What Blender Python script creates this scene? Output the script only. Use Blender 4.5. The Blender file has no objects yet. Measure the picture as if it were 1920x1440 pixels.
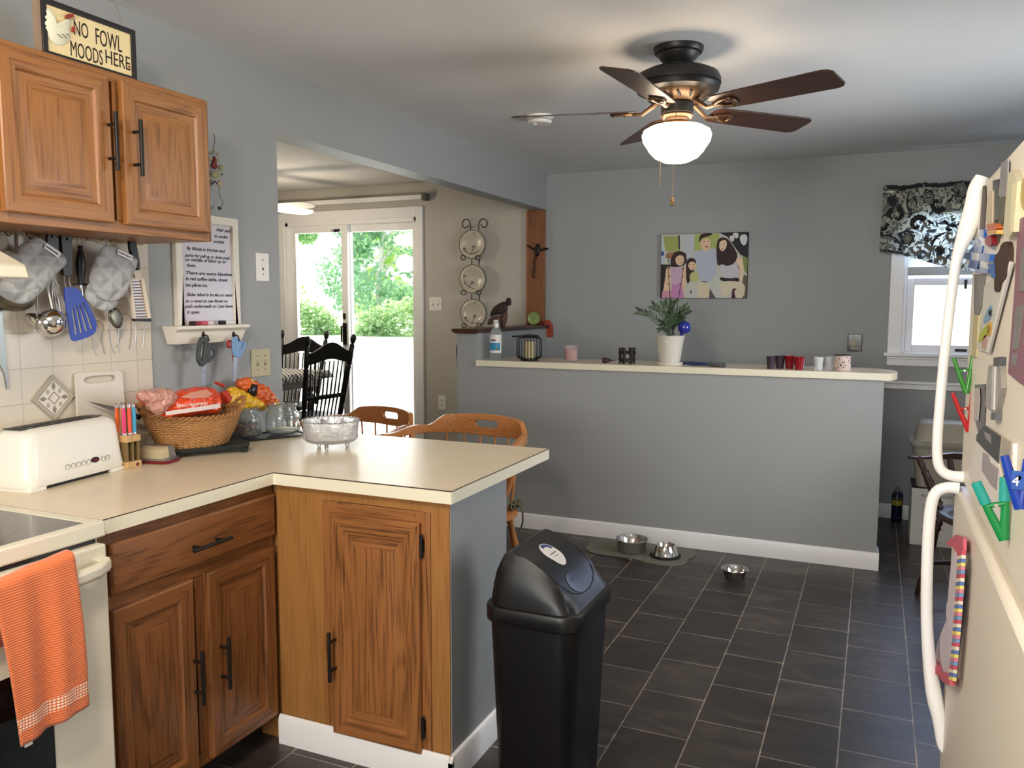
import bpy, bmesh, math, random
from mathutils import Vector, Matrix
PI = math.pi
S = bpy.context.scene
COL = S.collection
random.seed(7)
V = Vector
# ------------------------------------------------------------------ camera
CAMH = 1.455
FPX, PITCH, YAW, ROLL = 1538.0, 0.0971, 0.4161, 0.0022
def _basis():
    cy, sy = math.cos(YAW), math.sin(YAW)
    fw, rt, up = V((-sy, cy, 0)), V((cy, sy, 0)), V((0, 0, 1))
    c, s = math.cos(PITCH), math.sin(PITCH)
    f2, u2 = fw*c-up*s, up*c+fw*s
    c, s = math.cos(ROLL), math.sin(ROLL)
    return rt*c+u2*s, -rt*s+u2*c, f2
RT, UP, FW = _basis()
CAM = V((0, 0, CAMH))
def P(ax, val, x, y):
    """point of the plane axis=val seen at photo coordinate x, y (used to measure the room)"""
    d = RT*((x-960)/FPX) - UP*((y-720)/FPX) + FW
    return CAM + d*((val-CAM[ax])/d[ax])
cam = bpy.data.cameras.new('camera'); camo = bpy.data.objects.new('camera', cam); COL.objects.link(camo)
m = Matrix.Identity(4)
for i in range(3):
    m[i][0], m[i][1], m[i][2], m[i][3] = RT[i], UP[i], -FW[i], CAM[i]
camo.matrix_world = m
cam.sensor_width = 36; cam.lens = 36*FPX/1920; cam.clip_start = 0.02; cam.clip_end = 300
S.camera = camo
S.view_settings.view_transform = 'Standard'; S.view_settings.look = 'None'
S.view_settings.exposure = .12; S.view_settings.gamma = 1; S.view_settings.use_curve_mapping = False
# ------------------------------------------------------------------ materials
def srgb(r, g, b):
    return tuple(((c/255)/12.92 if c/255 <= .04045 else ((c/255+.055)/1.055)**2.4) for c in (r, g, b))
MATS = {}
def mat(name, col, rough=.5, metal=0., bump=0., bscale=60., spec=None, trans=0., emis=None, estr=0., var=0., vscale=8., coat=0., ior=None, alpha=None, detail=3., sheen=0., tw=0.):
    if name in MATS: return MATS[name]
    M = bpy.data.materials.new(name); M.use_nodes = True
    nt = M.node_tree; b = nt.nodes['Principled BSDF']
    b.inputs['Base Color'].default_value = (*col, 1); b.inputs['Roughness'].default_value = rough
    b.inputs['Metallic'].default_value = metal
    if spec is not None: b.inputs['Specular IOR Level'].default_value = spec
    if trans: b.inputs['Transmission Weight'].default_value = trans
    if ior: b.inputs['IOR'].default_value = ior
    if coat: b.inputs['Coat Weight'].default_value = coat
    if sheen: b.inputs['Sheen Weight'].default_value = sheen
    if emis: b.inputs['Emission Color'].default_value = (*emis, 1); b.inputs['Emission Strength'].default_value = estr
    if alpha is not None: b.inputs['Alpha'].default_value = alpha
    tc = nt.nodes.new('ShaderNodeTexCoord')
    n = nt.nodes.new('ShaderNodeTexNoise'); n.inputs['Scale'].default_value = vscale if var else bscale
    n.inputs['Detail'].default_value = detail
    nt.links.new(tc.outputs['Object'], n.inputs['Vector'])
    if var:
        mx = nt.nodes.new('ShaderNodeMix'); mx.data_type = 'RGBA'
        mx.inputs[6].default_value = (*[c*(1-var) for c in col], 1)
        mx.inputs[7].default_value = (*[min(1, c*(1+var)) for c in col], 1)
        nt.links.new(n.outputs['Fac'], mx.inputs[0]); nt.links.new(mx.outputs[2], b.inputs['Base Color'])
    if bump:
        nb = nt.nodes.new('ShaderNodeTexNoise'); nb.inputs['Scale'].default_value = bscale; nb.inputs['Detail'].default_value = detail
        nt.links.new(tc.outputs['Object'], nb.inputs['Vector'])
        bp = nt.nodes.new('ShaderNodeBump'); bp.inputs['Strength'].default_value = bump; bp.inputs['Distance'].default_value = .004
        nt.links.new(nb.outputs['Fac'], bp.inputs['Height']); nt.links.new(bp.outputs['Normal'], b.inputs['Normal'])
    MATS[name] = M
    return M
def ramp(nt, src, stops):
    r = nt.nodes.new('ShaderNodeValToRGB'); e = r.color_ramp.elements
    while len(e) < len(stops): e.new(.5)
    for k, (p, c) in enumerate(stops): e[k].position = p; e[k].color = (*c, 1)
    nt.links.new(src, r.inputs['Fac']); return r
def oak(name, axis, c0, c1, rough=.38, fine=1., cath=1.):
    """open-grained wood; axis = grain direction 0/1/2 in object space"""
    if name in MATS: return MATS[name]
    M = bpy.data.materials.new(name); M.use_nodes = True
    nt = M.node_tree; b = nt.nodes['Principled BSDF']; N = nt.nodes.new; L = nt.links.new
    tc = N('ShaderNodeTexCoord'); oi = N('ShaderNodeObjectInfo')
    off = N('ShaderNodeVectorMath'); off.operation = 'MULTIPLY_ADD'
    cmb = N('ShaderNodeCombineXYZ')
    for k in range(3): L(oi.outputs['Random'], cmb.inputs[k])
    off.inputs[1].default_value = (9, 7, 5); L(cmb.outputs[0], off.inputs[0]); L(tc.outputs['Object'], off.inputs[2])
    def mp(a, g):
        mm = N('ShaderNodeMapping'); s = [a]*3; s[axis] = g; mm.inputs['Scale'].default_value = s
        L(off.outputs[0], mm.inputs['Vector']); return mm
    n1 = N('ShaderNodeTexNoise'); n1.inputs['Scale'].default_value = 1; n1.inputs['Detail'].default_value = 5
    L(mp(230*fine, 5).outputs[0], n1.inputs['Vector']); n1.inputs['Roughness'].default_value = .62
    m2 = mp(9*fine, .75)
    n2 = N('ShaderNodeTexNoise'); n2.inputs['Scale'].default_value = 1; n2.inputs['Detail'].default_value = 2; n2.inputs['Distortion'].default_value = .6
    L(m2.outputs[0], n2.inputs['Vector'])
    mul = N('ShaderNodeMath'); mul.operation = 'MULTIPLY'; mul.inputs[1].default_value = 58*cath; L(n2.outputs['Fac'], mul.inputs[0])
    sn = N('ShaderNodeMath'); sn.operation = 'SINE'; L(mul.outputs[0], sn.inputs[0])
    ad = N('ShaderNodeMath'); ad.operation = 'MULTIPLY_ADD'; ad.inputs[1].default_value = .075; L(sn.outputs[0], ad.inputs[0]); L(n1.outputs['Fac'], ad.inputs[2])
    mid = tuple((p*.62+q*.38) for p, q in zip(c0, c1))
    r = ramp(nt, ad.outputs[0], [(.27, c1), (.42, mid), (.52, c0), (.85, tuple(min(1, x*1.15) for x in c0))])
    L(r.outputs['Color'], b.inputs['Base Color'])
    bp = N('ShaderNodeBump'); bp.inputs['Strength'].default_value = .12; bp.inputs['Distance'].default_value = .002
    L(ad.outputs[0], bp.inputs['Height']); L(bp.outputs['Normal'], b.inputs['Normal'])
    b.inputs['Roughness'].default_value = rough
    MATS[name] = M; return M
# palette
wallm = mat('wall_paint', srgb(158, 161, 161), .55, bump=.12, bscale=90)
wallw = mat('dining_paint', srgb(186, 182, 172), .6, bump=.12, bscale=90)
ceilm = mat('ceiling_paint', srgb(222, 222, 220), .8, bump=.5, bscale=70, detail=6)
ceilt = mat('textured_ceiling', srgb(200, 196, 190), .8, bump=1., bscale=45, detail=6)
trimw = mat('white_trim', srgb(240, 240, 240), .35)
lam = mat('cream_laminate', srgb(228, 214, 188), .27, spec=.35, var=.05, vscale=5)
lamedge = mat('laminate_edge', srgb(236, 230, 206), .35)
lamdark = mat('laminate_seam', srgb(70, 52, 36), .6)
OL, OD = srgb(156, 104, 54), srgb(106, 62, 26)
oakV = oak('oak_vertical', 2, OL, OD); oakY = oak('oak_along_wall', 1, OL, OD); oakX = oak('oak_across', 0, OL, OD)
DL, DD = srgb(134, 86, 48), srgb(64, 37, 19)  # same oak darkened: the shade on the base cabinets is in the colour
doakV = oak('shaded_oak_vertical', 2, DL, DD); doakY = oak('shaded_oak_along_wall', 1, DL, DD); doakX = oak('base_oak_across', 0, srgb(150, 98, 54), srgb(76, 43, 20))
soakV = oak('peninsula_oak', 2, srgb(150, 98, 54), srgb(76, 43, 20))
ply = oak('veneer_panel', 2, srgb(160, 112, 60), srgb(138, 92, 46), fine=.5, cath=.5)
maple = oak('chair_maple', 0, srgb(196, 132, 78), srgb(166, 104, 56), .3, .6, .3)
mapleV = oak('chair_maple_vertical', 2, srgb(196, 132, 78), srgb(166, 104, 56), .3, .6, .3)
walnut = oak('dark_wood', 1, srgb(74, 44, 28), srgb(40, 22, 14), .35)
bladeM = oak('fan_blade_wood', 0, srgb(62, 34, 24), srgb(26, 14, 11), .4)
blk = mat('black_metal', srgb(30, 27, 26), .45, .4)
blkp = mat('black_plastic', srgb(13, 13, 15), .38)
blkpaint = mat('black_paint', srgb(13, 12, 12), .38)
cream = mat('appliance_cream', srgb(226, 220, 200), .3)
whitep = mat('white_plastic', srgb(238, 236, 228), .3)
whiteb = mat('bright_white', srgb(240, 240, 240), .35)
chrome = mat('chrome', (.82, .82, .82), .12, 1)
steel = mat('brushed_steel', (.62, .62, .62), .28, 1)
glass = mat('clear_glass', (.97, .99, .98), .02, trans=1, ior=1.45)
# ------------------------------------------------------------------ mesh builder
class MB:
    def __init__(s): s.v = []; s.f = []; s.m = []; s.mi = 0
    def add(s, vs, fs, mi=None):
        o = len(s.v); s.v += [V(v) for v in vs]
        for f in fs: s.f.append([o+i for i in f]); s.m.append(s.mi if mi is None else mi)
        return s
    def box(s, x0, y0, z0, x1, y1, z1, mi=None):
        x0, x1 = sorted((x0, x1)); y0, y1 = sorted((y0, y1)); z0, z1 = sorted((z0, z1))
        return s.add([(x0,y0,z0),(x1,y0,z0),(x1,y1,z0),(x0,y1,z0),(x0,y0,z1),(x1,y0,z1),(x1,y1,z1),(x0,y1,z1)],
                     [(3,2,1,0),(4,5,6,7),(0,1,5,4),(1,2,6,5),(2,3,7,6),(3,0,4,7)], mi)
    def tube(s, pts, r, n=8, mi=None, closed=False, flat=1.):
        pts = [V(p) for p in pts]; k = len(pts)
        rs = r if isinstance(r, (list, tuple)) else [r]*k
        vs = []; fs = []; up = None
        for i, p in enumerate(pts):
            a = pts[(i-1) % k] if (closed or i > 0) else p; b = pts[(i+1) % k] if (closed or i < k-1) else p
            t = (b-a).normalized() if (b-a).length > 1e-9 else V((0, 0, 1))
            if up is None:
                up = V((0, 0, 1)) if abs(t.z) < .9 else V((1, 0, 0))
            x = up.cross(t)
            if x.length < 1e-6: x = V((1, 0, 0)).cross(t)
            x.normalize(); y = t.cross(x); up = y
            for j in range(n):
                an = 2*PI*j/n; vs.append(p + x*math.cos(an)*rs[i] + y*math.sin(an)*rs[i]*flat)
        for i in range(k if closed else k-1):
            for j in range(n):
                a = i*n+j; b = i*n+(j+1) % n; i2 = (i+1) % k
                fs.append((a, b, i2*n+(j+1) % n, i2*n+j))
        if not closed: fs.append(tuple(range(n))[::-1]); fs.append(tuple((k-1)*n+j for j in range(n)))
        return s.add(vs, fs, mi)
    def cyl(s, p0, p1, r0, r1=None, n=16, mi=None): return s.tube([p0, p1], [r0, r0 if r1 is None else r1], n, mi)
    def lathe(s, prof, c=(0, 0, 0), n=32, ax=(0, 0, 1), mi=None, sx=1, sy=1, arc=None, cap=False):
        """prof: list of (r, h)"""
        c = V(c); q = V((0, 0, 1)).rotation_difference(V(ax)); vs = []; fs = []
        A = arc or 2*PI; nn = n if arc is None else n+1
        for r, h in prof:
            for j in range(nn):
                a = A*j/n; vs.append(c + q @ V((r*math.cos(a)*sx, r*math.sin(a)*sy, h)))
        for i in range(len(prof)-1):
            for j in range(n):
                j2 = (j+1) % nn
                fs.append((i*nn+j, i*nn+j2, (i+1)*nn+j2, (i+1)*nn+j))
        if prof[0][0] > 1e-6 and cap: fs.append(tuple(range(nn))[::-1])
        if prof[-1][0] > 1e-6 and cap: fs.append(tuple((len(prof)-1)*nn+j for j in range(nn)))
        return s.add(vs, fs, mi)
    def ball(s, c, r, n=12, mi=None, sc=(1, 1, 1)):
        o = len(s.v); pr = [(r*math.sin(PI*k/n), -r*math.cos(PI*k/n)) for k in range(n+1)]
        s.lathe(pr, (0, 0, 0), n*2, mi=mi)
        for i in range(o, len(s.v)):
            p = s.v[i]; s.v[i] = V(c) + V((p.x*sc[0], p.y*sc[1], p.z*sc[2]))
        return s
    def shape(s, outer, fn, t0, t1, holes=(), mi=None):
        """flat outline (2d, optional holes) mapped by fn(a, b, t), t0..t1 thick"""
        bm = bmesh.new()
        for lp in [outer]+list(holes):
            vv = [bm.verts.new((p[0], p[1], 0)) for p in lp]
            for i in range(len(vv)): bm.edges.new((vv[i], vv[(i+1) % len(vv)]))
        bmesh.ops.triangle_fill(bm, use_beauty=True, edges=bm.edges[:])
        bm.verts.index_update()
        nv = len(bm.verts); vs = [fn(v.co.x, v.co.y, t0) for v in bm.verts]+[fn(v.co.x, v.co.y, t1) for v in bm.verts]
        fs = []
        for f in bm.faces:
            ids = [v.index for v in f.verts]; fs.append([i+nv for i in ids]); fs.append(ids[::-1])
        for e in bm.edges:
            if len(e.link_faces) == 1:
                a, b = e.verts[0].index, e.verts[1].index; fs.append((a, b, b+nv, a+nv))
        bm.free()
        return s.add(vs, fs, mi)
    def pillow(s, outer, fn, t, rings=5, mi=None, back=True, k=.5):
        """puffed outline; fn(a, b, h)"""
        cx = sum(p[0] for p in outer)/len(outer); cy = sum(p[1] for p in outer)/len(outer); n = len(outer)
        for sg in ((1, -1) if back else (1,)):
            vs = []; fs = []
            for r in range(rings):
                u = r/rings; sc = 1-u; h = sg*t*(1-(1-u)**2)**k
                for p in outer: vs.append(fn(cx+(p[0]-cx)*sc, cy+(p[1]-cy)*sc, h))
            vs.append(fn(cx, cy, sg*t))
            for r in range(rings-1):
                for j in range(n):
                    q = (r*n+j, r*n+(j+1) % n, (r+1)*n+(j+1) % n, (r+1)*n+j); fs.append(q if sg > 0 else q[::-1])
            for j in range(n):
                q = ((rings-1)*n+j, (rings-1)*n+(j+1) % n, rings*n); fs.append(q if sg > 0 else q[::-1])
            s.add(vs, fs, mi)
        return s
    def xf(s, mtx, start=0):
        for i in range(start, len(s.v)): s.v[i] = mtx @ s.v[i]
        return s
    def build(s, name, mats, parent=None, bevel=0, sub=0, world=True, smooth=.6, solid=0, merge=True, keep=False):
        me = bpy.data.meshes.new(name)
        o = bpy.data.objects.new(name, me); COL.objects.link(o)
        org = V((0, 0, 0))
        if parent is not None:
            o.parent = parent
            if world:
                org = wloc(parent)
        elif not keep:
            xs = [v.x for v in s.v]; ys = [v.y for v in s.v]; zs = [v.z for v in s.v]
            org = V(((min(xs)+max(xs))/2, (min(ys)+max(ys))/2, min(zs))); o.location = org
        me.from_pydata([v-org for v in s.v], [], s.f)
        for mm in (mats if isinstance(mats, (list, tuple)) else [mats]): me.materials.append(mm)
        me.polygons.foreach_set('material_index', s.m)
        bm = bmesh.new(); bm.from_mesh(me)
        if merge: bmesh.ops.remove_doubles(bm, verts=bm.verts[:], dist=1e-5)
        bmesh.ops.recalc_face_normals(bm, faces=bm.faces[:])
        bm.to_mesh(me); bm.free()
        me.polygons.foreach_set('use_smooth', [True]*len(me.polygons))
        try: me.set_sharp_from_angle(angle=smooth)
        except Exception: pass
        if solid:
            md = o.modifiers.new('solid', 'SOLIDIFY'); md.thickness = solid; md.offset = 0
        if bevel:
            md = o.modifiers.new('bevel', 'BEVEL'); md.width = bevel; md.segments = 2; md.limit_method = 'ANGLE'; md.harden_normals = False
        if sub:
            md = o.modifiers.new('sub', 'SUBSURF'); md.levels = sub; md.render_levels = sub
        return o
def crumple(o, strength, size, lv=2, kind='CLOUDS'):
    md = o.modifiers.new('sub', 'SUBSURF'); md.levels = lv; md.render_levels = lv
    key = 'tex%s%g' % (kind, size)
    tx = bpy.data.textures.get(key) or bpy.data.textures.new(key, kind); tx.noise_scale = size
    if kind == 'VORONOI': tx.noise_intensity = 1.2
    dm = o.modifiers.new('crumple', 'DISPLACE'); dm.texture = tx; dm.strength = strength; dm.mid_level = .45
    return o
def wloc(o):
    l = V(o.location)
    while o.parent is not None: o = o.parent; l = l + V(o.location)
    return l
def B(): return MB()
def box(name, a, b, m_, parent=None, bevel=.002, **k):
    return MB().box(*a, *b).build(name, m_, parent, bevel=bevel, **k)
def tag(o, label, cat, group=None, kind=None):
    if label: o['label'] = label
    if cat: o['category'] = cat
    if group: o['group'] = group
    if kind: o['kind'] = kind
    return o
def thing(name, label, cat, loc=(0, 0, 0), rz=0, group=None):
    o = bpy.data.objects.new(name, None); COL.objects.link(o); o.location = loc; o.rotation_euler = (0, 0, rz); o.empty_display_size = .05
    return tag(o, label, cat, group)
def st(o): o['kind'] = 'structure'; return o
def dup(root, loc, rz=None, label=None, group=None, sc=None):
    r = root.copy(); COL.objects.link(r); r.location = loc
    if rz is not None: r.rotation_euler = (0, 0, rz)
    if label: r['label'] = label
    if group: r['group'] = group
    if sc: r.scale = (sc, sc, sc)
    def rec(src, dst):
        for ch in [c for c in src.children]:
            c = ch.copy(); COL.objects.link(c); c.parent = dst; rec(ch, c)
    rec(root, r)
    return r
def text(body, size, org, xd, ud, m_, parent=None, name='lettering', ext=.0004, shear=0., align='LEFT', bold=0., width=None):
    """font outline turned into mesh; org world, xd = reading direction, ud = up"""
    cu = bpy.data.curves.new('t', 'FONT'); cu.body = body; cu.size = size; cu.extrude = ext; cu.shear = shear; cu.align_x = align; cu.offset = bold
    cu.resolution_u = 3
    to = bpy.data.objects.new('t', cu); COL.objects.link(to)
    bpy.context.view_layer.update()
    me = bpy.data.meshes.new_from_object(to.evaluated_get(bpy.context.evaluated_depsgraph_get()))
    bpy.data.objects.remove(to)
    xd = V(xd).normalized(); ud = V(ud).normalized(); nd = xd.cross(ud)
    sx = 1.
    if width:
        w = max(v.co.x for v in me.vertices)-min(v.co.x for v in me.vertices); sx = width/max(w, 1e-5)
    mb = MB(); org = V(org)
    mb.add([org + xd*v.co.x*sx + ud*v.co.y + nd*v.co.z for v in me.vertices], [list(p.vertices) for p in me.polygons])
    bpy.data.meshes.remove(me)
    if parent == 'mb': return mb
    return mb.build(name, m_, parent, merge=False)
def px_(ax, val):                       # outline in photo coordinates laid on the plane axis=val, t moves along the axis
    def fn(a, b, t):
        p = P(ax, val, a, b); p[ax] += t; return p
    return fn
def ell(cx, cy, rx, ry, n=24, a0=0):
    return [(cx+rx*math.cos(2*PI*k/n+a0), cy+ry*math.sin(2*PI*k/n+a0)) for k in range(n)]
def smoothpoly(pts, it=2):
    for _ in range(it):
        q = []
        for i in range(len(pts)):
            a, b = pts[i], pts[(i+1) % len(pts)]
            q += [tuple(a[k]*.75+b[k]*.25 for k in range(len(a))), tuple(a[k]*.25+b[k]*.75 for k in range(len(a)))]
        pts = q
    return pts
def smoothline(pts, it=2):
    for _ in range(it):
        q = [pts[0]]
        for i in range(len(pts)-1):
            a, b = pts[i], pts[i+1]
            q += [tuple(a[k]*.75+b[k]*.25 for k in range(len(a))), tuple(a[k]*.25+b[k]*.75 for k in range(len(a)))]
        q.append(pts[-1]); pts = q
    return pts
XL, YF, ZC = -2.40, 6.10, 2.464
# ------------------------------------------------------------------ setting
def floor_mat():
    M = bpy.data.materials.new('slate_tile_floor'); M.use_nodes = True
    nt = M.node_tree; b = nt.nodes['Principled BSDF']; N = nt.nodes.new; L = nt.links.new
    tc = N('ShaderNodeTexCoord'); sp = N('ShaderNodeSeparateXYZ'); L(tc.outputs['Object'], sp.inputs[0])
    W, H_ = .3008, .2325
    a1 = N('ShaderNodeMath'); a1.inputs[1].default_value = -2.6375+W/2+W*40; L(sp.outputs['Y'], a1.inputs[0])
    a2 = N('ShaderNodeMath'); a2.inputs[1].default_value = .752+H_*40; L(sp.outputs['X'], a2.inputs[0])
    cb = N('ShaderNodeCombineXYZ'); L(a1.outputs[0], cb.inputs['X']); L(a2.outputs[0], cb.inputs['Y'])
    br = N('ShaderNodeTexBrick'); br.offset = .5; br.offset_frequency = 2; br.squash = 1
    for k, v in (('Scale', 1), ('Mortar Size', .0028), ('Mortar Smooth', .4), ('Bias', 0), ('Brick Width', W), ('Row Height', H_)): br.inputs[k].default_value = v
    br.inputs['Color1'].default_value = (*srgb(50, 44, 41), 1); br.inputs['Color2'].default_value = (*srgb(68, 61, 57), 1)
    br.inputs['Mortar'].default_value = (*srgb(142, 133, 121), 1)
    L(cb.outputs[0], br.inputs['Vector'])
    mp = N('ShaderNodeMapping'); mp.inputs['Scale'].default_value = (2.2, 5, 1); mp.inputs['Rotation'].default_value = (0, 0, .5); L(tc.outputs['Object'], mp.inputs['Vector'])
    n = N('ShaderNodeTexNoise'); n.inputs['Scale'].default_value = 1.6; n.inputs['Detail'].default_value = 8; n.inputs['Distortion'].default_value = 1.4; L(mp.outputs[0], n.inputs['Vector'])
    r = ramp(nt, n.outputs['Fac'], [(.3, (.55, .55, .56)), (.52, (1, 1, 1)), (.70, (1.75, 1.62, 1.5))])
    mx = N('ShaderNodeMix'); mx.data_type = 'RGBA'; mx.blend_type = 'MULTIPLY'; mx.inputs[0].default_value = .9
    L(br.outputs['Color'], mx.inputs[6]); L(r.outputs['Color'], mx.inputs[7]); L(mx.outputs[2], b.inputs['Base Color'])
    b.inputs['Roughness'].default_value = .38; b.inputs['Specular IOR Level'].default_value = .45
    ad = N('ShaderNodeMath'); ad.operation = 'MULTIPLY_ADD'; ad.inputs[1].default_value = -.7; L(br.outputs['Fac'], ad.inputs[0]); L(n.outputs['Fac'], ad.inputs[2])
    bp = N('ShaderNodeBump'); bp.inputs['Strength'].default_value = .25; bp.inputs['Distance'].default_value = .004; L(ad.outputs[0], bp.inputs['Height']); L(bp.outputs['Normal'], b.inputs['Normal'])
    return M
def splash_mat():
    M = bpy.data.materials.new('wall_tile'); M.use_nodes = True
    nt = M.node_tree; b = nt.nodes['Principled BSDF']; N = nt.nodes.new; L = nt.links.new
    tc = N('ShaderNodeTexCoord'); sp = N('ShaderNodeSeparateXYZ'); L(tc.outputs['Object'], sp.inputs[0])
    T = .109
    a1 = N('ShaderNodeMath'); a1.inputs[1].default_value = -P(0, XL+.01, 257, 640).y+T*40; L(sp.outputs['Y'], a1.inputs[0])
    a2 = N('ShaderNodeMath'); a2.inputs[1].default_value = -P(0, XL+.01, 200, 680).z+T*40; L(sp.outputs['Z'], a2.inputs[0])
    cb = N('ShaderNodeCombineXYZ'); L(a1.outputs[0], cb.inputs['X']); L(a2.outputs[0], cb.inputs['Y'])
    br = N('ShaderNodeTexBrick'); br.offset = 0; br.squash = 1
    for k, v in (('Scale', 1), ('Mortar Size', .0018), ('Mortar Smooth', .3), ('Bias', 0), ('Brick Width', T), ('Row Height', T)): br.inputs[k].default_value = v
    br.inputs['Color1'].default_value = (*srgb(214, 204, 186), 1); br.inputs['Color2'].default_value = (*srgb(220, 211, 195), 1)
    br.inputs['Mortar'].default_value = (*srgb(196, 190, 178), 1); L(cb.outputs[0], br.inputs['Vector'])
    L(br.outputs['Color'], b.inputs['Base Color']); b.inputs['Roughness'].default_value = .22
    inv = N('ShaderNodeMath'); inv.operation = 'SUBTRACT'; inv.inputs[0].default_value = 1; L(br.outputs['Fac'], inv.inputs[1])
    bp = N('ShaderNodeBump'); bp.inputs['Strength'].default_value = .5; bp.inputs['Distance'].default_value = .003; L(inv.outputs[0], bp.inputs['Height']); L(bp.outputs['Normal'], b.inputs['Normal'])
    return M
def sbox(name, boxes, m_, bevel=0):
    b = MB()
    for q in boxes: b.box(*q)
    return st(b.build(name, m_, None, bevel=bevel, keep=True, merge=False))
FZ = .16                                  # dining room floor is one step up
floorm = floor_mat()
sbox('floor', [(-3.1, -1.9, -.1, 1.45, YF, 0)], floorm)
sbox('floor_dining', [(-6.6, 1.9, -.1, -3.1, YF, FZ)], floorm)
sbox('ceiling', [(-2.53, -2.05, ZC, 1.6, YF+.3, ZC+.2)], ceilm)
sbox('ceiling_dining', [(-6.75, 1.75, ZC+.0, -2.53, YF+.3, ZC+.2)], ceilt)
OPY, BMZ = P(0, XL, 524, 500).y, 2.192
KX0, KX1 = -2.537, -2.390
sbox('wall_left', [(XL-.13, -1.9, 0, XL, OPY, ZC), (XL-.13, OPY, BMZ, XL, YF, ZC)], wallm)
HY = 4.838
SLX0, SLX1, SLZ1 = -4.96, P(1, YF, 783, 600).x, 2.185
WX0, WX1, WZ0, WZ1 = P(1, YF, 1690, 640).x, .98, P(1, YF, 1700, 662).z, 2.09
t = .15
sbox('wall_far', [(KX0, YF, 0, WX0, YF+t, ZC), (WX0, YF, 0, WX1, YF+t, WZ0), (WX0, YF, WZ1, WX1, YF+t, ZC), (WX1, YF, 0, 1.45, YF+t, ZC)], wallm)
sbox('wall_dining_far', [(SLX1, YF, -.1, KX0, YF+t, ZC), (SLX0, YF, SLZ1, SLX1, YF+t, ZC), (SLX0, YF, -.1, SLX1, YF+t, FZ), (-6.6, YF, -.1, SLX0, YF+t, ZC)], wallw)
sbox('wall_dining_left', [(-6.75, 1.9, -.1, -6.6, YF+t, ZC)], wallw)
sbox('wall_dining_near', [(-6.75, 1.75, -.1, XL-.13, 1.9, ZC)], wallw)
sbox('wall_right', [(1.45, -1.9, 0, 1.6, 3.1, ZC), (1.45, 3.1, 0, 1.6, 4.5, .85), (1.45, 3.1, 2.1, 1.6, 4.5, ZC), (1.45, 4.5, 0, 1.6, YF+t, ZC)], wallm)
sbox('wall_back', [(-2.53, -2.05, 0, -1.5, -1.9, ZC), (-1.5, -2.05, 0, .3, -1.9, 1.0), (-1.5, -2.05, 2.15, .3, -1.9, ZC), (.3, -2.05, 0, 1.6, -1.9, ZC)], wallm)
sbox('wall_knee', [(KX0, HY, 0, KX1, YF, 1.262)], wallm)
sbox('wall_half', [(KX1, HY, 0, .056, HY+.12, 1.048)], wallm)
def baseboard(name, segs):
    """segs: (x0,y0,x1,y1,nx,ny) wall line and outward normal"""
    b = MB()
    for x0, y0, x1, y1, nx, ny in segs:
        pr = [(0, 0), (.014, 0), (.014, .082), (.009, .094), (.004, .098), (0, .098)]
        vs = [(x+nx*d, y+ny*d, z) for x, y in ((x0, y0), (x1, y1)) for d, z in pr]; n = len(pr)
        fs = [(i, (i+1) % n, n+(i+1) % n, n+i) for i in range(n)]+[tuple(range(n))[::-1], tuple(range(n, 2*n))]
        b.add(vs, fs)
    return st(b.build(name, trimw, None, keep=True, smooth=.5))
baseboard('baseboard_half_wall', [(KX0, HY, .056+.014, HY, 0, -1), (.056, HY, .056, HY+.134, 1, 0)])
baseboard('baseboard_far', [(.056, YF, 1.45, YF, 0, -1)])
baseboard('baseboard_right', [(1.45, 2.2, 1.45, YF, -1, 0)])
# chair rail on the far wall
cz = P(1, YF, 1680, 722).z
st(MB().box(.0, YF-.02, cz-.025, 1.45, YF, cz+.025).box(.0, YF-.035, cz+.012, 1.45, YF, cz+.03).build('trim_1', trimw, keep=True, bevel=.004))
# backsplash
BS = MB().box(XL, -.5, .90, XL+.008, P(0, XL, 279, 600).y, 1.70)
bso = st(BS.build('trim_2', splash_mat(), keep=True)); bso['label'] = 'cream ceramic backsplash tiles'
dy, dz = P(0, XL+.012, 100, 746).y, P(0, XL+.012, 100, 746).z
d = MB(); x0 = XL+.008
def dia(r, h, mi, hole=0):
    o = [(dy-r, dz), (dy, dz-r), (dy+r, dz), (dy, dz+r)]
    hl = [[(dy-hole, dz), (dy, dz-hole), (dy+hole, dz), (dy, dz+hole)]] if hole else []
    d.shape(o, lambda a, b, t: (x0+t, a, b), 0, h, hl, mi)
dia(.073, .006, 0); dia(.0735, .0085, 1, .066); dia(.060, .0075, 2, .057); dia(.058, .007, 3); dia(.021, .0085, 2, .018)
for k in range(4):
    a = k*PI/2
    for q, (r0, r1) in enumerate(((.024, .052),)):
        lp = [(dy+math.cos(a)*r0, dz+math.sin(a)*r0), (dy+math.cos(a+.2)*(r0+r1)/2, dz+math.sin(a+.2)*(r0+r1)/2), (dy+math.cos(a)*r1, dz+math.sin(a)*r1), (dy+math.cos(a-.2)*(r0+r1)/2, dz+math.sin(a-.2)*(r0+r1)/2)]
        d.shape(lp, lambda a_, b_, t: (x0+t, a_, b_), .004, .0082, (), 2)
    a += PI/4
    d.shape([(dy+math.cos(a)*.030+u*.006, dz+math.sin(a)*.030+w*.008) for u, w in ell(0, 0, 1, 1, 10)], lambda a_, b_, t: (x0+t, a_, b_), .004, .008, (), 1)
deco = d.build('diamond_tile', [mat('deco_ground', srgb(220, 212, 198), .25), mat('deco_rim', srgb(176, 166, 146), .3), mat('deco_line', srgb(140, 128, 112), .4), mat('deco_in', srgb(226, 220, 208), .25)], bso)
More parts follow.
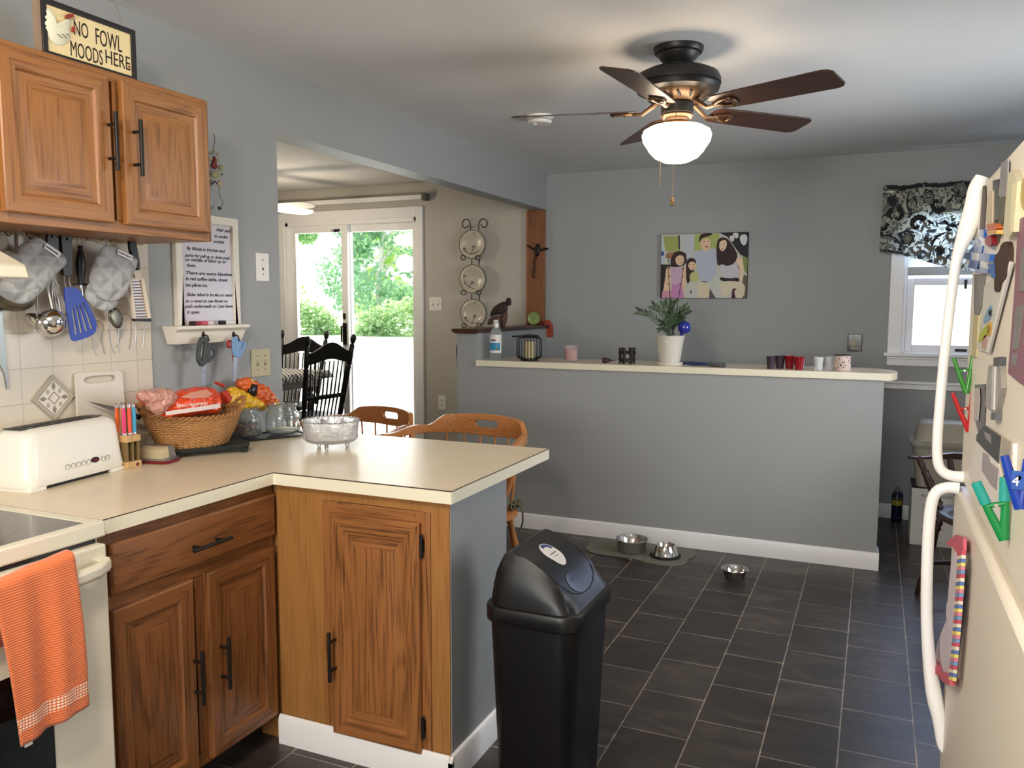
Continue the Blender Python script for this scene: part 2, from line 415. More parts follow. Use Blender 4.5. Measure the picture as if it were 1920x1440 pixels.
# window on the far wall
def window(name, x0, x1, z0, z1, y, ny, axis=1, casing=.085):
    """frame, sashes and glass filling an opening of a wall; ny = direction into the room"""
    def bx(m_, a0, a1, b0, b1, c0, c1):
        q0, q1 = sorted((y+ny*c0, y+ny*c1))
        if axis == 1: m_.box(a0, q0, b0, a1, q1, b1)
        else: m_.box(q0, a0, b0, q1, a1, b1)
    w = thing(name, None, None, (0, 0, 0)); w['kind'] = 'structure'
    c = MB()
    bx(c, x0-casing, x0, z0, z1+casing, 0, .018); bx(c, x1, x1+casing, z0, z1+casing, 0, .018); bx(c, x0, x1, z1, z1+casing, 0, .018)
    bx(c, x0-.006, x0+.02, z0, z1, -.14, .0); bx(c, x1-.02, x1+.006, z0, z1, -.14, 0); bx(c, x0, x1, z1-.02, z1+.006, -.14, 0); bx(c, x0, x1, z0-.006, z0+.01, -.14, 0)
    c.build('casing', trimw, w, bevel=.003)
    s = MB(); bx(s, x0-casing-.02, x1+casing+.02, z0-.022, z0+.002, -.02, .05); s.build('stool', trimw, w, bevel=.004)
    s = MB(); bx(s, x0-casing, x1+casing, z0-.085, z0-.024, 0, .016); bx(s, x0-casing, x1+casing, z0-.04, z0-.024, 0, .028); s.build('apron', trimw, w, bevel=.003)
    mz = (z0+z1)/2
    for k, (a, b_, off) in enumerate(((z0+.01, mz+.02, -.05), (mz-.02, z1-.02, -.09))):
        s = MB(); f = .045
        bx(s, x0+.02, x0+.02+f, a, b_, off-.02, off+.012); bx(s, x1-.02-f, x1-.02, a, b_, off-.02, off+.012)
        bx(s, x0+.02+f, x1-.02-f, a, a+f, off-.02, off+.012); bx(s, x0+.02+f, x1-.02-f, b_-f, b_, off-.02, off+.012)
        so = s.build('sash', trimw, w, bevel=.003)
        g = MB(); bx(g, x0+.02+f-.004, x1-.02-f+.004, a+f-.004, b_-f+.004, off-.006, off-.002); g.build('pane', glassw, so)
    return w
glassw = bpy.data.materials.new('window_glass'); glassw.use_nodes = True
_nt = glassw.node_tree; _b = _nt.nodes['Principled BSDF']; _o = _nt.nodes['Material Output']
_t = _nt.nodes.new('ShaderNodeBsdfTransparent'); _g = _nt.nodes.new('ShaderNodeBsdfGlossy'); _g.inputs['Roughness'].default_value = .03
_f = _nt.nodes.new('ShaderNodeFresnel'); _f.inputs['IOR'].default_value = 1.4; _mx = _nt.nodes.new('ShaderNodeMixShader')
_nt.links.new(_f.outputs[0], _mx.inputs[0]); _nt.links.new(_t.outputs[0], _mx.inputs[1]); _nt.links.new(_g.outputs[0], _mx.inputs[2]); _nt.links.new(_mx.outputs[0], _o.inputs['Surface']); _nt.nodes.remove(_b)
window('window_1', WX0, WX1, WZ0, WZ1, YF, -1)
window('window_2', 3.1, 4.5, .85, 2.1, 1.45, -1, axis=0)
window('added_fill_window', -1.5, .3, 1.0, 2.15, -1.9, 1)  # unseen window, added behind the camera to let fill light in
# sash lock + lift on window_1 (dark hardware the photo shows)
w1 = bpy.data.objects['window_1']
p = P(1, YF+.05, 1801, 658); MB().box(p.x-.035, YF+.03, p.z-.004, p.x+.035, YF+.055, p.z+.012).build('sash_lift', blk, w1, bevel=.002)
p = P(1, YF+.05, 1810, 533); MB().box(p.x-.008, YF+.02, p.z-.03, p.x+.008, YF+.05, p.z+.03).build('sash_lock', blk, w1, bevel=.002)
# raised blind seen under the valance
bz0, bz1 = P(1, YF, 1750, 516).z, P(1, YF, 1750, 500).z
MB().box(WX0+.02, YF-.005, bz0, WX1-.02, YF+.02, bz1).build('blind_rail', mat('blind_grey', srgb(170, 172, 170), .5), w1, bevel=.002)
# ---- sliding glass door
dr = thing('door_1', None, None); dr['kind'] = 'structure'; dr['label'] = 'white sliding glass patio door'
c = MB(); cs = .085; zt = SLZ1
c.box(SLX0-cs, YF-.02, FZ, SLX0, YF, zt+cs); c.box(SLX1, YF-.02, FZ, SLX1+cs-.02, YF, zt+cs); c.box(SLX0, YF-.02, zt, SLX1, YF, zt+cs)
c.box(SLX0, YF, FZ, SLX0+.03, YF+.14, zt); c.box(SLX1-.03, YF, FZ, SLX1, YF+.14, zt); c.box(SLX0, YF, zt-.035, SLX1, YF+.14, zt); c.box(SLX0, YF, FZ, SLX1, YF+.14, FZ+.03)
c.build('casing', trimw, dr, bevel=.003)
mxx = P(1, YF+.06, 652, 600).x
def panel(x0, x1, y, stile=.06, dark=False):
    b = MB(); z0, z1 = FZ+.03, zt-.035
    b.box(x0, y-.02, z0, x0+stile, y+.02, z1); b.box(x1-stile, y-.02, z0, x1, y+.02, z1)
    b.box(x0+stile, y-.02, z1-stile, x1-stile, y+.02, z1); b.box(x0+stile, y-.02, z0, x1-stile, y+.02, z0+.08)
    o = b.build('door_panel', trimw, dr, bevel=.003)
    MB().box(x0+stile-.004, y-.004, z0+.07, x1-stile+.004, y+.004, z1-stile+.004).build('pane', glassw, o)
    return o
pl = panel(SLX0+.03, mxx+.03, YF+.045); panel(mxx-.035, SLX1-.03, YF+.10)
hx = mxx-.005
h = MB(); p0, p1 = P(1, YF, 650, 610), P(1, YF, 650, 640)
h.box(hx-.02, YF+.012, p1.z-.03, hx+.02, YF+.025, p0.z+.02); h.tube([(hx, YF+.02, p0.z), (hx, YF-.03, p0.z-.01), (hx, YF-.03, p1.z), (hx, YF+.02, p1.z-.01)], .009, 8)
h.build('door_handle', blk, pl, bevel=.002)
q = P(1, YF, 654, 592); MB().box(hx-.01, YF+.01, q.z-.03, hx+.01, YF+.03, q.z+.02).build('door_lock', blk, pl)
q = P(1, YF, 633, 432); MB().box(mxx-.17, YF+.005, q.z-.012, mxx-.09, YF+.03, q.z+.012).box(mxx-.09, YF+.005, q.z-.012, mxx-.045, YF+.03, q.z+.012, 1).build('alarm_sensor', [whitep, blk], pl)
# curtain/blind track above it
a, b_ = P(1, YF-.05, 600, 380), P(1, YF-.05, 792, 377)
tr = thing('blind_track', 'long white vertical blind track mounted above the patio door', 'curtain rail', (SLX1, YF, 2.3))
zz = a.z
MB().box(-5.2, YF-.065, zz-.02, b_.x, YF-.035, zz+.018).build('rail', trimw, tr, bevel=.003)
MB().box(b_.x, YF-.07, zz-.03, b_.x+.04, YF, zz+.028).build('end_bracket', mat('bracket_grey', srgb(96, 92, 88), .5), tr, bevel=.003)
# wood post board at the end of the knee wall, knee cap
pb = thing('trim_3', None, None); pb['kind'] = 'structure'; pb['label'] = 'oak post board under the beam'
X0, X1 = P(1, YF, 990, 480).x, P(1, YF, 1026, 480).x
MB().box(X0, YF-.03, 1.29, X1-.012, YF, BMZ).build('post_board', oak('post_wood', 2, srgb(132, 84, 52), srgb(96, 56, 32), .5, .7, .4), pb, bevel=.004)
MB().box(X0-.002, YF-.034, 1.29, X0+.016, YF, BMZ).build('post_edge', oak('post_edge_wood', 2, srgb(150, 96, 60), srgb(110, 64, 36), .5), pb, bevel=.002)
kc = MB(); y0, y1 = HY-.03, YF
pr = [(-.012, 0), (-.03, .016), (-.018, .03), (.0, .03)]
w = KX1-KX0
prf = [(KX0-.0, 1.262), (KX0-.03, 1.276), (KX0-.024, 1.292), (KX1+.024, 1.292), (KX1+.03, 1.276), (KX1, 1.262)]
kc.add([(x, y, z) for y in (y0, y1) for x, z in prf], [(i, (i+1) % 6, 6+(i+1) % 6, 6+i) for i in range(6)]+[tuple(range(6))[::-1], tuple(range(6, 12))])
st(kc.build('trim_4', walnut, keep=True, bevel=.003))
# half wall cap with a rounded far corner
hc = MB(); z0, z1 = 1.050, 1.088
o = [(-2.405, HY-.012), (.087, HY-.012)]
for k in range(13):
    a = -PI/2+.1+(PI/2-.1)*k/12*1.0
    o.append((.087-.16+.16*math.cos(a)+.035, HY+.30+.15*math.sin(a)*1.0)) if False else None
o = [(-2.390, HY-.012), (.087, HY-.012), (.108, HY+.04), (.122, HY+.10), (.122, HY+.16), (.105, HY+.24), (.07, HY+.31), (.02, HY+.36), (-.05, HY+.385), (-2.390, HY+.385)]
hc.shape(o, lambda a, b, t: (a, b, t), z0, z1)
capo = st(hc.build('trim_5', lam, keep=True, bevel=.0))
e = MB().box(-2.392, HY-.0145, z0, .0875, HY-.012, z1); e.build('cap_edge', lamedge, capo)
# ---- electrical plates
def plate(name, ax, val, dirn, c, w, h, m_, label, n=1, kind='switch'):
    """wall plate centred at c on plane axis ax"""
    t = thing(name, label, 'light switch' if kind == 'switch' else 'outlet', c)
    u = 1 if ax == 0 else 0
    def bx(mb, a0, a1, z0, z1, d0, d1, mi=0):
        lo, hi = [0, 0, 0], [0, 0, 0]
        lo[u], hi[u] = c[u]+a0, c[u]+a1; lo[2], hi[2] = c[2]+z0, c[2]+z1; lo[ax], hi[ax] = val+dirn*d0, val+dirn*d1
        mb.box(*lo, *hi, mi)
    b = MB(); bx(b, -w/2, w/2, -h/2, h/2, 0, .006); b.build('cover_plate', m_, t, bevel=.002)
    dk = mat('screw_dark', srgb(120, 112, 98), .5)
    for k in range(n):
        a = (k-(n-1)/2)*.046
        if kind == 'switch':
            s = MB(); bx(s, a-.005, a+.005, -.002, .014, .005, .014); s.build('toggle', m_, t, bevel=.001)
            s = MB()
            for z in (-.03, .03): bx(s, a-.003, a+.003, z-.003, z+.003, .006, .0072)
            bx(s, a-.006, a+.006, -.013, .013, .0055, .0066); s.build('screw', dk, t)
        else:
            for z in (.02, -.02):
                s = MB(); bx(s, -.017, .017, z-.014, z+.014, .006, .008); so_ = s.build('socket', m_, t, bevel=.002); s = MB()
                bx(s, -.008, -.005, z-.002, z+.008, .008, .009); bx(s, .005, .008, z-.002, z+.008, .008, .009); bx(s, -.003, .003, z-.009, z-.004, .008, .009); s.build('slot', blk, so_)
    return t
q = P(0, XL, 491, 501); plate('light_switch', 0, XL, 1, q, .078, .118, whitep, 'single white switch plate high beside the doorway')
q = P(0, XL, 488, 680); plate('light_switch', 0, XL, 1, q, .118, .118, mat('almond_plastic', srgb(190, 182, 148), .4), 'almond coloured double switch plate above the snack bag', 2)
q = P(1, YF, 817, 570); plate('light_switch', 1, YF, -1, q, .118, .112, whitep, 'white double switch plate right of the patio door', 2)
q = P(1, YF, 829, 755); plate('wall_outlet', 1, YF, -1, q, .072, .118, whitep, 'white duplex outlet low on the dining room wall', 1, 'outlet')
# dark oval thing on the left edge of the knee wall
q = P(0, KX0, 857, 662)
tag(MB().tube([(KX0-.006, HY+.03, 1.20), (KX0-.010, HY+.03, 1.16), (KX0-.006, HY+.03, 1.03)], [.010, .014, .010], 10).build('intercom', blkp), 'dark rounded device fixed to the left face of the knee wall', 'wall device')
# ------------------------------------------------------------------ cabinets
def raised(name, O, U, Z, N, w, h, mats, parent, rail=.052, t=.02, slope=.034, label=None):
    """raised-panel door: O lower-left corner, U width dir, Z up dir, N outward"""
    O, U, Z, N = V(O), V(U), V(Z), V(N); b = MB()
    pr = [(0, 0), (0, t-.003), (.004, t), (rail-.012, t), (rail-.005, t-.002), (rail, t-.009), (rail+.005, t-.010), (rail+.005+slope, t-.003), (rail+.011+slope, t-.0025)]
    def ring(i, d): return [O+U*i+Z*i+N*d, O+U*(w-i)+Z*i+N*d, O+U*(w-i)+Z*(h-i)+N*d, O+U*i+Z*(h-i)+N*d]
    R = [ring(*q) for q in pr]
    for k in range(len(R)-1):
        for s in range(4):
            mi = 1 if s in (0, 2) else 0
            b.add([R[k][s], R[k][(s+1) % 4], R[k+1][(s+1) % 4], R[k+1][s]], [(0, 1, 2, 3)], mi)
    b.add(R[-1], [(0, 1, 2, 3)], 0); b.add(R[0], [(3, 2, 1, 0)], 0)
    o = b.build(name, mats, parent, smooth=.5)
    if label: o['label'] = label
    return o
def pull(c, along, N, L, parent, r=.006, off=.034):
    c, a, N = V(c), V(along), V(N); b = MB()
    b.cyl(c-a*L/2+N*off, c+a*L/2+N*off, r, n=12)
    for s in (-1, 1): b.cyl(c+a*s*L*.29, c+a*s*L*.29+N*off, r*.8, n=8)
    return b.build('bar_handle', blk, parent, bevel=.0008)
UX, UY, UZ = V((1, 0, 0)), V((0, 1, 0)), V((0, 0, 1))
# upper cabinet
FXU = -2.075
uc = thing('wall_cabinet', 'oak wall cabinet with two raised panel doors and black bar handles', 'cabinet', (-2.24, 1.8, 1.664))
bb = MB().box(XL, 1.425, 1.664, FXU-.018, 2.168, 2.128)
bb.build('body', [oakY], uc, bevel=.002)
ff = MB()
ff.box(FXU-.018, 1.425, 1.664, FXU, 1.455, 2.128, 0).box(FXU-.018, 2.145, 1.664, FXU, 2.168, 2.128, 0).box(FXU-.018, 1.79, 1.70, FXU, 1.83, 2.10, 0)
ff.box(FXU-.018, 1.455, 1.664, FXU, 2.145, 1.70, 1).box(FXU-.018, 1.455, 2.10, FXU, 2.145, 2.128, 1)
ff.build('face_frame', [oakV, oakY], uc, bevel=.0015)
def ydoor(px0, px1, X, z0, z1, mats, par, ym0, ym1, **k):
    a, b_ = P(0, X, px0, ym0).y, P(0, X, px1, ym1).y
    return raised('door', (X-.018, a, z0), UY, UZ, UX, b_-a, z1-z0, mats, par, **k), a, b_
DX = -2.055
d1, a1, b1 = ydoor(2, 208, DX, 1.690, 2.108, [oakV, oakY], uc, 240, 240)
d2, a2, b2 = ydoor(231, 391, DX, 1.690, 2.108, [oakV, oakY], uc, 240, 300)
q = P(0, DX, 203, 266); pull((DX, q.y, q.z), UZ, UX, .165, d1)
q = P(0, DX, 250, 279); pull((DX, q.y, q.z), UZ, UX, .165, d2)
hcab = thing('wall_cabinet', 'oak wall cabinet over the range hood at the left edge', 'cabinet', (-2.24, 1.0, 1.664))
MB().box(XL, .64, 1.664, -2.093, 1.423, 2.128).build('body', oakY, hcab, bevel=.002)
raised('door', (-2.093, 1.03, 1.69), UY, UZ, UX, .38, .418, [oakV, oakY], hcab)
raised('door', (-2.093, .645, 1.69), UY, UZ, UX, .375, .418, [oakV, oakY], hcab)
# range hood
hd = thing('range_hood', 'cream range hood jutting out under the cabinet at the left edge', 'range hood', (-2.15, 1.0, 1.513))
pr = [(XL, 1.515), (-1.930, 1.515), (-1.945, 1.550), (-2.12, 1.622), (-2.16, 1.662), (XL, 1.662)]
hb = MB(); n = len(pr)
hb.add([(x, y, z) for y in (.645, 1.40) for x, z in pr], [(i, (i+1) % n, n+(i+1) % n, n+i) for i in range(n)]+[tuple(range(n))[::-1], tuple(range(n, 2*n))])
hb.build('hood_shell', cream, hd, bevel=.006)
MB().box(-2.3, .72, 1.508, -2.0, 1.32, 1.516).build('filter', steel, hd)
# base cabinet
FXB = -1.775
bc = thing('base_cabinet', 'oak base cabinet with one wide drawer above two raised panel doors', 'cabinet', (-2.08, 1.76, 0))
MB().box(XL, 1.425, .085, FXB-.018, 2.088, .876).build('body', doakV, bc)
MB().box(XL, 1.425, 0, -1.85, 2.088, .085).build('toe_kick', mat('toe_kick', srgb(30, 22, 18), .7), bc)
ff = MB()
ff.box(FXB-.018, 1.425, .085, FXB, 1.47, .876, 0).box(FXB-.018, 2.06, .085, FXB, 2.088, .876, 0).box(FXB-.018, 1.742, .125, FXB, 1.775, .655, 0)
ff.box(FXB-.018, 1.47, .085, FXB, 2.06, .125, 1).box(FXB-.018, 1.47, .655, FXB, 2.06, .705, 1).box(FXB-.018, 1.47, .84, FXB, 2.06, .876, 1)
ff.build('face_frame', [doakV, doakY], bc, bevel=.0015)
BX = -1.757
za, zb = .705, .842
dw = MB(); y0, y1 = 1.452, 2.080
pr = [(0, 0), (0, .012), (.006, .017), (.022, .019)]
def rg(i, d): return [V((BX-.018+d, y0+i, za+i)), V((BX-.018+d, y1-i, za+i)), V((BX-.018+d, y1-i, zb-i)), V((BX-.018+d, y0+i, zb-i))]
R = [rg(*q) for q in pr]
for k in range(3):
    for s in range(4): dw.add([R[k][s], R[k][(s+1) % 4], R[k+1][(s+1) % 4], R[k+1][s]], [(0, 1, 2, 3)])
dw.add(R[-1], [(0, 1, 2, 3)]); dw.add(R[0], [(3, 2, 1, 0)])
dwo = dw.build('drawer', doakY, bc, smooth=.3)
q = P(0, BX+.017, 392, 1019); pull((BX, q.y, q.z), UY, UX, .15, dwo)
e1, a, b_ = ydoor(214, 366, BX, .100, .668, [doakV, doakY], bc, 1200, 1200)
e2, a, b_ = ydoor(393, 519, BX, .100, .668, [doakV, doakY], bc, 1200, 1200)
q = P(0, BX, 364, 1268); pull((BX, q.y, q.z), UZ, UX, .16, e1)
q = P(0, BX, 414, 1240); pull((BX, q.y, q.z), UZ, UX, .16, e2)
# peninsula
PY, PX = 2.085, -1.12
pc = thing('peninsula_cabinet', 'peninsula cabinet with one tall raised panel door and grey painted end', 'cabinet', (-1.5, 2.28, 0))
MB().box(XL, PY+.012, 0, PX-.012, 2.49, .876).build('body', ply, pc)
MB().box(-1.757, PY, .09, PX-.002, PY+.012, .876).build('front_panel', ply, pc)
MB().box(PX-.012, PY+.006, 0, PX, 2.49, .876).build('end_panel', mat('end_panel_paint', srgb(146, 149, 150), .5, bump=.1, bscale=90), pc)['label'] = 'blue grey painted end panel'
x0, x1 = P(1, PY, 607, 1000).x, P(1, PY, 808, 1000).x
xd0, xd1 = P(1, PY-.02, 618, 1000).x, P(1, PY-.02, 786, 1000).x
zt_, zd1 = P(1, PY, 612, 938).z, P(1, PY-.02, 618, 961).z
ff = MB(); f = .006
ff.box(x0, PY-f, .085, xd0+.02, PY, zt_, 0).box(xd1-.02, PY-f, .085, x1, PY, zt_, 0).box(xd0+.02, PY-f, zd1-.02, xd1-.02, PY, zt_, 1)
ff.build('face_frame', [soakV, doakX], pc, bevel=.0012)
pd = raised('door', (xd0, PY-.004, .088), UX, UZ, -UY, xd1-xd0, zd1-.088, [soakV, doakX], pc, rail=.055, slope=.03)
q = P(1, PY-.025, 623, 1224); pull((xd0+.018, PY-.024, q.z), UZ, -UY, .16, pd)
for yy in (1025, 1365):
    q = P(1, PY-.02, 791, yy)
    hg = MB().cyl((xd1+.006, PY-.02, q.z-.03), (xd1+.006, PY-.02, q.z+.03), .0055, n=8).box(xd1+.004, PY-.012, q.z-.018, xd1+.010, PY-.006, q.z+.018)
    hg.ball((xd1+.006, PY-.02, q.z+.033), .005, 6).ball((xd1+.006, PY-.02, q.z-.033), .005, 6)
    hg.build('hinge', blk, pd)
baseboard('baseboard_peninsula', [(-1.757, PY-.006, PX+.014, PY-.006, 0, -1), (PX, PY-.02, PX, 2.49, 1, 0)])
# countertop
ct = thing('countertop', 'L shaped cream laminate countertop running onto the peninsula', 'countertop', (-2.0, 2.2, .877))
o = [(XL+.002, 1.425), (-1.750, 1.425), (-1.750, 2.062), (-1.103, 2.066), (-1.103, 2.838), (XL+.002, 2.838)]
MB().shape(o, lambda a, b, t: (a, b, t), .877, .915).build('worktop', lam, ct)
e = MB(); s = MB()
for (x0, y0), (x1, y1) in ((o[1], o[2]), (o[2], o[3]), (o[3], o[4])):
    if x0 == x1: e.box(x0, y0, .8765, x0+.0016, y1, .9128); s.box(x0-.0006, y0, .9128, x0+.0016, y1, .9153)
    else: e.box(x0, y0-.0016, .8765, x1, y0+.004, .9128); s.box(x0, y0-.0016, .9128, x1, y0+.0046, .9153)
e.build('edge_band', lamedge, ct); s.build('edge_seam', lamdark, ct)
# ------------------------------------------------------------------ stove
sv = thing('stove', 'cream electric range with black glass cooktop and vented oven door', 'stove', (-2.05, 1.02, 0))
SY0, SY1 = .645, 1.408
MB().box(XL+.01, SY0+.006, .02, -1.74, SY1-.008, .88).build('body', cream, sv, bevel=.004)
ctop = MB()
x1 = -1.718
ctop.shape([(XL+.01, SY0), (x1, SY0), (x1, SY1), (XL+.01, SY1)], lambda a, b, t: (a, b, t), .882, .922, [[(-2.30, SY0+.035), (-1.748, SY0+.035), (-1.748, SY1-.035), (-2.30, SY1-.035)]])
ctop.build('cooktop_frame', cream, sv, bevel=.005)
ck = MB().box(-2.302, SY0+.033, .90, -1.746, SY1-.033, .9195)
cko = ck.build('cooktop_glass', mat('cooktop_black', srgb(58, 55, 57), .1, var=.2, vscale=300), sv)
for cx_, cy_, r in ((-1.92, 1.20, .105), (-2.17, 1.2, .08), (-1.92, .85, .08), (-2.17, .85, .105)):
    MB().lathe([(r-.002, 0), (r-.002, .0006), (r, .0006), (r, 0)], (cx_, cy_, .9195), 48).build('burner_ring', mat('ring_grey', srgb(150, 148, 148), .4), cko)
dx = -1.704
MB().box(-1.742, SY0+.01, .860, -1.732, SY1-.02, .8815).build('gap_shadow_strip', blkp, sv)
od = MB().box(-1.738, SY0+.004, .235, dx, SY1-.012, .869)
odo = od.build('oven_door', cream, sv, bevel=.006)
k = 0
y = SY0+.08
while y < 1.20:
    MB().box(dx-.004, y, .849, dx+.0012, y+.007, .859).build('vent_slot', blk, odo); y += .0145; k += 1
    if k % 5 == 0: y += .022
hb = MB(); N_ = 14
secs = []
for k in range(N_+1):
    u = k/N_; y = SY0+.01+(SY1-.028-SY0)*u
    ed = min(1, min(u, 1-u)*9)
    X = dx+.012+.036*math.sin(ed*PI/2)
    secs.append((X, y))
prs = [(-.012, -.012), (0, -.016), (.010, -.008), (.010, .008), (0, .014), (-.014, .012)]
vs = [(X+a, y, .822+b*1.25) for X, y in secs for a, b in prs]; n = 6
fs = [(i*n+j, i*n+(j+1) % n, (i+1)*n+(j+1) % n, (i+1)*n+j) for i in range(N_) for j in range(n)]+[tuple(range(n)), tuple(N_*n+j for j in range(n))]
hb.add(vs, fs)
for y in (SY0+.02, SY1-.035): hb.box(dx-.002, y-.018, .804, dx+.022, y+.014, .840)
hb.build('door_handle', cream, odo, bevel=.003)
q1 = P(0, dx, 103, 1400); q0 = P(0, dx, 0, 1277)
MB().box(dx-.004, SY0+.16, .36, dx+.001, q1.y, q0.z).build('oven_window', mat('oven_glass', srgb(12, 12, 12), .08), odo)
MB().box(-1.738, SY0+.004, .03, -1.708, SY1-.012, .225).build('storage_drawer', cream, sv, bevel=.006)
# towel over the handle
tw = MB(); NU, NV = 26, 44
corners = [(-14, 1112), (139, 1045), (167, 1322), (38, 1400)]
ptsX = -1.640
def tp(u, v):
    TL, TR, BR, BL = [P(0, ptsX, *c) for c in corners]
    a = TL.lerp(TR, u); b = BL.lerp(BR, u); p = a.lerp(b, v)
    fold = .006*math.sin(u*9+1.2*v)+.004*math.sin(u*17+2+2*v)
    bulge = .006*math.sin(v*PI)
    p.x = ptsX + fold*min(1, .25+v*1.4) + bulge
    return p
rows = []
for j in range(NV+1):
    v = j/NV; rows.append([tp(i/NU, v) for i in range(NU+1)])
back = []
for j in range(12):
    a = PI*j/7 if j < 8 else PI
    r = []
    for i in range(NU+1):
        t0 = rows[0][i]
        if j < 8: r.append(V((t0.x-.020+.020*math.cos(a), t0.y, t0.z+.014*math.sin(a))))
        else: r.append(V((t0.x-.040+.002*(j-8)*0, t0.y, t0.z-.035*(j-7))))
    back.append(r)
allr = back[::-1]+rows[1:]
vs = [p for r in allr for p in r]; w_ = NU+1
nb = len(back)
for j in range(len(allr)-1):
    v = (j-nb)/NV
    mi = 1 if .79 < v < .895 else 0
    tw.add([], []) if False else None
fs = []; ms = []
for j in range(len(allr)-1):
    v = (j-nb+1)/NV
    for i in range(NU):
        fs.append((j*w_+i, j*w_+i+1, (j+1)*w_+i+1, (j+1)*w_+i)); ms.append(1 if .80 < v < .90 else 0)
tw.v = vs; tw.f = fs; tw.m = ms
def towel_mat(name, c, rib=True, dots=None):
    M = mat(name, c, .95, sheen=.3); nt = M.node_tree; b = nt.nodes['Principled BSDF']; N = nt.nodes.new; L = nt.links.new
    tc = N('ShaderNodeTexCoord'); w = N('ShaderNodeTexWave'); w.bands_direction = 'Z'; w.inputs['Scale'].default_value = 55 if not dots else 45; w.inputs['Distortion'].default_value = .4
    L(tc.outputs['Object'], w.inputs['Vector'])
    bp = N('ShaderNodeBump'); bp.inputs['Strength'].default_value = .5; bp.inputs['Distance'].default_value = .002; L(w.outputs['Fac'], bp.inputs['Height']); L(bp.outputs['Normal'], b.inputs['Normal'])
    if dots:
        w2 = N('ShaderNodeTexWave'); w2.bands_direction = 'Y'; w2.inputs['Scale'].default_value = 45; L(tc.outputs['Object'], w2.inputs['Vector'])
        mu = N('ShaderNodeMath'); mu.operation = 'MULTIPLY'; L(w.outputs['Fac'], mu.inputs[0]); L(w2.outputs['Fac'], mu.inputs[1])
        r = ramp(nt, mu.outputs[0], [(.12, c), (.3, dots)]); L(r.outputs['Color'], b.inputs['Base Color'])
    return M
orange = srgb(226, 118, 66)
two = tw.build('dish_towel', [towel_mat('orange_terry', orange), towel_mat('towel_band', orange, dots=srgb(245, 225, 205))], None, solid=.004, smooth=3)
tag(two, 'orange terry dish towel with a white woven band over the oven handle', 'towel')
box('towel_tag', (P(0, -1.65, 46, 1397).x, P(0, -1.65, 46, 1397).y, P(0, -1.65, 46, 1402).z), (-1.648, P(0, -1.65, 60, 1390).y, P(0, -1.65, 46, 1391).z), whitep, two, bevel=0)
# ------------------------------------------------------------------ fridge
XU, XLW, FYN, FYF = .192, .181, 1.02, 2.10
ft, fs1, fs0 = 1.709, 1.057, 1.046
fc = mat('fridge_enamel', srgb(234, 226, 210), .35, bump=.25, bscale=350)
fr = thing('refrigerator', 'cream top freezer refrigerator with white handles and a cluttered door', 'refrigerator', (.55, 1.7, 0))
MB().box(.262, FYN, .02, .93, FYF-.005, ft-.01).build('body', fc, fr, bevel=.01)
fd = MB().box(XU, FYN, fs1, .255, FYF, ft).build('freezer_door', fc, fr, bevel=.012)
ld = MB().box(XLW, FYN, .06, .255, FYF, fs0).build('lower_door', fc, fr, bevel=.012)
MB().box(.30, FYN+.02, 0, .9, FYF-.03, .06).build('toe_grille', blkp, fr)
hm = mat('handle_white', srgb(250, 250, 248), .25)
def fhandle(pts, rad, name, par, root):
    b = MB(); L_ = smoothline([tuple(p) for p in pts], 2)
    k = len(L_); rr = []
    base = smoothline([(r,) for r in rad], 2)
    b.tube(L_, [r[0] for r in base], 12)
    return b.build(name, hm, par, smooth=1.2)
HYY = 2.045
def hp(x, y): return P(1, HYY, x, y)
up_ = [V((XU+.004, HYY, hp(1840, 345).z+.015)), hp(1832, 352), hp(1826, 385), hp(1814, 430), hp(1798, 470), hp(1790, 505), hp(1773, 640), hp(1761, 770), hp(1756, 845), hp(1760, 878), hp(1778, 892), V((XU+.004, HYY, hp(1790, 893).z))]
fhandle(up_, [.014, .018, .018, .019, .0125, .0105, .0105, .0105, .0105, .0110, .0115, .013], 'freezer_handle', fd, None)
lo_ = [V((XLW+.004, HYY, hp(1790, 915).z)), hp(1775, 913), hp(1752, 922), hp(1743, 960), hp(1738, 1060), hp(1737, 1160), hp(1742, 1240), hp(1752, 1310), hp(1761, 1350), hp(1764, 1395), V((XLW+.004, HYY, hp(1764, 1405).z))]
fhandle(lo_, [.014, .0125, .0125, .0125, .0125, .0125, .014, .018, .014, .010, .010], 'door_handle', ld, None)
# ------------------------------------------------------------------ kitchen fan with lamp
FX, FY = -.757, 3.333
fan = thing('ceiling_fan', 'black ceiling fan with five dark wooden blades and a lit white glass bowl', 'ceiling fan', (FX, FY, ZC))
fblk = mat('fan_black', srgb(34, 33, 32), .42, .3)
MB().lathe([(.0, 0), (.098, 0), (.098, -.010), (.092, -.022), (.082, -.026), (.08, -.032), (.064, -.052), (.052, -.066), (.052, -.070), (.055, -.072), (.055, -.076), (.03, -.078)], (FX, FY, ZC), 48).build('canopy', fblk, fan)
MB().lathe([(.03, -.074), (.07, -.078), (.125, -.088), (.158, -.104), (.168, -.125), (.168, -.143), (.162, -.146), (.162, -.150), (.165, -.153), (.160, -.168), (.13, -.176), (.0, -.176)], (FX, FY, ZC), 56).build('motor_housing', fblk, fan)
bz = mat('fan_bronze', srgb(92, 70, 50), .38, .55)
MB().lathe([(.130, -.174), (.118, -.190), (.085, -.208), (.060, -.212), (.0, -.212)], (FX, FY, ZC), 48).build('vent_ring', bz, fan)
for k in range(14):
    a = 2*PI*k/14; c_, s_ = math.cos(a), math.sin(a)
    p0 = V((FX+.1185*c_, FY+.1185*s_, ZC-.1905)); p1 = V((FX+.091*math.cos(a+.12), FY+.091*math.sin(a+.12), ZC-.2055))
    MB().tube([p0, (p0+p1)/2+V((0, 0, -.0012)), p1], [.004, .0062, .004], 8).build('vent_slot', blk, fan)
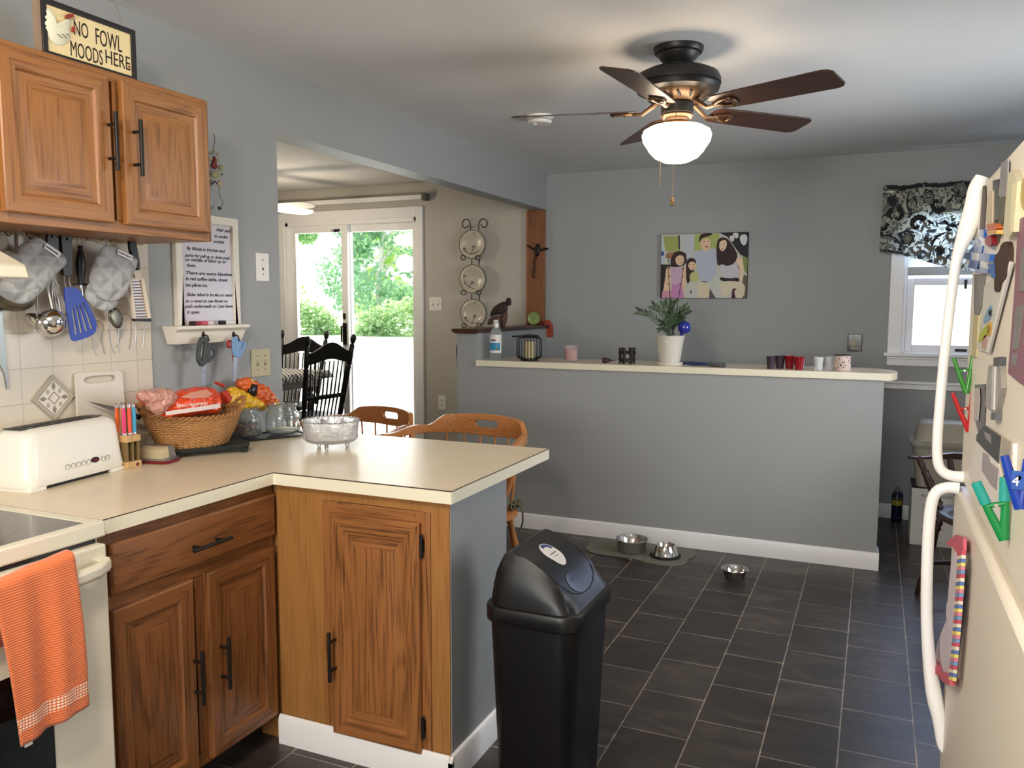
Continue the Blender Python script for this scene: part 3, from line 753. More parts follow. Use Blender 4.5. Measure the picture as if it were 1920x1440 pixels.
MB().lathe([(.050, -.208), (.064, -.216), (.064, -.254), (.060, -.258)], (FX, FY, ZC), 40).build('switch_housing', fblk, fan)
MB().lathe([(.064, -.258), (.066, -.264), (.060, -.272), (.050, -.276), (.047, -.284), (.056, -.290), (.058, -.292)], (FX, FY, ZC), 40).build('lamp_fitter', bz, fan)
MB().lathe([(.058, -.290), (.060, -.293), (.062, -.296), (.058, -.299), (.063, -.302), (.058, -.306)], (FX, FY, ZC), 40).build('brass_ring', mat('brass', srgb(190, 150, 90), .3, .9), fan)
bowlm = mat('lit_bowl', (.95, .92, .86), .3, emis=(1, .80, .58), estr=17)
MB().lathe([(.064, -.300), (.105, -.306), (.130, -.320), (.137, -.338), (.132, -.362), (.112, -.392), (.108, -.400), (.085, -.424), (.05, -.441), (.0, -.448)], (FX, FY, ZC-.0), 56).build('glass_bowl', bowlm, fan)
def blade(k):
    a = math.radians(-23+72*k)+0
    Rz = Matrix.Rotation(a, 4, 'Z'); pit = Matrix.Rotation(math.radians(-13), 4, 'X')
    T = Matrix.Translation((FX, FY, ZC-.240)) @ Rz
    o = [(.165, -.038), (.19, -.056), (.30, -.062), (.63, -.070), (.652, -.062), (.664, -.045), (.664, .045), (.652, .062), (.63, .070), (.30, .062), (.19, .056), (.165, .038)]
    b = MB().shape(o, lambda x, y, t: (x, y, t), -.003, .003); b.xf(T @ pit)
    bo = b.build('blade', bladeM, fan, bevel=.001)
    ar = MB()
    T2 = T @ pit
    loop = [(.150+.022, 0), (.20, .020), (.235, .030), (.258, .022), (.262, 0), (.258, -.022), (.235, -.030), (.20, -.020)]
    ar.tube([T2 @ V((x, y, -.009)) for x, y in smoothpoly(loop, 2)], .006, 8, closed=True)
    for x, y in ((.205, 0), (.245, .024), (.245, -.024)): ar.cyl(T2 @ V((x, y, -.018)), T2 @ V((x, y, -.002)), .008, n=10)
    ar.tube([T2 @ V((.175, 0, -.010)), T2 @ V((.205, 0, -.010))], .006, 8)
    pa = [T @ V((.080, 0, .030)), T @ V((.105, .0, .012)), T @ V((.14, 0, -.012)), T2 @ V((.178, 0, -.010))]
    ar.tube(pa, [.013, .012, .010, .008], 8, flat=.8)
    ar.build('blade_arm', bz, fan)
for k in range(5): blade(k)
for dx_, dy_, z0, z1, nm in ((-.03, -.03, ZC-.34, P(1, FY, 1258, 360).z, 0), (.02, -.045, ZC-.34, P(1, FY, 1267, 378).z, 1)):
    c = MB()
    # chains hang from the switch housing just in front of the bowl
    x, y = FX+dx_-.004*0, FY-.139-(.0 if nm else .002)
    n = int((ZC-.40-z1)/.006)
    pts = [(FX+dx_, FY-.062, ZC-.245), (FX+dx_, FY-.10, ZC-.27), (x, y, ZC-.33), (x, y, z1)]
    c.tube(pts, .0013, 6)
    for i in range(n): c.ball((x, y, z1+i*.006), .0021, 4)
    co = c.build('pull_chain', mat('chain_metal', srgb(150, 130, 105), .35, .8), fan)
    if nm: MB().lathe([(.0, .0), (.003, -.002), (.007, -.010), (.005, -.016), (.009, -.022), (.009, -.028), (.004, -.032), (0, -.033)], (x, y, z1), 16).build('chain_fob', mat('brass', srgb(190, 150, 90), .3, .9), co)
light('POINT', 'fan_bulb', (FX, FY, ZC-.40), 1, size=.03) if False else None
# smoke detector
q = P(2, ZC, 1012, 218)
sd = thing('smoke_detector', 'round white smoke detector on the ceiling beside a fan blade', 'smoke detector', (q.x, q.y, ZC))
MB().lathe([(0, 0), (.074, 0), (.074, -.012), (.066, -.014), (.066, -.030), (.058, -.040), (.0, -.044)], (q.x, q.y, ZC), 40).build('housing', whitep, sd)
MB().lathe([(.0665, -.018), (.0672, -.019), (.0672, -.025), (.0665, -.026)], (q.x, q.y, ZC), 40).build('vent_ring', mat('vent_grey', srgb(150, 150, 145), .6), sd)
MB().lathe([(0, -.043), (.012, -.043), (.012, -.047), (0, -.047)], (q.x-.02, q.y-.02, ZC), 16).build('test_button', whiteb, sd)
# ------------------------------------------------------------------ sign on the cabinet
SX = -2.105
s0, s1 = P(0, SX, 80, 60), P(0, SX, 256, 100)
zt0, zt1 = P(0, SX, 82, -6).z, P(0, SX, 256, 57).z; ztp = (zt0+zt1)/2
sg = thing('rooster_sign', 'black framed cream sign with a white rooster reading NO FOWL MOODS HERE', 'sign', (SX, (s0.y+s1.y)/2, 2.128))
ya, yb, za_, zb_ = s0.y, s1.y, 2.129, ztp
fw_ = .016
MB().shape([(ya, za_), (yb, za_), (yb, zb_), (ya, zb_)], lambda a, b, t: (SX+t, a, b), -.02, 0, [[(ya+fw_, za_+fw_), (yb-fw_, za_+fw_), (yb-fw_, zb_-fw_), (ya+fw_, zb_-fw_)]]).build('frame', mat('sign_black', srgb(28, 24, 26), .5), sg, bevel=.002)
sgm = mat('sign_cream', srgb(236, 218, 168), .6, var=.08, vscale=9)
MB().box(SX-.012, ya+fw_-.002, za_+fw_-.002, SX-.006, yb-fw_+.002, zb_-fw_+.002).build('board', sgm, sg)
MB().box(SX-.021, ya-.012, za_, SX-.004, ya-.0005, zb_-.01).build('side_strip', mat('sign_side', srgb(150, 128, 108), .7), sg)
def sgp(cx, cy): # crop px (scale 3.272) on the sign
    return P(0, SX-.005, cx/3.272, cy/3.272)
ink = mat('sign_ink', srgb(34, 22, 18), .7)
zl = (zb_-za_)
for body, (c0, c1), (cyb, cyt) in (('NO', (452, 540), (210, 100)), ('FOWL', (585, 745), (268, 150)), ('MOODS', (432, 628), (338, 228)), ('HERE', (645, 795), (385, 285))):
    pa = P(0, SX-.005, c0/3.272, (cyb+(-0))/3.272); pb_ = P(0, SX-.005, c1/3.272, (cyb+30)/3.272)
    top = P(0, SX-.005, c0/3.272, cyt/3.272)
    zbase = P(0, SX-.005, (c0)/3.272, cyb/3.272).z
    text(body, (top.z-zbase)*1.22, (SX-.0058, pa.y, zbase), UY, UZ, ink, sg, 'lettering', .0006, width=(pb_.y-pa.y), bold=0.)
hp_ = sgp(793, 410); MB().ball(hp_, .004, 6, sc=(.3, 1, 1)).build('heart_dot', mat('sign_red', srgb(150, 40, 34), .6), sg)
rs = lambda pts: [(x/3.272, y/3.272) for x, y in pts]
body_ = rs([(262, 52), (300, 45), (322, 70), (330, 110), (345, 150), (365, 162), (385, 145), (395, 120), (425, 112), (440, 130), (432, 165), (436, 200), (425, 250), (395, 278), (350, 275), (315, 255), (290, 215), (272, 185), (262, 170), (275, 160), (258, 150), (262, 128), (280, 120), (260, 105), (262, 88), (285, 85)])
rw = mat('rooster_white', srgb(232, 232, 206), .6, bump=.2, bscale=120)
ro = MB().pillow(smoothpoly(body_, 1), px_(0, SX-.004), .010, back=False).build('rooster', rw, sg, smooth=2)
rred = mat('rooster_red', srgb(150, 50, 40), .6)
MB().shape(rs([(390, 112), (398, 92), (408, 98), (415, 86), (424, 94), (436, 88), (436, 108), (410, 116)]), px_(0, SX-.004), .002, .012).build('comb', rred, ro)
MB().shape(rs([(437, 165), (446, 175), (442, 200), (434, 195)]), px_(0, SX-.004), .002, .012).build('wattle', rred, ro)
for k in range(5): MB().tube([sgp(335+k*14, 212+(k % 2)*14)+V((.012, 0, 0)), sgp(350+k*14, 222+(k % 2)*14)+V((.012, 0, 0))], .0012, 5).build('feather_line', mat('feather_grey', srgb(120, 120, 100), .7), ro)
p = [P(0, SX-.01, *c) for c in ((229, 47), (224, 25), (216, 8), (213, -12))]
MB().tube(smoothline([tuple(v) for v in p], 2), .0012, 6).build('hanging_wire', mat('wire_grey', srgb(120, 112, 100), .5), sg)
# ------------------------------------------------------------------ ornament hanging beside the cabinet
OX = XL+.03
orn = thing('angel_ornament', 'beaded hanging angel ornament with a red dress beside the oak cabinet', 'ornament', P(0, OX, 410, 392))
cr = lambda x, y: P(0, OX, 380+x/8, 240+y/8)
twn = mat('twine', srgb(96, 84, 62), .8)
MB().tube(smoothline([tuple(cr(*c)) for c in ((165, 80), (178, 150), (182, 220), (160, 270), (155, 300), (170, 340))], 2), .0014, 6).build('cord', twn, orn)
MB().tube(smoothline([tuple(cr(*c)) for c in ((250, 890), (245, 980), (262, 1050), (298, 1085), (300, 1150), (262, 1190))], 2), .0013, 6).build('cord', twn, orn)
MB().pillow([(380+x/8, 240+y/8) for x, y in ((158, 420), (185, 425), (195, 500), (222, 590), (200, 622), (150, 600), (118, 575), (145, 500))], px_(0, OX), .008).build('dress', mat('orn_red', srgb(120, 34, 30), .6), orn, smooth=2)
og = mat('orn_sage', srgb(158, 154, 112), .7); op = mat('orn_petal', srgb(176, 160, 132), .6)
for i, (x, y, rx, ry, mm) in enumerate(((235, 395, 38, 22, op), (235, 480, 36, 28, op), (115, 460, 30, 30, op), (270, 595, 42, 45, og), (195, 700, 72, 58, og), (255, 830, 42, 52, op), (165, 350, 18, 26, og))):
    MB().pillow([(380+a/8, 240+b/8) for a, b in ell(x, y, rx, ry, 14)], px_(0, OX+.002*(i % 3)), .006).build(['wing', 'wing', 'wing', 'flower', 'skirt', 'leaf', 'head'][i], mm, orn, smooth=2)
bl = mat('orn_black', srgb(24, 22, 20), .5)
for i, (x, y) in enumerate(((290, 695), (150, 832))): MB().ball(cr(x, y), .0035, 6).build('bead', bl, orn)
for x0_, y0_, x1_, y1_ in ((180, 790, 235, 865), (190, 800, 150, 830)): MB().tube([cr(x0_, y0_), cr(x1_, y1_)], .002, 6).build('boot', bl, orn)
MB().shape([(380+x/8, 240+y/8) for x, y in ((228, 1180), (255, 1185), (288, 1200), (262, 1230), (240, 1225))], px_(0, OX), -.002, .003).build('heart_charm', bl, orn)
# ------------------------------------------------------------------ whiteboard with shelf, markers, scissors
wb = thing('memo_board', 'white framed whiteboard with handwritten notes above a small ledge', 'whiteboard', (XL, 2.5, 1.36))
WY0, WY1 = P(0, XL+.02, 331, 520).y, P(0, XL+.02, 449, 520).y
WZt, WZb = P(0, XL+.02, 447, 411).z, P(0, XL+.04, 334, 612).z
fwd = .032
MB().shape([(WY0, WZb), (WY1, WZb), (WY1, WZt), (WY0, WZt)], lambda a, b, t: (XL+t, a, b), 0, .022, [[(WY0+fwd, WZb+.002), (WY1-fwd, WZb+.002), (WY1-fwd, WZt-fwd), (WY0+fwd, WZt-fwd)]]).build('frame', mat('board_white', srgb(232, 226, 212), .4), wb, bevel=.003)
MB().box(XL, WY0+fwd-.002, WZb, XL+.010, WY1-fwd+.002, WZt-fwd+.002).build('writing_surface', mat('board_face', srgb(218, 214, 222), .2), wb)
sy0, sy1 = P(0, XL+.07, 330, 612).y, P(0, XL+.07, 468, 613).y
zs = P(0, XL+.07, 330, 612).z
ld_ = MB()
L3 = [(0, 0), (.075, 0), (.075, -.012), (.062, -.018), (.056, -.024), (.050, -.060), (.046, -.068), (0, -.068)]
n = len(L3); tp_ = .022
vs = []
for y, sgn in ((sy0, 1), (sy1, -1)):
    for d_, h_ in L3: vs.append((XL+d_, y+sgn*(tp_*min(1, -h_/.06)), zs+h_))
ld_.add(vs, [(i, (i+1) % n, n+(i+1) % n, n+i) for i in range(n)]+[tuple(range(n))[::-1], tuple(range(n, 2*n))])
ld_.build('ledge', mat('board_white', srgb(232, 226, 212), .4), wb, bevel=.0015)
hk = []
for px0 in (381, 438):
    c = P(0, XL+.055, px0, 627); h = MB(); h.ball(c, .008, 8, sc=(.6, 1, 1.5))
    h.tube([c, c+V((.022, 0, -.006)), c+V((.026, .0, -.018)), c+V((.024, 0, -.026)), c+V((.030, 0, -.020))], .003, 6); h.build('hook', mat('hook_black', srgb(40, 34, 30), .4, .5), wb); hk.append(c)
wm = mat('marker_ink', srgb(28, 26, 34), .6)
lines = [(433, 'chair pads', 405, 434), (445, 'in under', 402, 428), (455, 'outside', 400, 420), (468, 'By Blinds in kitchen and', 350, 422), (481, 'parlor for pull up or down push', 347, 431), (489, 'on middle of blind up or', 347, 424), (500, 'down.', 350, 367),
         (514, 'There are extra blankets', 348, 435), (525, 'in red coffee table, closet', 348, 427), (537, 'two pillows too.', 348, 389), (555, 'Slider blind is broke so need', 350, 436), (567, 'so u need to use finger to', 348, 427), (577, 'push underneath so I just leave', 347, 437), (588, 'it open.', 351, 375)]
for y_, tx, xa, xb in lines:
    pa, pb_ = P(0, XL+.011, xa, y_), P(0, XL+.011, xb, y_)
    zc_ = P(0, XL+.011, (xa+xb)/2, y_+.0).z
    text(tx, .0175, (XL+.0104, pa.y, pa.z), UY, (UZ+UY*.0), wm, wb, 'handwriting', .0002, shear=.25, width=pb_.y-pa.y, bold=.0004)
mc = [('red capped marker lying left on the whiteboard ledge', (357, 373), srgb(150, 30, 60), srgb(40, 14, 20)), ('pink and white marker in the middle of the whiteboard ledge', (378, 398), srgb(205, 90, 110), srgb(225, 215, 215)), ('black capped white marker at the right of the whiteboard ledge', (412, 438), srgb(232, 230, 228), srgb(30, 26, 40))]
for k, (lb, (xa, xb), c1, c2) in enumerate(mc):
    pa, pb_ = P(0, XL+.045, xa, 607), P(0, XL+.045, xb, 607)
    t = thing('marker', lb, 'marker', (XL+.045, pa.y, zs), group='markers on the ledge')
    cap_ = .35 if k == 2 else .5
    ym = pa.y+(pb_.y-pa.y)*cap_
    A = mat('marker_a%d' % k, c1, .4); C_ = mat('marker_b%d' % k, c2, .4)
    MB().cyl((XL+.045, ym, zs+.0085), (XL+.045, pb_.y, zs+.0085), .0082, n=14).build('barrel', A if k != 1 else C_, t)
    MB().cyl((XL+.045, pa.y, zs+.0085), (XL+.045, ym, zs+.0085), .0086, n=14).build('cap', C_ if k != 1 else A, t)
# grey scissors
SXX = XL+.083
sc1 = thing('scissors', 'large dark grey handled scissors hanging from the left ledge hook', 'scissors', P(0, SXX, 380, 722))
cr = lambda pts: [(320+x/8, 600+y/8) for x, y in pts]
gh = mat('scissor_grey', srgb(62, 66, 66), .5)
MB().shape(smoothpoly(cr([(430, 265), (500, 245), (560, 270), (555, 400), (545, 640), (460, 710), (420, 660), (388, 590), (395, 440)]), 1), px_(0, SXX), -.006, .006, [smoothpoly(cr([(470, 330), (505, 330), (495, 450), (470, 600), (440, 600), (440, 460)]), 1)]).build('long_handle', gh, sc1, bevel=.002)
MB().shape(smoothpoly(cr([(540, 350), (620, 360), (690, 420), (695, 480), (650, 570), (540, 665), (545, 500)]), 1), px_(0, SXX+.003), -.006, .006, [smoothpoly(cr(ell(615, 495, 34, 58, 12)), 1)]).build('round_handle', gh, sc1, bevel=.002)
MB().shape(cr([(470, 690), (535, 655), (515, 780), (520, 985), (448, 985), (445, 790)]), px_(0, SXX), -.0015, .0015).build('blades', steel, sc1)
MB().cyl(P(0, SXX-.004, 320+485/8, 600+778/8), P(0, SXX+.005, 320+485/8, 600+778/8), .004, n=10).build('pivot_screw', chrome, sc1)
sc2 = thing('scissors', 'light blue handled scissors hanging from the right ledge hook', 'scissors', P(0, SXX, 440, 710))
MB().shape(smoothpoly(cr([(925, 260), (985, 245), (1010, 300), (1000, 440), (990, 560), (945, 550), (920, 420)]), 1), px_(0, SXX), -.005, .005).build('handle', mat('scissor_blue', srgb(120, 158, 200), .5), sc2, bevel=.002)
MB().shape(smoothpoly(cr([(1000, 320), (1090, 310), (1130, 360), (1110, 430), (1030, 570), (985, 560), (1000, 440)]), 1), px_(0, SXX+.002), -.005, .005, [cr([(1070, 345), (1095, 350), (1075, 420), (1045, 440)])]).build('handle', mat('scissor_blue', srgb(120, 158, 200), .5), sc2, bevel=.002)
MB().shape(cr([(945, 545), (1015, 565), (985, 660), (975, 920), (935, 920), (935, 660)]), px_(0, SXX), -.0015, .0015).build('blades', steel, sc2)
sc3 = MB().shape(smoothpoly(cr(ell(893, 360, 46, 66, 12)), 1), px_(0, SXX-.012), -.004, .004, [smoothpoly(cr(ell(893, 360, 22, 42, 12)), 1)]).shape(cr([(915, 420), (935, 420), (960, 700), (945, 700)]), px_(0, SXX-.012), -.002, .002)
tag(sc3.build('scissors', mat('scissor_red', srgb(170, 44, 50), .5)), 'small red handled scissors behind the light blue pair', 'scissors')
# ------------------------------------------------------------------ utensil rail
RX = XL+.008
ry1 = P(0, RX+.015, 262, 452).y
rz0 = P(0, RX+.015, 250, 458).z
rail = thing('hook_rail', 'wooden utensil rail with small wire hooks under the wall cabinet', 'rail', (RX, 1.8, rz0))
MB().box(RX, 1.412, rz0, RX+.016, ry1+.02, rz0+.055).build('board', oak('rail_wood', 1, srgb(190, 165, 128), srgb(160, 134, 98), .5, .6, .3), rail, bevel=.002)
q = P(0, RX+.018, 259, 452); MB().cyl(q, q+V((.003, 0, 0)), .006, n=12).build('screw', blk, rail)
for xx, yy in ((3, 440), (33, 440), (60, 442), (95, 442), (122, 443), (150, 446), (178, 448), (195, 450), (245, 452)):
    q = P(0, RX+.018, xx, yy); h = MB()
    h.tube(smoothline([tuple(q+V(d)) for d in ((0, 0, .012), (.016, 0, .008), (.026, 0, -.004), (.036, 0, -.006), (.042, 0, .004))], 2), .0016, 6)
    h.build('hook', mat('hook_brass', srgb(120, 100, 76), .4, .6), rail)
HX = XL+.055
def pin(pts): return [tuple(p) for p in pts]
def ut(name, label, cat, px, py): return thing(name, label, cat, P(0, HX, px, py))
c5 = lambda pts: [(x/4.8, 400+y/4.8) for x, y in pts]       # crop 0..300, 400..700 scaled 4.8
def tube_px(pts, r, X, n=8):
    return MB().tube([P(0, X if len(p) < 3 else p[2], p[0]/4.8, 400+p[1]/4.8) for p in pts], r, n)
quilt = mat('quilted_grey', srgb(186, 190, 192), .95, sheen=.3)
nt = quilt.node_tree; b_ = nt.nodes['Principled BSDF']; tc = nt.nodes.new('ShaderNodeTexCoord')
mu = None
for k, an in enumerate((.75, -.75)):
    mp = nt.nodes.new('ShaderNodeMapping'); mp.inputs['Rotation'].default_value = (an, 0, 0); nt.links.new(tc.outputs['Object'], mp.inputs['Vector'])
    w = nt.nodes.new('ShaderNodeTexWave'); w.bands_direction = 'Z'; w.inputs['Scale'].default_value = 6; w.inputs['Distortion'].default_value = .6; nt.links.new(mp.outputs[0], w.inputs['Vector'])
    if mu is None: mu = w.outputs['Fac']
    else:
        mm = nt.nodes.new('ShaderNodeMath'); mm.operation = 'MINIMUM'; nt.links.new(mu, mm.inputs[0]); nt.links.new(w.outputs['Fac'], mm.inputs[1]); mu = mm.outputs[0]
bp = nt.nodes.new('ShaderNodeBump'); bp.inputs['Strength'].default_value = 1; bp.inputs['Distance'].default_value = .012; nt.links.new(mu, bp.inputs['Height']); nt.links.new(bp.outputs['Normal'], b_.inputs['Normal'])
def label_strip(par, x0_, y0_, x1_, y1_, X):
    a, b2 = P(0, X, x0_/4.8, 400+y0_/4.8), P(0, X, x1_/4.8, 400+y1_/4.8); d = (b2-a); d.x = 0; n_ = V((0, -d.z, d.y)).normalized()*.0085
    o = MB().add([a+n_, a-n_, b2-n_, b2+n_, a+n_+V((.001, 0, 0)), a-n_+V((.001, 0, 0)), b2-n_+V((.001, 0, 0)), b2+n_+V((.001, 0, 0))], [(0, 1, 2, 3), (4, 7, 6, 5), (0, 4, 5, 1), (1, 5, 6, 2), (2, 6, 7, 3), (3, 7, 4, 0)]).build('brand_label', whiteb, par)
    m2 = MB()
    for k in range(9):
        u = (k+.8)/10.2; c = a.lerp(b2, u); m2.box(c.x+.0011, c.y-.0016, c.z-.003, c.x+.0016, c.y+.0016, c.z+.003)
    m2.build('label_print', blk, par)
mt1 = ut('oven_mitt', 'grey quilted oven mitt hanging left beside the range hood', 'oven mitt', 40, 570)
MB().pillow(smoothpoly(c5([(0, 600), (0, 300), (110, 350), (180, 260), (330, 190), (400, 230), (560, 330), (620, 420), (595, 470), (440, 620), (390, 700), (330, 760), (250, 815), (170, 825), (80, 790), (0, 740)]), 2), px_(0, HX+.045), .028, 7).build('mitt_body', quilt, mt1, smooth=3, sub=1)
MB().pillow(smoothpoly(c5([(0, 590), (100, 600), (200, 690), (330, 680), (400, 640), (330, 760), (250, 815), (170, 825), (80, 790), (0, 740), (-60, 680)]), 2), px_(0, HX+.062), .026, 6).build('mitt_thumb', quilt, mt1, smooth=3, sub=1)
label_strip(mt1, 405, 290, 535, 380, HX+.069)
tube_px([(200, 160, HX+.02), (215, 200, HX+.04), (260, 250, HX+.045)], .003, HX).build('hanging_loop', quilt, mt1)
mt2 = ut('oven_mitt', 'grey quilted oven mitt hanging right beside the grater', 'oven mitt', 205, 585)
MB().pillow(smoothpoly(c5([(950, 265), (1090, 310), (1240, 390), (1250, 440), (1180, 600), (1140, 730), (1060, 800), (960, 810), (880, 770), (825, 690), (790, 600), (820, 480), (900, 300)]), 2), px_(0, HX+.04), .026, 7).build('mitt_body', quilt, mt2, smooth=3, sub=1)
MB().pillow(smoothpoly(c5([(800, 600), (880, 770), (1000, 810), (1080, 780), (1060, 840), (980, 890), (880, 870), (800, 820), (750, 740), (770, 660)]), 2), px_(0, HX+.020), .016, 6).build('mitt_thumb', quilt, mt2, smooth=3, sub=1)
label_strip(mt2, 1062, 345, 1190, 405, HX+.0645)
for a in (840, 935): tube_px([(a, 210, HX), (a+20, 260, HX+.01), (960, 290, HX+.03)], .0025, HX).build('hanging_loop', quilt, mt2)
pot = mat('quilt_corner', srgb(176, 172, 160), .95)
# big spoon / strainer at the far left
sp_ = ut('saucepan', 'dull grey metal pan bottom showing below the left oven mitt', 'pan', 30, 598)
q = P(0, HX+.015, 175/4.8, 400+740/4.8)
MB().lathe([(.0, -.048), (.03, -.044), (.055, -.03), (.066, -.01), (.068, .004), (.066, .004), (.05, -.022), (.0, -.04)], q-V((.022, 0, 0)), 32, ax=(.1, .0, 1), sx=.62).build('pan_bowl', mat('dull_steel', srgb(120, 116, 104), .35, .9), sp_)
tube_px([(170, 690, HX+.015), (150, 400, HX+.01), (145, 180, HX)], .005, HX).build('pan_handle', steel, sp_)
# ladle
ldl = ut('ladle', 'shiny chrome ladle hanging left of the blue spatula', 'ladle', 95, 632)
q = P(0, HX+.03, 455/4.8, 400+985/4.8)
MB().lathe([(0, -.040), (.02, -.036), (.036, -.024), (.043, -.006), (.045, .006), (.043, .006), (.03, -.018), (0, -.03)], q, 32, ax=(-1, 0, .45)).build('ladle_bowl', chrome, ldl, smooth=3)
MB().tube([q+V((.0, .0, .008)), P(0, HX+.02, 470/4.8, 400+870/4.8), P(0, HX+.01, 425/4.8, 400+660/4.8), P(0, HX, 405/4.8, 400+185/4.8)], [.005, .006, .005, .004], 8).build('ladle_handle', steel, ldl)
# second scoop behind
ld2 = ut('serving_spoon', 'small steel scoop half hidden behind the chrome ladle', 'spoon', 65, 620)
q = P(0, HX, 335/4.8, 400+935/4.8); MB().lathe([(0, -.026), (.018, -.022), (.03, -.006), (.032, .004), (.03, .004), (0, -.02)], q, 24, ax=(.3, 0, 1)).build('spoon_bowl', chrome, ld2)
MB().tube([q, P(0, HX, 330/4.8, 400+500/4.8)], .0035, 8).build('spoon_handle', steel, ld2)
# whisk
wk = ut('whisk', 'wire whisk hanging head down between the ladle and the blue spatula', 'whisk', 110, 605)
top_ = P(0, HX+.005, 470/4.8, 400+560/4.8); bot = P(0, HX+.005, 545/4.8, 400+960/4.8); ax_ = (bot-top_)
sd_ = ax_.normalized().cross(V((1, 0, 0)))
for k in range(9):
    a = PI*k/9; w_d = sd_*math.cos(a)+V((1, 0, 0))*math.sin(a)*.5
    L_ = []
    for j in range(17):
        u = j/16; ph = u*PI; L_.append(tuple(top_+ax_*math.sin(ph)+w_d*.028*math.sin(2*ph)*-1*(1 if True else 0)))
    MB().tube(L_, .0009, 5).build('whisk_wire', steel, wk)
MB().tube([top_, P(0, HX, 440/4.8, 400+300/4.8)], .005, 8).build('whisk_handle', steel, wk)
# black handle behind the mitt
bh = ut('kitchen_knife', 'black handled utensil partly hidden behind the left oven mitt', 'utensil', 95, 500)
MB().shape(smoothpoly(c5([(410, 230), (430, 165), (470, 155), (490, 180), (515, 300), (500, 420), (440, 420)]), 1), px_(0, HX+.008), -.006, .006, [c5(ell(457, 208, 9, 12, 10))]).build('handle', blkp, bh, bevel=.002)
tube_px([(465, 400, HX+.008), (470, 640, HX+.008)], .003, HX).build('shank', steel, bh)
# blue spatula
bs = ut('spatula', 'bright blue slotted spatula with a wide black handle', 'spatula', 150, 640)
MB().shape(smoothpoly(c5([(535, 175), (560, 165), (620, 168), (635, 200), (645, 545), (620, 562), (565, 560), (552, 535), (548, 380)]), 1), px_(0, HX+.012), -.008, .008, [c5(ell(587, 230, 9, 12, 10))]).build('handle', blkp, bs, bevel=.003)
for x0_, x1_ in ((580, 590), (625, 640)): tube_px([(x0_, 555, HX+.012), (x0_-2, 600, HX+.014), (x1_, 672, HX+.02)], .0022, HX).build('wire_shank', steel, bs)
slots = [c5([(640, 845), (655, 845), (695, 1090), (672, 1095)]), c5([(672, 830), (688, 828), (740, 1075), (718, 1082)]), c5([(705, 830), (722, 826), (787, 1055), (765, 1062)]), c5([(735, 800), (750, 795), (833, 1040), (812, 1046)])]
sbl = MB().shape(smoothpoly(c5([(568, 680), (600, 662), (690, 668), (715, 700), (800, 830), (868, 980), (865, 1050), (830, 1100), (690, 1150), (650, 1150), (630, 1110), (600, 900)]), 1), px_(0, HX+.022), -.0015, .0025, slots)
sbl.build('spatula_blade', mat('blue_nylon', srgb(20, 62, 168), .38), bs)
# honing steel
hs = ut('honing_steel', 'black handled honing steel hanging right of the blue spatula', 'honing steel', 152, 555)
def on_line(a, b2, prof, name, m_, par, X=HX+.012):
    A_, B_ = P(0, X, a[0]/4.8, 400+a[1]/4.8), P(0, X, b2[0]/4.8, 400+b2[1]/4.8)
    MB().tube([A_.lerp(B_, u) for u, r in prof], [r for u, r in prof], 14).build(name, m_, par)
on_line((722, 290), (728, 635), [(0, .007), (.06, .009), (.10, .006), (.2, .011), (.45, .016), (.7, .014), (.9, .009), (1, .010)], 'handle', blkp, hs)
on_line((660, 640), (790, 640), [(0, .003), (.5, .004), (1, .003)], 'guard', blkp, hs)
on_line((728, 645), (740, 745), [(0, .0045), (1, .0045)], 'steel_rod', steel, hs)
tube_px([(722, 290), (708, 240), (720, 200), (735, 240), (724, 290)], .0015, HX+.012).build('hanging_ring', steel, hs)
# slotted spoon under the right mitt
ss = ut('serving_spoon', 'large oval steel spoon hanging below the right oven mitt', 'spoon', 215, 615)
MB().pillow(smoothpoly(c5([(965, 900), (1010, 850), (1070, 855), (1108, 920), (1105, 1000), (1080, 1040), (1030, 1030), (985, 970)]), 2), px_(0, HX+.006), .006).build('spoon_bowl', mat('dull_steel', srgb(120, 116, 104), .35, .9), ss, smooth=3)
tube_px([(1010, 880), (960, 600), (950, 300)], .003, HX+.006).build('spoon_handle', steel, ss)
# grater
gt = ut('grater', 'narrow white framed grater with a black handle at the right of the rail', 'grater', 265, 605)
MB().shape(smoothpoly(c5([(1158, 225), (1200, 220), (1225, 300), (1258, 510), (1215, 512), (1160, 330)]), 1), px_(0, HX+.010), -.007, .007).build('handle', blkp, gt, bevel=.002)
fo = c5([(1150, 590), (1215, 575), (1285, 580), (1355, 960), (1345, 968), (1205, 965)])
fi = c5([(1178, 605), (1262, 598), (1325, 940), (1215, 948)])
MB().shape(fo, px_(0, HX+.012), -.006, .006, [fi]).shape(c5([(1190, 515), (1258, 512), (1262, 580), (1212, 585)]), px_(0, HX+.011), -.004, .004).build('frame', mat('grater_cream', srgb(226, 214, 196), .4), gt, bevel=.001)
MB().shape(fi, px_(0, HX+.010), -.001, .001).build('grating_plate', steel, gt)
for k in range(13):
    u = (k+.5)/13; xa, ya_ = 1178+(1215-1178)*u, 605+(945-605)*u; xb = 1262+(1325-1262)*u
    tube_px([(xa+3, ya_), (xb-3, ya_-3)], .0022, HX+.0125, 6).build('grating_ridge', mat('ridge_copper', srgb(176, 138, 116), .35, .7), gt)
MB().shape(c5([(1198, 948), (1348, 945), (1352, 968), (1340, 975), (1205, 972)]), px_(0, HX+.0125), -.008, .008).build('end_cap', blkp, gt, bevel=.001)
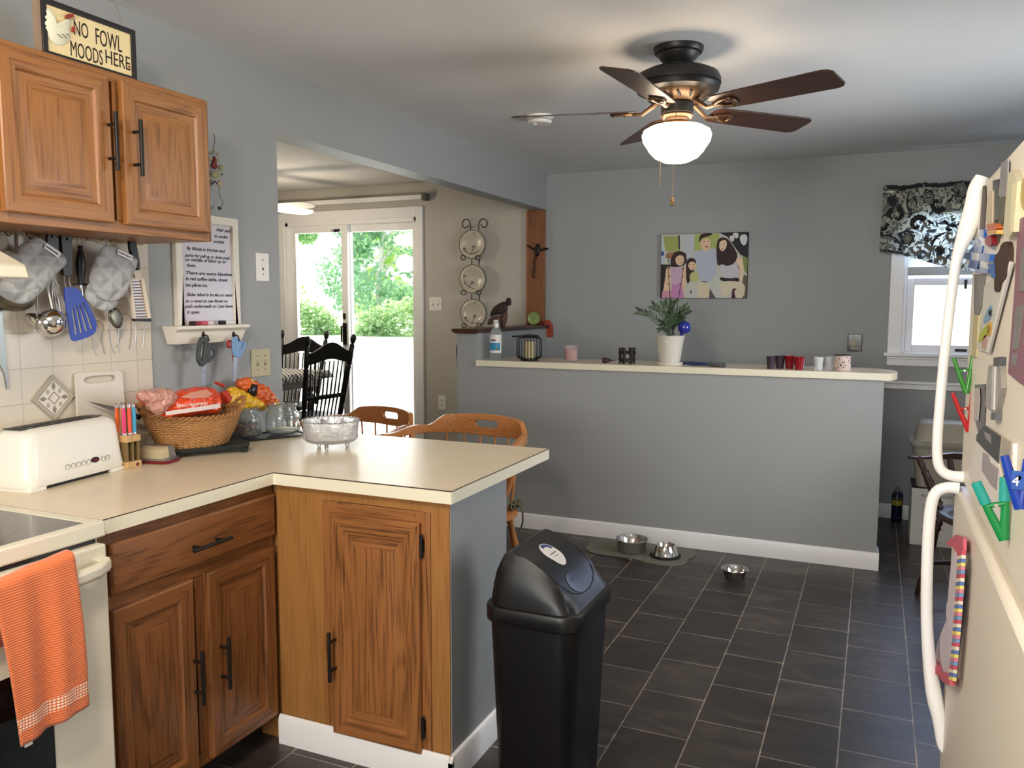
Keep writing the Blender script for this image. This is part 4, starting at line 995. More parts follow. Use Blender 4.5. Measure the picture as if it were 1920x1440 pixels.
# thin wire pickle forks
wf = ut('wire_forks', 'bunch of thin wire hooks and tines hanging below the right oven mitt', 'wire rack', 210, 665)
for pts in ([(858, 970), (890, 962), (925, 1000), (935, 1040), (915, 1130), (942, 1270)], [(835, 1110), (845, 1180), (872, 1280)], [(985, 1040), (1000, 1160), (1030, 1268)], [(1065, 1045), (1062, 1180), (1080, 1255)], [(1105, 1045), (1085, 1120), (1052, 1205)],
            [(1108, 910), (1140, 905), (1180, 940), (1185, 1080), (1162, 1222)], [(1220, 975), (1225, 1090), (1210, 1220)], [(1295, 1078), (1285, 1208)], [(740, 1150), (735, 1165)]):
    tube_px(pts, .0014, XL+.011, 6).build('wire', steel, wf)
kn = ut('bread_knife', 'long grey serrated blade hanging at the left edge', 'knife', 10, 730)
MB().shape([(-14, 560), (2, 560), (7, 620), (14, 700), (17, 727), (13, 730), (8, 700), (-2, 680)], px_(0, XL+.011), -.001, .001).build('blade', mat('knife_grey', srgb(120, 122, 120), .3, .8), kn)
hg_ = tag(MB().pillow(smoothpoly([(-10, 440), (10, 432), (20, 470), (18, 500), (-10, 520)], 1), px_(0, HX+.01), .008).build('pot_holder', pot, None, smooth=2), 'pale quilted pot holder hanging at the far left above the range hood', 'pot holder')
# cutting board leaning on the tiles
cbd = MB(); cbx = XL+.03
o = smoothpoly([(146, 703), (150, 699), (228, 695), (234, 699), (236, 830), (146, 838)], 0)
hole = smoothpoly([(160, 716), (166, 706), (215, 702), (222, 708), (220, 714), (172, 720)], 1)
def lean(a, b, t):
    p = P(0, cbx, a, b); p.x = XL+.012+.022*max(0, (1.20-p.z)/.28)+t; return p
cbd.shape(o, lean, 0, .008, [hole]).build('cutting_board', mat('board_plastic', srgb(222, 216, 204), .4), None, bevel=.001)
tag(bpy.data.objects['cutting_board'], 'off-white plastic cutting board with a slot handle leaning on the tiles', 'cutting board')
# ------------------------------------------------------------------ things on the counter
CZ = .915
def cnt(x, y): return P(2, CZ, x, y)
# toaster
ta, tb_ = cnt(62, 926), cnt(236, 880)
d_ = (tb_-ta).normalized(); n_ = V((d_.y, -d_.x, 0)); L_ = (tb_-ta).length
ts = thing('toaster', 'white long slot toaster with a row of round buttons beside the stove', 'toaster', (ta+tb_)/2-n_*.075)
def T3(a, b, z): return ta + d_*a - n_*b + UZ*z       # a along front, b depth, z height
Dp, Hh = .158, .178
prof = []   # rounded slab: superellipse rings stacked
def ring_(z, inset, k=24, r=.035):
    pts = []
    x0_, x1_, y0_, y1_ = inset-.012, L_+.012-inset, inset, Dp-inset
    for cx_, cy_, a0 in ((x1_-r, y1_-r, 0), (x0_+r, y1_-r, PI/2), (x0_+r, y0_+r, PI), (x1_-r, y0_+r, 3*PI/2)):
        for j in range(7):
            a = a0+PI/2*j/6; pts.append((cx_+r*math.cos(a), cy_+r*math.sin(a)))
    return pts
b = MB(); lv = [(.012, .012), (.012, .004), (.022, 0), (.05, .004), (.15, .012), (.165, .018), (.174, .028), (.178, .040)]
rings = [[T3(a, c, z) for a, c in ring_(z, i)] for z, i in lv]; n = len(rings[0])
b.add([p for r in rings for p in r], [(i*n+j, i*n+(j+1) % n, (i+1)*n+(j+1) % n, (i+1)*n+j) for i in range(len(rings)-1) for j in range(n)]+[tuple((len(rings)-1)*n+j for j in range(n)), tuple(range(n))[::-1]])
b.build('shell', mat('toaster_white', srgb(238, 236, 226), .28), ts, smooth=.9)
MB().add([T3(a, c, z) for z in (.0, .013) for a, c in ((.05, .02), (L_-.05, .02), (L_-.05, Dp-.02), (.05, Dp-.02))], [(0, 1, 2, 3), (4, 5, 6, 7), (0, 1, 5, 4), (1, 2, 6, 5), (2, 3, 7, 6), (3, 0, 4, 7)]).build('base_plate', blkp, ts)
for a0, a1 in ((-.002, .055), (L_-.055, L_+.002)):
    MB().add([T3(a, c, z) for z in (.0, .014) for a, c in ((a0, .006), (a1, .006), (a1, Dp-.006), (a0, Dp-.006))], [(0, 1, 2, 3), (4, 5, 6, 7), (0, 1, 5, 4), (1, 2, 6, 5), (2, 3, 7, 6), (3, 0, 4, 7)]).build('foot', mat('toaster_white', (1, 1, 1)), ts, bevel=.002)
MB().shape([(.015, .048), (L_-.06, .048), (L_-.03, .06), (L_-.03, .10), (L_-.06, .112), (.015, .112)], lambda a, c, t: T3(a, c, .1775+t), 0, .003).build('slot_surround', mat('slot_dark', srgb(38, 36, 36), .35, .3), ts)
MB().shape([(.03, .066), (L_-.07, .066), (L_-.07, .094), (.03, .094)], lambda a, c, t: T3(a, c, .1806+t), 0, .0012).build('bread_slot', blk, ts)
dk = mat('button_outline', srgb(150, 148, 140), .5)
u0, u1 = (cnt(80, 884), cnt(197, 870))
for k, u in enumerate((.36, .42, .475, .53, .585, .655, .75, .80)):
    z = .052
    if k == 5:
        MB().shape(ell(u*L_, z+.003, .016, .0085, 20), lambda a, c, t: T3(a, .004-t, c), .0, .003).build('display', mat('display_dark', srgb(36, 10, 16), .15), ts)
        text('READY', .006, T3(u*L_-.009, .0005, z+.001), d_, UZ, mat('display_red', srgb(200, 60, 80), .4), ts, 'display_text', .0002)
    else:
        MB().shape(ell(u*L_, z, .0085, .0085, 20), lambda a, c, t: T3(a, .0055-t, c), .0, .003, [ell(u*L_, z, .0075, .0075, 20)]).build('button', dk, ts)
MB().shape([(L_+.0, .045), (L_+.0, .125), (L_-.0, .15)][:2]+[(L_+.014, .14), (L_+.020, .12), (L_+.014, .05)], lambda a, c, t: T3(a, .055+t, c), 0, .045).build('lever_housing', mat('toaster_white', (1, 1, 1)), ts, bevel=.004)
# steak knife block with six knives
kb0 = cnt(247, 878)
kb = thing('knife_block', 'small slotted wooden block holding coloured steak knives', 'knife block', (kb0.x-.02, kb0.y, CZ))
kx, ky = kb0.x-.025, kb0.y+.005
wd = oak('pale_wood', 2, srgb(196, 160, 108), srgb(166, 128, 80), .5, .5, .3)
MB().box(kx-.035, ky-.028, CZ, kx+.035, ky+.028, CZ+.024).build('base', wd, kb, bevel=.002)
MB().box(kx-.035, ky-.028, CZ+.088, kx+.035, ky+.028, CZ+.110).build('top', wd, kb, bevel=.002)
for yy in (-.022, 0, .022): MB().box(kx-.03, ky+yy-.003, CZ+.024, kx+.03, ky+yy+.003, CZ+.088).build('slat', mat('slat_olive', srgb(120, 98, 58), .6), kb)
MB().cyl((kx+.034, ky+.010, CZ+.012), (kx+.0365, ky+.010, CZ+.012), .006, n=12).build('round_mark', mat('mark_red', srgb(110, 30, 24), .5), kb)
kc_ = [('orange', srgb(226, 110, 50)), ('pink', srgb(222, 62, 120)), ('coral', srgb(228, 88, 66)), ('green', srgb(110, 150, 60)), ('sky blue', srgb(70, 160, 200)), ('tan', srgb(190, 150, 96))]
pos = [(-.014, -.020), (.012, -.016), (.014, .004), (-.014, .012), (.014, .022), (-.014, -.002)]
for (cn, cc), (ox, oy) in zip(kc_, pos):
    kk = thing('steak_knife', cn+' handled steak knife standing in the slotted wooden block', 'knife', (kx+ox, ky+oy, CZ+.11), group='steak knives in the block')
    MB().box(kx+ox-.007, ky+oy-.0006, CZ+.03, kx+ox+.007, ky+oy+.0006, CZ+.115).build('blade', steel, kk)
    MB().tube([(kx+ox, ky+oy, CZ+h) for h in (.112, .122, .15, .18, .200)], [.006, .0065, .0075, .0075, .006], 10, flat=.7).build('handle', mat('knife_'+cn, cc, .3), kk)
    MB().tube([(kx+ox, ky+oy, CZ+h) for h in (.200, .208, .216)], [.0062, .006, .002], 10, flat=.7).tube([(kx+ox, ky+oy, CZ+h) for h in (.108, .116)], [.0075, .0065], 10, flat=.7).build('bolster', steel, kk)
# long knife lying behind the toaster
la, lb_ = P(0, -2.35, 163, 752), P(0, -2.33, 262, 783)
lk = thing('carving_knife', 'long steel blade knife resting against the basket behind the knives', 'knife', (la.x, la.y, min(la.z, lb_.z)))
dd = (lb_-la)
MB().add([la, la+dd*.62+V((0, 0, .012)), la+dd*.62+V((0, 0, -.012)), la+V((.0015, 0, 0)), la+dd*.62+V((.0015, 0, .012)), la+dd*.62+V((.0015, 0, -.012))], [(0, 1, 2), (3, 5, 4), (0, 3, 4, 1), (1, 4, 5, 2), (2, 5, 3, 0)]).build('blade', mat('knife_grey', (1, 1, 1)), lk)
MB().tube([la+dd*.62, la+dd*.8, la+dd*1.0], [.008, .011, .009], 10).build('handle', blkp, lk)
# butter dish
bd = cnt(300, 868); fdir = (cnt(340, 874)-cnt(258, 870)); ang = math.atan2(fdir.y, fdir.x)
bt = thing('butter_dish', 'clear lidded butter dish with a dark red base in front of the basket', 'butter dish', (bd.x-.03, bd.y+.0, CZ))
def LD(x, y, z):
    c, s = math.cos(ang), math.sin(ang); return V((bd.x-.035+x*c-y*s, bd.y+.01+x*s+y*c, CZ+z))
def rrect(w, h, r, k=5):
    pts = []
    for cx_, cy_, a0 in ((w/2-r, h/2-r, 0), (-w/2+r, h/2-r, PI/2), (-w/2+r, -h/2+r, PI), (w/2-r, -h/2+r, 3*PI/2)):
        for j in range(k+1): a = a0+PI/2*j/k; pts.append((cx_+r*math.cos(a), cy_+r*math.sin(a)))
    return pts
def loft(b, secs, fn, caps=True, mi=None):
    """secs: list of (z, w, h, r)"""
    rs_ = [[fn(x, y, z) for x, y in rrect(w, h, r)] for z, w, h, r in secs]; n = len(rs_[0])
    fs = [(i*n+j, i*n+(j+1) % n, (i+1)*n+(j+1) % n, (i+1)*n+j) for i in range(len(secs)-1) for j in range(n)]
    if caps: fs += [tuple((len(secs)-1)*n+j for j in range(n)), tuple(range(n))[::-1]]
    return b.add([p for r in rs_ for p in r], fs, mi)
loft(MB(), [(0, .145, .085, .02), (.003, .155, .092, .024), (.010, .158, .095, .024), (.011, .150, .088, .02)], LD).build('base_tray', mat('dish_red', srgb(120, 24, 36), .35), bt, smooth=.7)
loft(MB(), [(.011, .146, .084, .02), (.014, .150, .088, .02), (.014, .138, .076, .02), (.052, .122, .064, .018), (.056, .114, .056, .016)], LD).build('lid', mat('frosted_plastic', (.93, .90, .90), .25, trans=.85, ior=1.2), bt, smooth=.7)
loft(MB(), [(.012, .080, .030, .004), (.044, .078, .029, .004)], LD).build('butter', mat('butter', srgb(236, 214, 140), .5), bt)
# green-black tray + wicker basket + bread bag
tr0 = cnt(386, 846)
bk = V((-2.235, 2.215, .0))
tray = thing('griddle_tray', 'dark green footed tray standing under the wicker basket', 'tray', (bk.x+.02, bk.y+.03, CZ))
tm = mat('tray_green', srgb(34, 42, 40), .4)
def TL3(x, y, z):
    a = .98; c, s = math.cos(a), math.sin(a); return V((bk.x+.02+x*c-y*s, bk.y+.04+x*s+y*c, CZ+z))
loft(MB(), [(.016, .26, .17, .02), (.026, .275, .185, .024), (.032, .275, .185, .024), (.032, .262, .172, .02), (.028, .256, .166, .02)], TL3).build('tray_top', tm, tray, smooth=.7)
for sx_, sy_ in ((1, 1), (1, -1), (-1, 1), (-1, -1)): loft(MB(), [(0, .022, .022, .006), (.018, .034, .034, .008)], lambda x, y, z: TL3(x+sx_*.115, y+sy_*.072, z)).build('foot', tm, tray)
wick = mat('wicker', srgb(178, 130, 78), .6, var=.28, vscale=30); wick2 = mat('wicker_rim', srgb(160, 112, 64), .6, var=.3, vscale=40)
BZ = CZ+.034
bsk = thing('wicker_basket', 'oval woven wicker basket with rim handles holding the bread bag', 'basket', (bk.x, bk.y, BZ))
ba = 1.10     # long axis direction
def BK(a, u, off=0):   # a angle, u height 0..1
    rx, ry = .118+.052*u, .078+.045*u
    x, y = (rx+off)*math.cos(a), (ry+off)*math.sin(a)
    c, s = math.cos(ba), math.sin(ba); z = .105*u
    z += .018*max(0, u-.6)/.4*(abs(math.cos(a))**3)
    return V((bk.x+x*c-y*s, bk.y+x*s+y*c, BZ+z))
NS = 36
for r in range(17):
    u = (r+.3)/17
    pts = [BK(2*PI*j/(NS*2), u, .0028*(1 if (j//1+r) % 2 else -1)) for j in range(NS*2)]
    b = MB().tube(pts, .0034, 5, closed=True) if r == 0 else b.tube(pts, .0034, 5, closed=True)
b.build('woven_side', wick, bsk, smooth=3)
b = MB()
for k in range(NS): b.tube([BK(2*PI*k/NS, u) for u in (0, .33, .66, 1)], .0026, 5)
b.build('stakes', wick2, bsk, smooth=3)
b = MB()
for ph in (0, PI):
    pts = []
    for j in range(160):
        a = 2*PI*j/160; p = BK(a, 1.02); q = p+ (BK(a, 1.02, .006)-p)*math.cos(a*26+ph)*.8; q.z += .005*math.sin(a*26+ph); pts.append(q)
    b.tube(pts, .0045, 6, closed=True)
b.build('braided_rim', wick2, bsk, smooth=3)
MB().shape([(math.cos(2*PI*k/30), math.sin(2*PI*k/30)) for k in range(30)], lambda x, y, t: BK(math.atan2(y, x), 0)+V((0, 0, t)), -.003, .003).build('base', wick2, bsk)
for s_ in (0, PI):
    pts = []
    for j in range(15):
        u = j/14; a = s_+(u-.5)*.9; p = BK(a, 1.0, .002+.012*math.sin(u*PI)); p.z += .036*math.sin(u*PI); pts.append(p)
    hb_ = MB()
    for ph in (0, 2.1, 4.2):
        hb_.tube([p+V((.005*math.cos(ph+i*.9), .005*math.sin(ph+i*.9), .004*math.cos(ph+i*.9))) for i, p in enumerate(pts)], .0045, 6)
    hb_.build('handle', wick2, bsk, smooth=3)
# bread bag
og_ = mat('bag_orange', srgb(232, 74, 30), .3, bump=.7, bscale=22, coat=.4)
bagc = lambda pts: [(230+x/4.085, 680+y/4.085) for x, y in pts]
BGX = bk.x+.02
bg_ = thing('bread_bag', 'orange and white plastic bread bag lying in the wicker basket', 'bread bag', (bk.x, bk.y, BZ+.02))
MB().pillow(smoothpoly(bagc([(330, 260), (420, 210), (600, 178), (700, 200), (755, 260), (745, 390), (640, 400), (330, 420), (270, 420), (280, 330)]), 2), px_(0, BGX+.0), .055, 8).build('bag_body', og_, bg_, smooth=3); crumple(bpy.context.scene.objects['bag_body'], .022, .035)
MB().pillow(smoothpoly(bagc([(110, 225), (200, 215), (300, 195), (410, 215), (420, 280), (360, 330), (300, 410), (240, 400), (180, 310), (115, 260)]), 2), px_(0, BGX+.022), .035, 7).build('clear_end', mat('clear_plastic', srgb(232, 178, 160), .15, bump=1., bscale=28, trans=.35, coat=.5), bg_, smooth=3); crumple(bpy.context.scene.objects['clear_end'], .026, .022)
MB().pillow(smoothpoly(bagc([(118, 215), (300, 225), (320, 330), (300, 400), (180, 330), (115, 270)]), 2), px_(0, BGX+.0), .035, 6).build('bag_fold', og_, bg_, smooth=3)
MB().shape(bagc([(330, 375), (745, 312), (748, 345), (640, 362), (330, 405)]), px_(0, BGX+.060), 0, .0012).build('white_band', mat('bag_white', srgb(238, 222, 216), .3), bg_)
pa, pb_ = P(0, BGX+.058, 230+415/4.085, 680+342/4.085), P(0, BGX+.058, 230+648/4.085, 680+320/4.085)
text("KING'S HAWAIIAN", .0135, pa, (pb_-pa).normalized(), UZ, mat('bag_print', srgb(246, 214, 196), .4), bg_, 'bag_lettering', .0005, width=(pb_-pa).length, bold=.0003)
MB().shape(bagc([(440, 265), (520, 228), (640, 205), (690, 240), (640, 268), (520, 275)]), px_(0, BGX+.0545), 0, .0012).build('clear_window', mat('bag_window', srgb(214, 150, 128), .2), bg_)
# snack bag leaning behind the jars
sn = lambda pts: [(320+x/8, 600+y/8) for x, y in pts]
SNX = -2.335
sb = thing('snack_bag', 'crumpled yellow and orange foil snack bag with a black band above the jars', 'snack bag', P(0, SNX, 470, 772))
yl = mat('foil_yellow', srgb(226, 176, 30), .3, bump=.8, bscale=26, coat=.3); rdm = mat('foil_red', srgb(196, 50, 24), .35, bump=.6, bscale=30, coat=.3)
orf = mat('foil_orange', srgb(214, 96, 30), .25, bump=1., bscale=60, var=.4, vscale=60, coat=.5)
MB().pillow(smoothpoly(sn([(790, 1080), (870, 1010), (980, 1000), (1110, 1100), (1300, 1180), (1450, 1300), (1400, 1380), (1200, 1370), (1000, 1340), (860, 1300), (780, 1220)]), 2), px_(0, SNX+.035), .035, 7).build('yellow_front', yl, sb, smooth=3); crumple(bpy.context.scene.objects['yellow_front'], .022, .025)
MB().pillow(smoothpoly(sn([(960, 960), (1050, 850), (1160, 870), (1300, 950), (1440, 1010), (1560, 1130), (1615, 1260), (1500, 1310), (1390, 1330), (1150, 1150), (1020, 1040)]), 2), px_(0, SNX+.005), .038, 7).build('orange_back', orf, sb, smooth=3); crumple(bpy.context.scene.objects['orange_back'], .026, .02)
MB().pillow(smoothpoly(sn([(1200, 945), (1300, 955), (1290, 1060), (1270, 1170), (1150, 1110), (1160, 1040)]), 1), px_(0, SNX+.030), .016, 5).build('black_band', mat('foil_black', srgb(24, 18, 18), .25), sb, smooth=3)
MB().pillow(smoothpoly(sn([(760, 1060), (850, 1050), (880, 1120), (870, 1230), (780, 1260), (755, 1160)]), 1), px_(0, SNX+.042), .020, 5).build('red_corner', rdm, sb, smooth=3); crumple(bpy.context.scene.objects['red_corner'], .02, .02)
MB().pillow(smoothpoly(sn([(1110, 860), (1200, 890), (1270, 930), (1200, 950), (1120, 930)]), 1), px_(0, SNX+.012), .022, 4).build('yellow_top', yl, sb, smooth=3)
MB().pillow(smoothpoly(sn([(1560, 1200), (1615, 1250), (1560, 1320), (1500, 1320), (1530, 1260)]), 1), px_(0, SNX+.020), .022, 4).build('yellow_corner', yl, sb, smooth=3)
rk = thing('red_spatula', 'red handled tool lying across the basket behind the snack bag', 'utensil', P(0, SNX-.02, 405, 722))
MB().tube([P(0, SNX-.01, *c) for c in ((404, 717), (420, 724))], [.006, .006], 8).build('handle', mat('tool_red', srgb(200, 60, 44), .4), rk)
MB().tube([P(0, SNX-.01, *c) for c in ((420, 724), (440, 727), (456, 702))], .002, 6).build('wire', steel, rk)
# snack jars on a tray
jt = cnt(495, 826)
jtray = thing('jar_tray', 'thin dark glass tray carrying the two candy jars', 'tray', (jt.x, jt.y, CZ))
j1, j2 = cnt(464, 824), cnt(526, 818)
j1.x -= .015; j2.x -= .015; j1 = j1 + V((0, 0, 0)); j2 = j2+(j2-j1).normalized()*.022
mid = (j1+j2)/2; dj = (j2-j1).normalized(); nj = V((-dj.y, dj.x, 0)); sep = (j2-j1).length
loft(MB(), [(0, .20, .10, .04), (.006, sep+.16, .16, .06), (.010, sep+.165, .165, .06), (.010, sep+.155, .155, .055), (.006, sep+.15, .15, .05)], lambda x, y, z: mid+dj*x+nj*y+UZ*z).build('tray_body', mat('dark_glass', srgb(48, 54, 52), .15), jtray, smooth=.7)
jg = mat('jar_glass', (.86, .90, .89), .04, trans=.93, ior=1.45)
for k, (c, lb) in enumerate(((j1, 'glass jar of wrapped candies, left of the two jars on the dark tray'), (j2, 'empty glass jar, right of the two jars on the dark tray'))):
    r0 = .056
    j = thing('glass_jar', lb, 'jar', (c.x, c.y, CZ+.011), group='glass jars on the tray')
    pr = [(0, .0), (.042, 0), (.052, .004), (.056, .014), (.0565, .062), (.054, .074), (.046, .084), (.045, .096), (.049, .098), (.049, .104), (.045, .105), (.0435, .096), (.0445, .084), (.052, .072), (.054, .060), (.0535, .016), (.050, .007), (.04, .004), (0, .004)]
    MB().lathe([(r*1.2, h*1.14) for r, h in pr], (c.x, c.y, CZ+.011), 48).build('jar_body', jg, j, smooth=1)
    if k == 0:
        R_ = random.Random(5); cols = [srgb(90, 80, 40), srgb(150, 50, 40), srgb(60, 66, 50), srgb(196, 170, 90), srgb(70, 60, 100), srgb(50, 70, 50)]
        for q in range(46):
            a = R_.uniform(0, 6.28); rr = .043*math.sqrt(R_.random()); z = CZ+.026+R_.uniform(0, .038)
            rr *= 1.12; p = V((c.x+rr*math.cos(a), c.y+rr*math.sin(a), z)); dv = V((R_.gauss(0, 1), R_.gauss(0, 1), R_.gauss(0, .6))).normalized()
            cd = MB().tube([p-dv*.012, p-dv*.006, p-dv*.004, p+dv*.004, p+dv*.006, p+dv*.012], [.006, .0015, .006, .006, .0015, .006], 6)
            cd = cd.build('wrapped_candy', mat('candy%d' % (q % 6), cols[q % 6], .35), None, smooth=.5)
            tag(cd, 'small twist wrapped candy in the left glass jar', 'candy', 'wrapped candies in the jar')
# cut crystal bowl
cb0 = cnt(621, 840)
cb = thing('crystal_bowl', 'cut crystal footed bowl on the peninsula', 'bowl', (cb0.x, cb0.y, CZ))
b = MB(); NN = 96
pro = [(.0, .022, 0), (.060, .022, 0), (.088, .028, .4), (.098, .038, 1), (.101, .055, 1), (.102, .075, 1), (.103, .092, .7), (.105, .100, .2), (.106, .106, 1.4), (.103, .109, 1.2), (.099, .104, 0), (.096, .075, 0), (.093, .042, 0), (.06, .030, 0), (0, .030, 0)]
vs = []
for i, (r, h, am) in enumerate(pro):
    for j in range(NN):
        a = 2*PI*j/NN
        cut = .0050*am*(abs(((j+i*4) % 12)-6)/6-.5)*(1 if i % 2 else -1)+.0010*am*((j % 4 == 0))
        if i in (8, 9): cut = .0022*math.cos(a*32)
        vs.append((cb0.x+(r+cut)*math.cos(a), cb0.y+(r+cut)*math.sin(a), CZ+h+(.002*math.cos(a*32) if i in (8, 9) else 0)))
b.add(vs, [(i*NN+j, i*NN+(j+1) % NN, (i+1)*NN+(j+1) % NN, (i+1)*NN+j) for i in range(len(pro)-1) for j in range(NN)])
crys = mat('crystal', (.93, .93, .94), .06, trans=.80, ior=1.5, bump=1.0, bscale=55)
b.build('bowl_body', crys, cb, smooth=.25)
for k in range(3):
    a = k*2*PI/3+.9
    MB().ball((cb0.x+.062*math.cos(a), cb0.y+.062*math.sin(a), CZ+.0085), .0085, 8).tube([(cb0.x+.062*math.cos(a), cb0.y+.062*math.sin(a), CZ+.012), (cb0.x+.068*math.cos(a), cb0.y+.068*math.sin(a), CZ+.026)], [.006, .010], 8).build('foot', glass, cb)
# ------------------------------------------------------------------ captain's chairs
def captain(root, wood, woodv, H=.900, arm=.838, low=.790, slot=True):
    """faces -Y in its own space"""
    seat_z = .455
    path = smoothline([(-.362, -.235), (-.342, -.09), (-.295, .06), (-.205, .135), (-.095, .165), (0, .172), (.095, .165), (.205, .135), (.295, .06), (.342, -.09), (.362, -.235)], 2)
    pl_ = [0]
    for i in range(1, len(path)): pl_.append(pl_[-1]+math.dist(path[i], path[i-1]))
    Ltot = pl_[-1]; half = Ltot/2
    def at_(s):
        s = min(max(s+half, 0), Ltot)
        for i in range(1, len(pl_)):
            if pl_[i] >= s-1e-9:
                u = (s-pl_[i-1])/(pl_[i]-pl_[i-1]); a, c = V((*path[i-1], 0)), V((*path[i], 0)); d = (c-a).normalized(); return a.lerp(c, u), V((-d.y, d.x, 0))
    def top(s):
        a = abs(s)
        if a < .235: return H-.012*(a/.235)**2
        if a < .33: u = (a-.235)/.095; return H-.012-(H-.012-arm)*(.5-.5*math.cos(u*PI))**.8
        u = min(1, (a-.33)/(half-.33)); return arm-.016*u+(.008*math.sin(u*PI*2))-(.014 if a > half-.012 else 0)
    def bot(s):
        a = abs(s); u = min(1, a/half); return low+.008*math.sin(u*PI)+(.010 if a > half-.012 else 0)
    hs = .072; sh = .019; sz = (H+low)/2+.006
    ss_ = sorted(set([round(-half+Ltot*k/72, 5) for k in range(73)]+[round(x, 5) for x in (-hs, -hs+.004, -hs+.012, -hs+.02, hs-.02, hs-.012, hs-.004, hs)]))
    def sl(s):
        a = hs-abs(s)
        if a <= 0: return 0
        return sh*math.sqrt(max(0, 1-(1-min(1, a/sh))**2))
    b = MB(); T_ = .013
    def cell(s0, s1, za, zb, ca, cb_):
        (p0, n0), (p1, n1) = at_(s0), at_(s1)
        vs = [p0-n0*T_+UZ*za[0], p1-n1*T_+UZ*za[1], p1-n1*T_+UZ*zb[1], p0-n0*T_+UZ*zb[0], p0+n0*T_+UZ*za[0], p1+n1*T_+UZ*za[1], p1+n1*T_+UZ*zb[1], p0+n0*T_+UZ*zb[0]]
        fs = [(0, 1, 2, 3), (7, 6, 5, 4), (3, 2, 6, 7), (0, 4, 5, 1)]
        if ca: fs.append((0, 3, 7, 4))
        if cb_: fs.append((1, 5, 6, 2))
        b.add(vs, fs)
    for i in range(len(ss_)-1):
        s0, s1 = ss_[i], ss_[i+1]; m0, m1 = sl(s0) if slot else 0, sl(s1) if slot else 0
        if m0 > 0 or m1 > 0:
            cell(s0, s1, (bot(s0), bot(s1)), (sz-m0, sz-m1), False, False); cell(s0, s1, (sz+m0, sz+m1), (top(s0), top(s1)), False, False)
        else: cell(s0, s1, (bot(s0), bot(s1)), (top(s0), top(s1)), i == 0, i == len(ss_)-2)
    b.build('crest_rail', wood, root, world=False, bevel=.003, smooth=.5)
    o = []
    for k in range(28):
        a = 2*PI*k/28; x, y = 0, 0; e = .8
        o.append((.255*abs(math.cos(a))**e*math.copysign(1, math.cos(a)), .215*abs(math.sin(a))**e*math.copysign(1, math.sin(a))-.03))
    sb_ = MB(); n = len(o)
    lv = [(.90, seat_z-.036), (1, seat_z-.024), (1, seat_z-.008), (.95, seat_z), (.7, seat_z-.006), (.35, seat_z-.012)]
    sb_.add([(x*k_, (y+.03)*k_-.03, z) for k_, z in lv for x, y in o]+[(0, -.03, seat_z-.013)], [(i*n+j, i*n+(j+1) % n, (i+1)*n+(j+1) % n, (i+1)*n+j) for i in range(5) for j in range(n)]+[(5*n+j, 5*n+(j+1) % n, 6*n) for j in range(n)]+[tuple(range(n))[::-1]])
    sb_.build('seat', wood, root, world=False, smooth=1)
    def turned(p0, p1, r, name, prof=None):
        p0, p1 = V(p0), V(p1); pr_ = prof or [(0, .7), (.06, .8), (.10, 1.15), (.14, .8), (.17, 1.1), (.2, .75), (.35, 1.15), (.52, 1.25), (.66, .9), (.70, 1.15), (.74, .75), (.85, .95), (1, .7)]
        MB().tube([p0.lerp(p1, u) for u, q in pr_], [r*q for u, q in pr_], 12).build(name, woodv, root, world=False, smooth=1)
    for sx_, sy_ in ((-1, -1), (1, -1), (-1, 1), (1, 1)): turned((sx_*.16, -.03+sy_*.14, seat_z-.03), (sx_*.225, -.03+sy_*.205, 0), .017, 'leg')
    for sx_ in (-1, 1): MB().tube([(sx_*.20, -.195, .17), (sx_*.19, -.03, .17), (sx_*.20, .135, .17)], [.009, .013, .009], 10).build('stretcher', woodv, root, world=False, smooth=1)
    MB().tube([(-.19, -.03, .17), (0, -.03, .17), (.19, -.03, .17)], [.009, .013, .009], 10).build('stretcher', woodv, root, world=False, smooth=1)
    for sx_ in (-1, 1):
        (p, nn) = at_(sx_*(half-.05)); turned((sx_*.195, -.15, seat_z-.008), (p.x, p.y, low+.012), .018, 'arm_post')
        (p, nn) = at_(sx_*(half-.20)); turned((sx_*.20, -.05, seat_z-.008), (p.x, p.y, low+.012), .016, 'arm_post')
    for k in range(6):
        s = (-.23+.092*k); (p, nn) = at_(s); turned((p.x*.80, p.y*.95-.01, seat_z-.008), (p.x, p.y, low+.012), .0085, 'spindle', [(0, .7), (.3, 1), (.6, .8), (1, .6)])
    return root
th = math.radians(-8)
slotp = P(1, 3.72, 915, 799)
o2 = V((slotp.x+.172*math.sin(th), slotp.y-.172*math.cos(th), 0))
ch2 = captain(thing('captain_chair', 'maple captain chair with a cord tied cushion, nearest the half wall', 'chair', (0, 0, 0), 0, 'captain chairs behind the peninsula'), maple, mapleV)
# cushion and cords of the near chair
ck_ = MB().pillow([(.19*math.cos(2*PI*k/24), -.03+.18*math.sin(2*PI*k/24)) for k in range(24)], lambda a, c, t: V((a, c, .475+t)), .022, 5)
def freeze(o): pass
ch1 = dup(ch2, (0, 0, 0), 0, label='maple captain chair in the doorway with daylight showing through its handle slot')
cu_ = ck_.build('seat_cushion', mat('cushion_brown', srgb(110, 92, 70), .9, var=.4, vscale=60), None, smooth=2, keep=True)
cords = MB(); R_ = random.Random(4)
for s0_ in range(6):
    a0 = R_.uniform(0, 6); pts = []
    for j in range(26):
        a = a0+j*.45; pts.append((.205+.018*math.cos(a)+R_.uniform(-.003, .003), .105+.035*math.sin(a*.9)+.01*s0_-.03, .474+.014*math.sin(a*1.3+s0_)))
    cords.tube(pts, .0042, 6)
cords.tube(smoothline([(.21, .10, .475), (.235, .11, .48), (.245, .11, .44), (.24, .12, .38), (.225, .11, .34)], 2), .005, 6)
cords.tube(smoothline([(.20, .07, .475), (.232, .09, .485), (.25, .10, .45), (.248, .105, .40)], 2), .0045, 6)
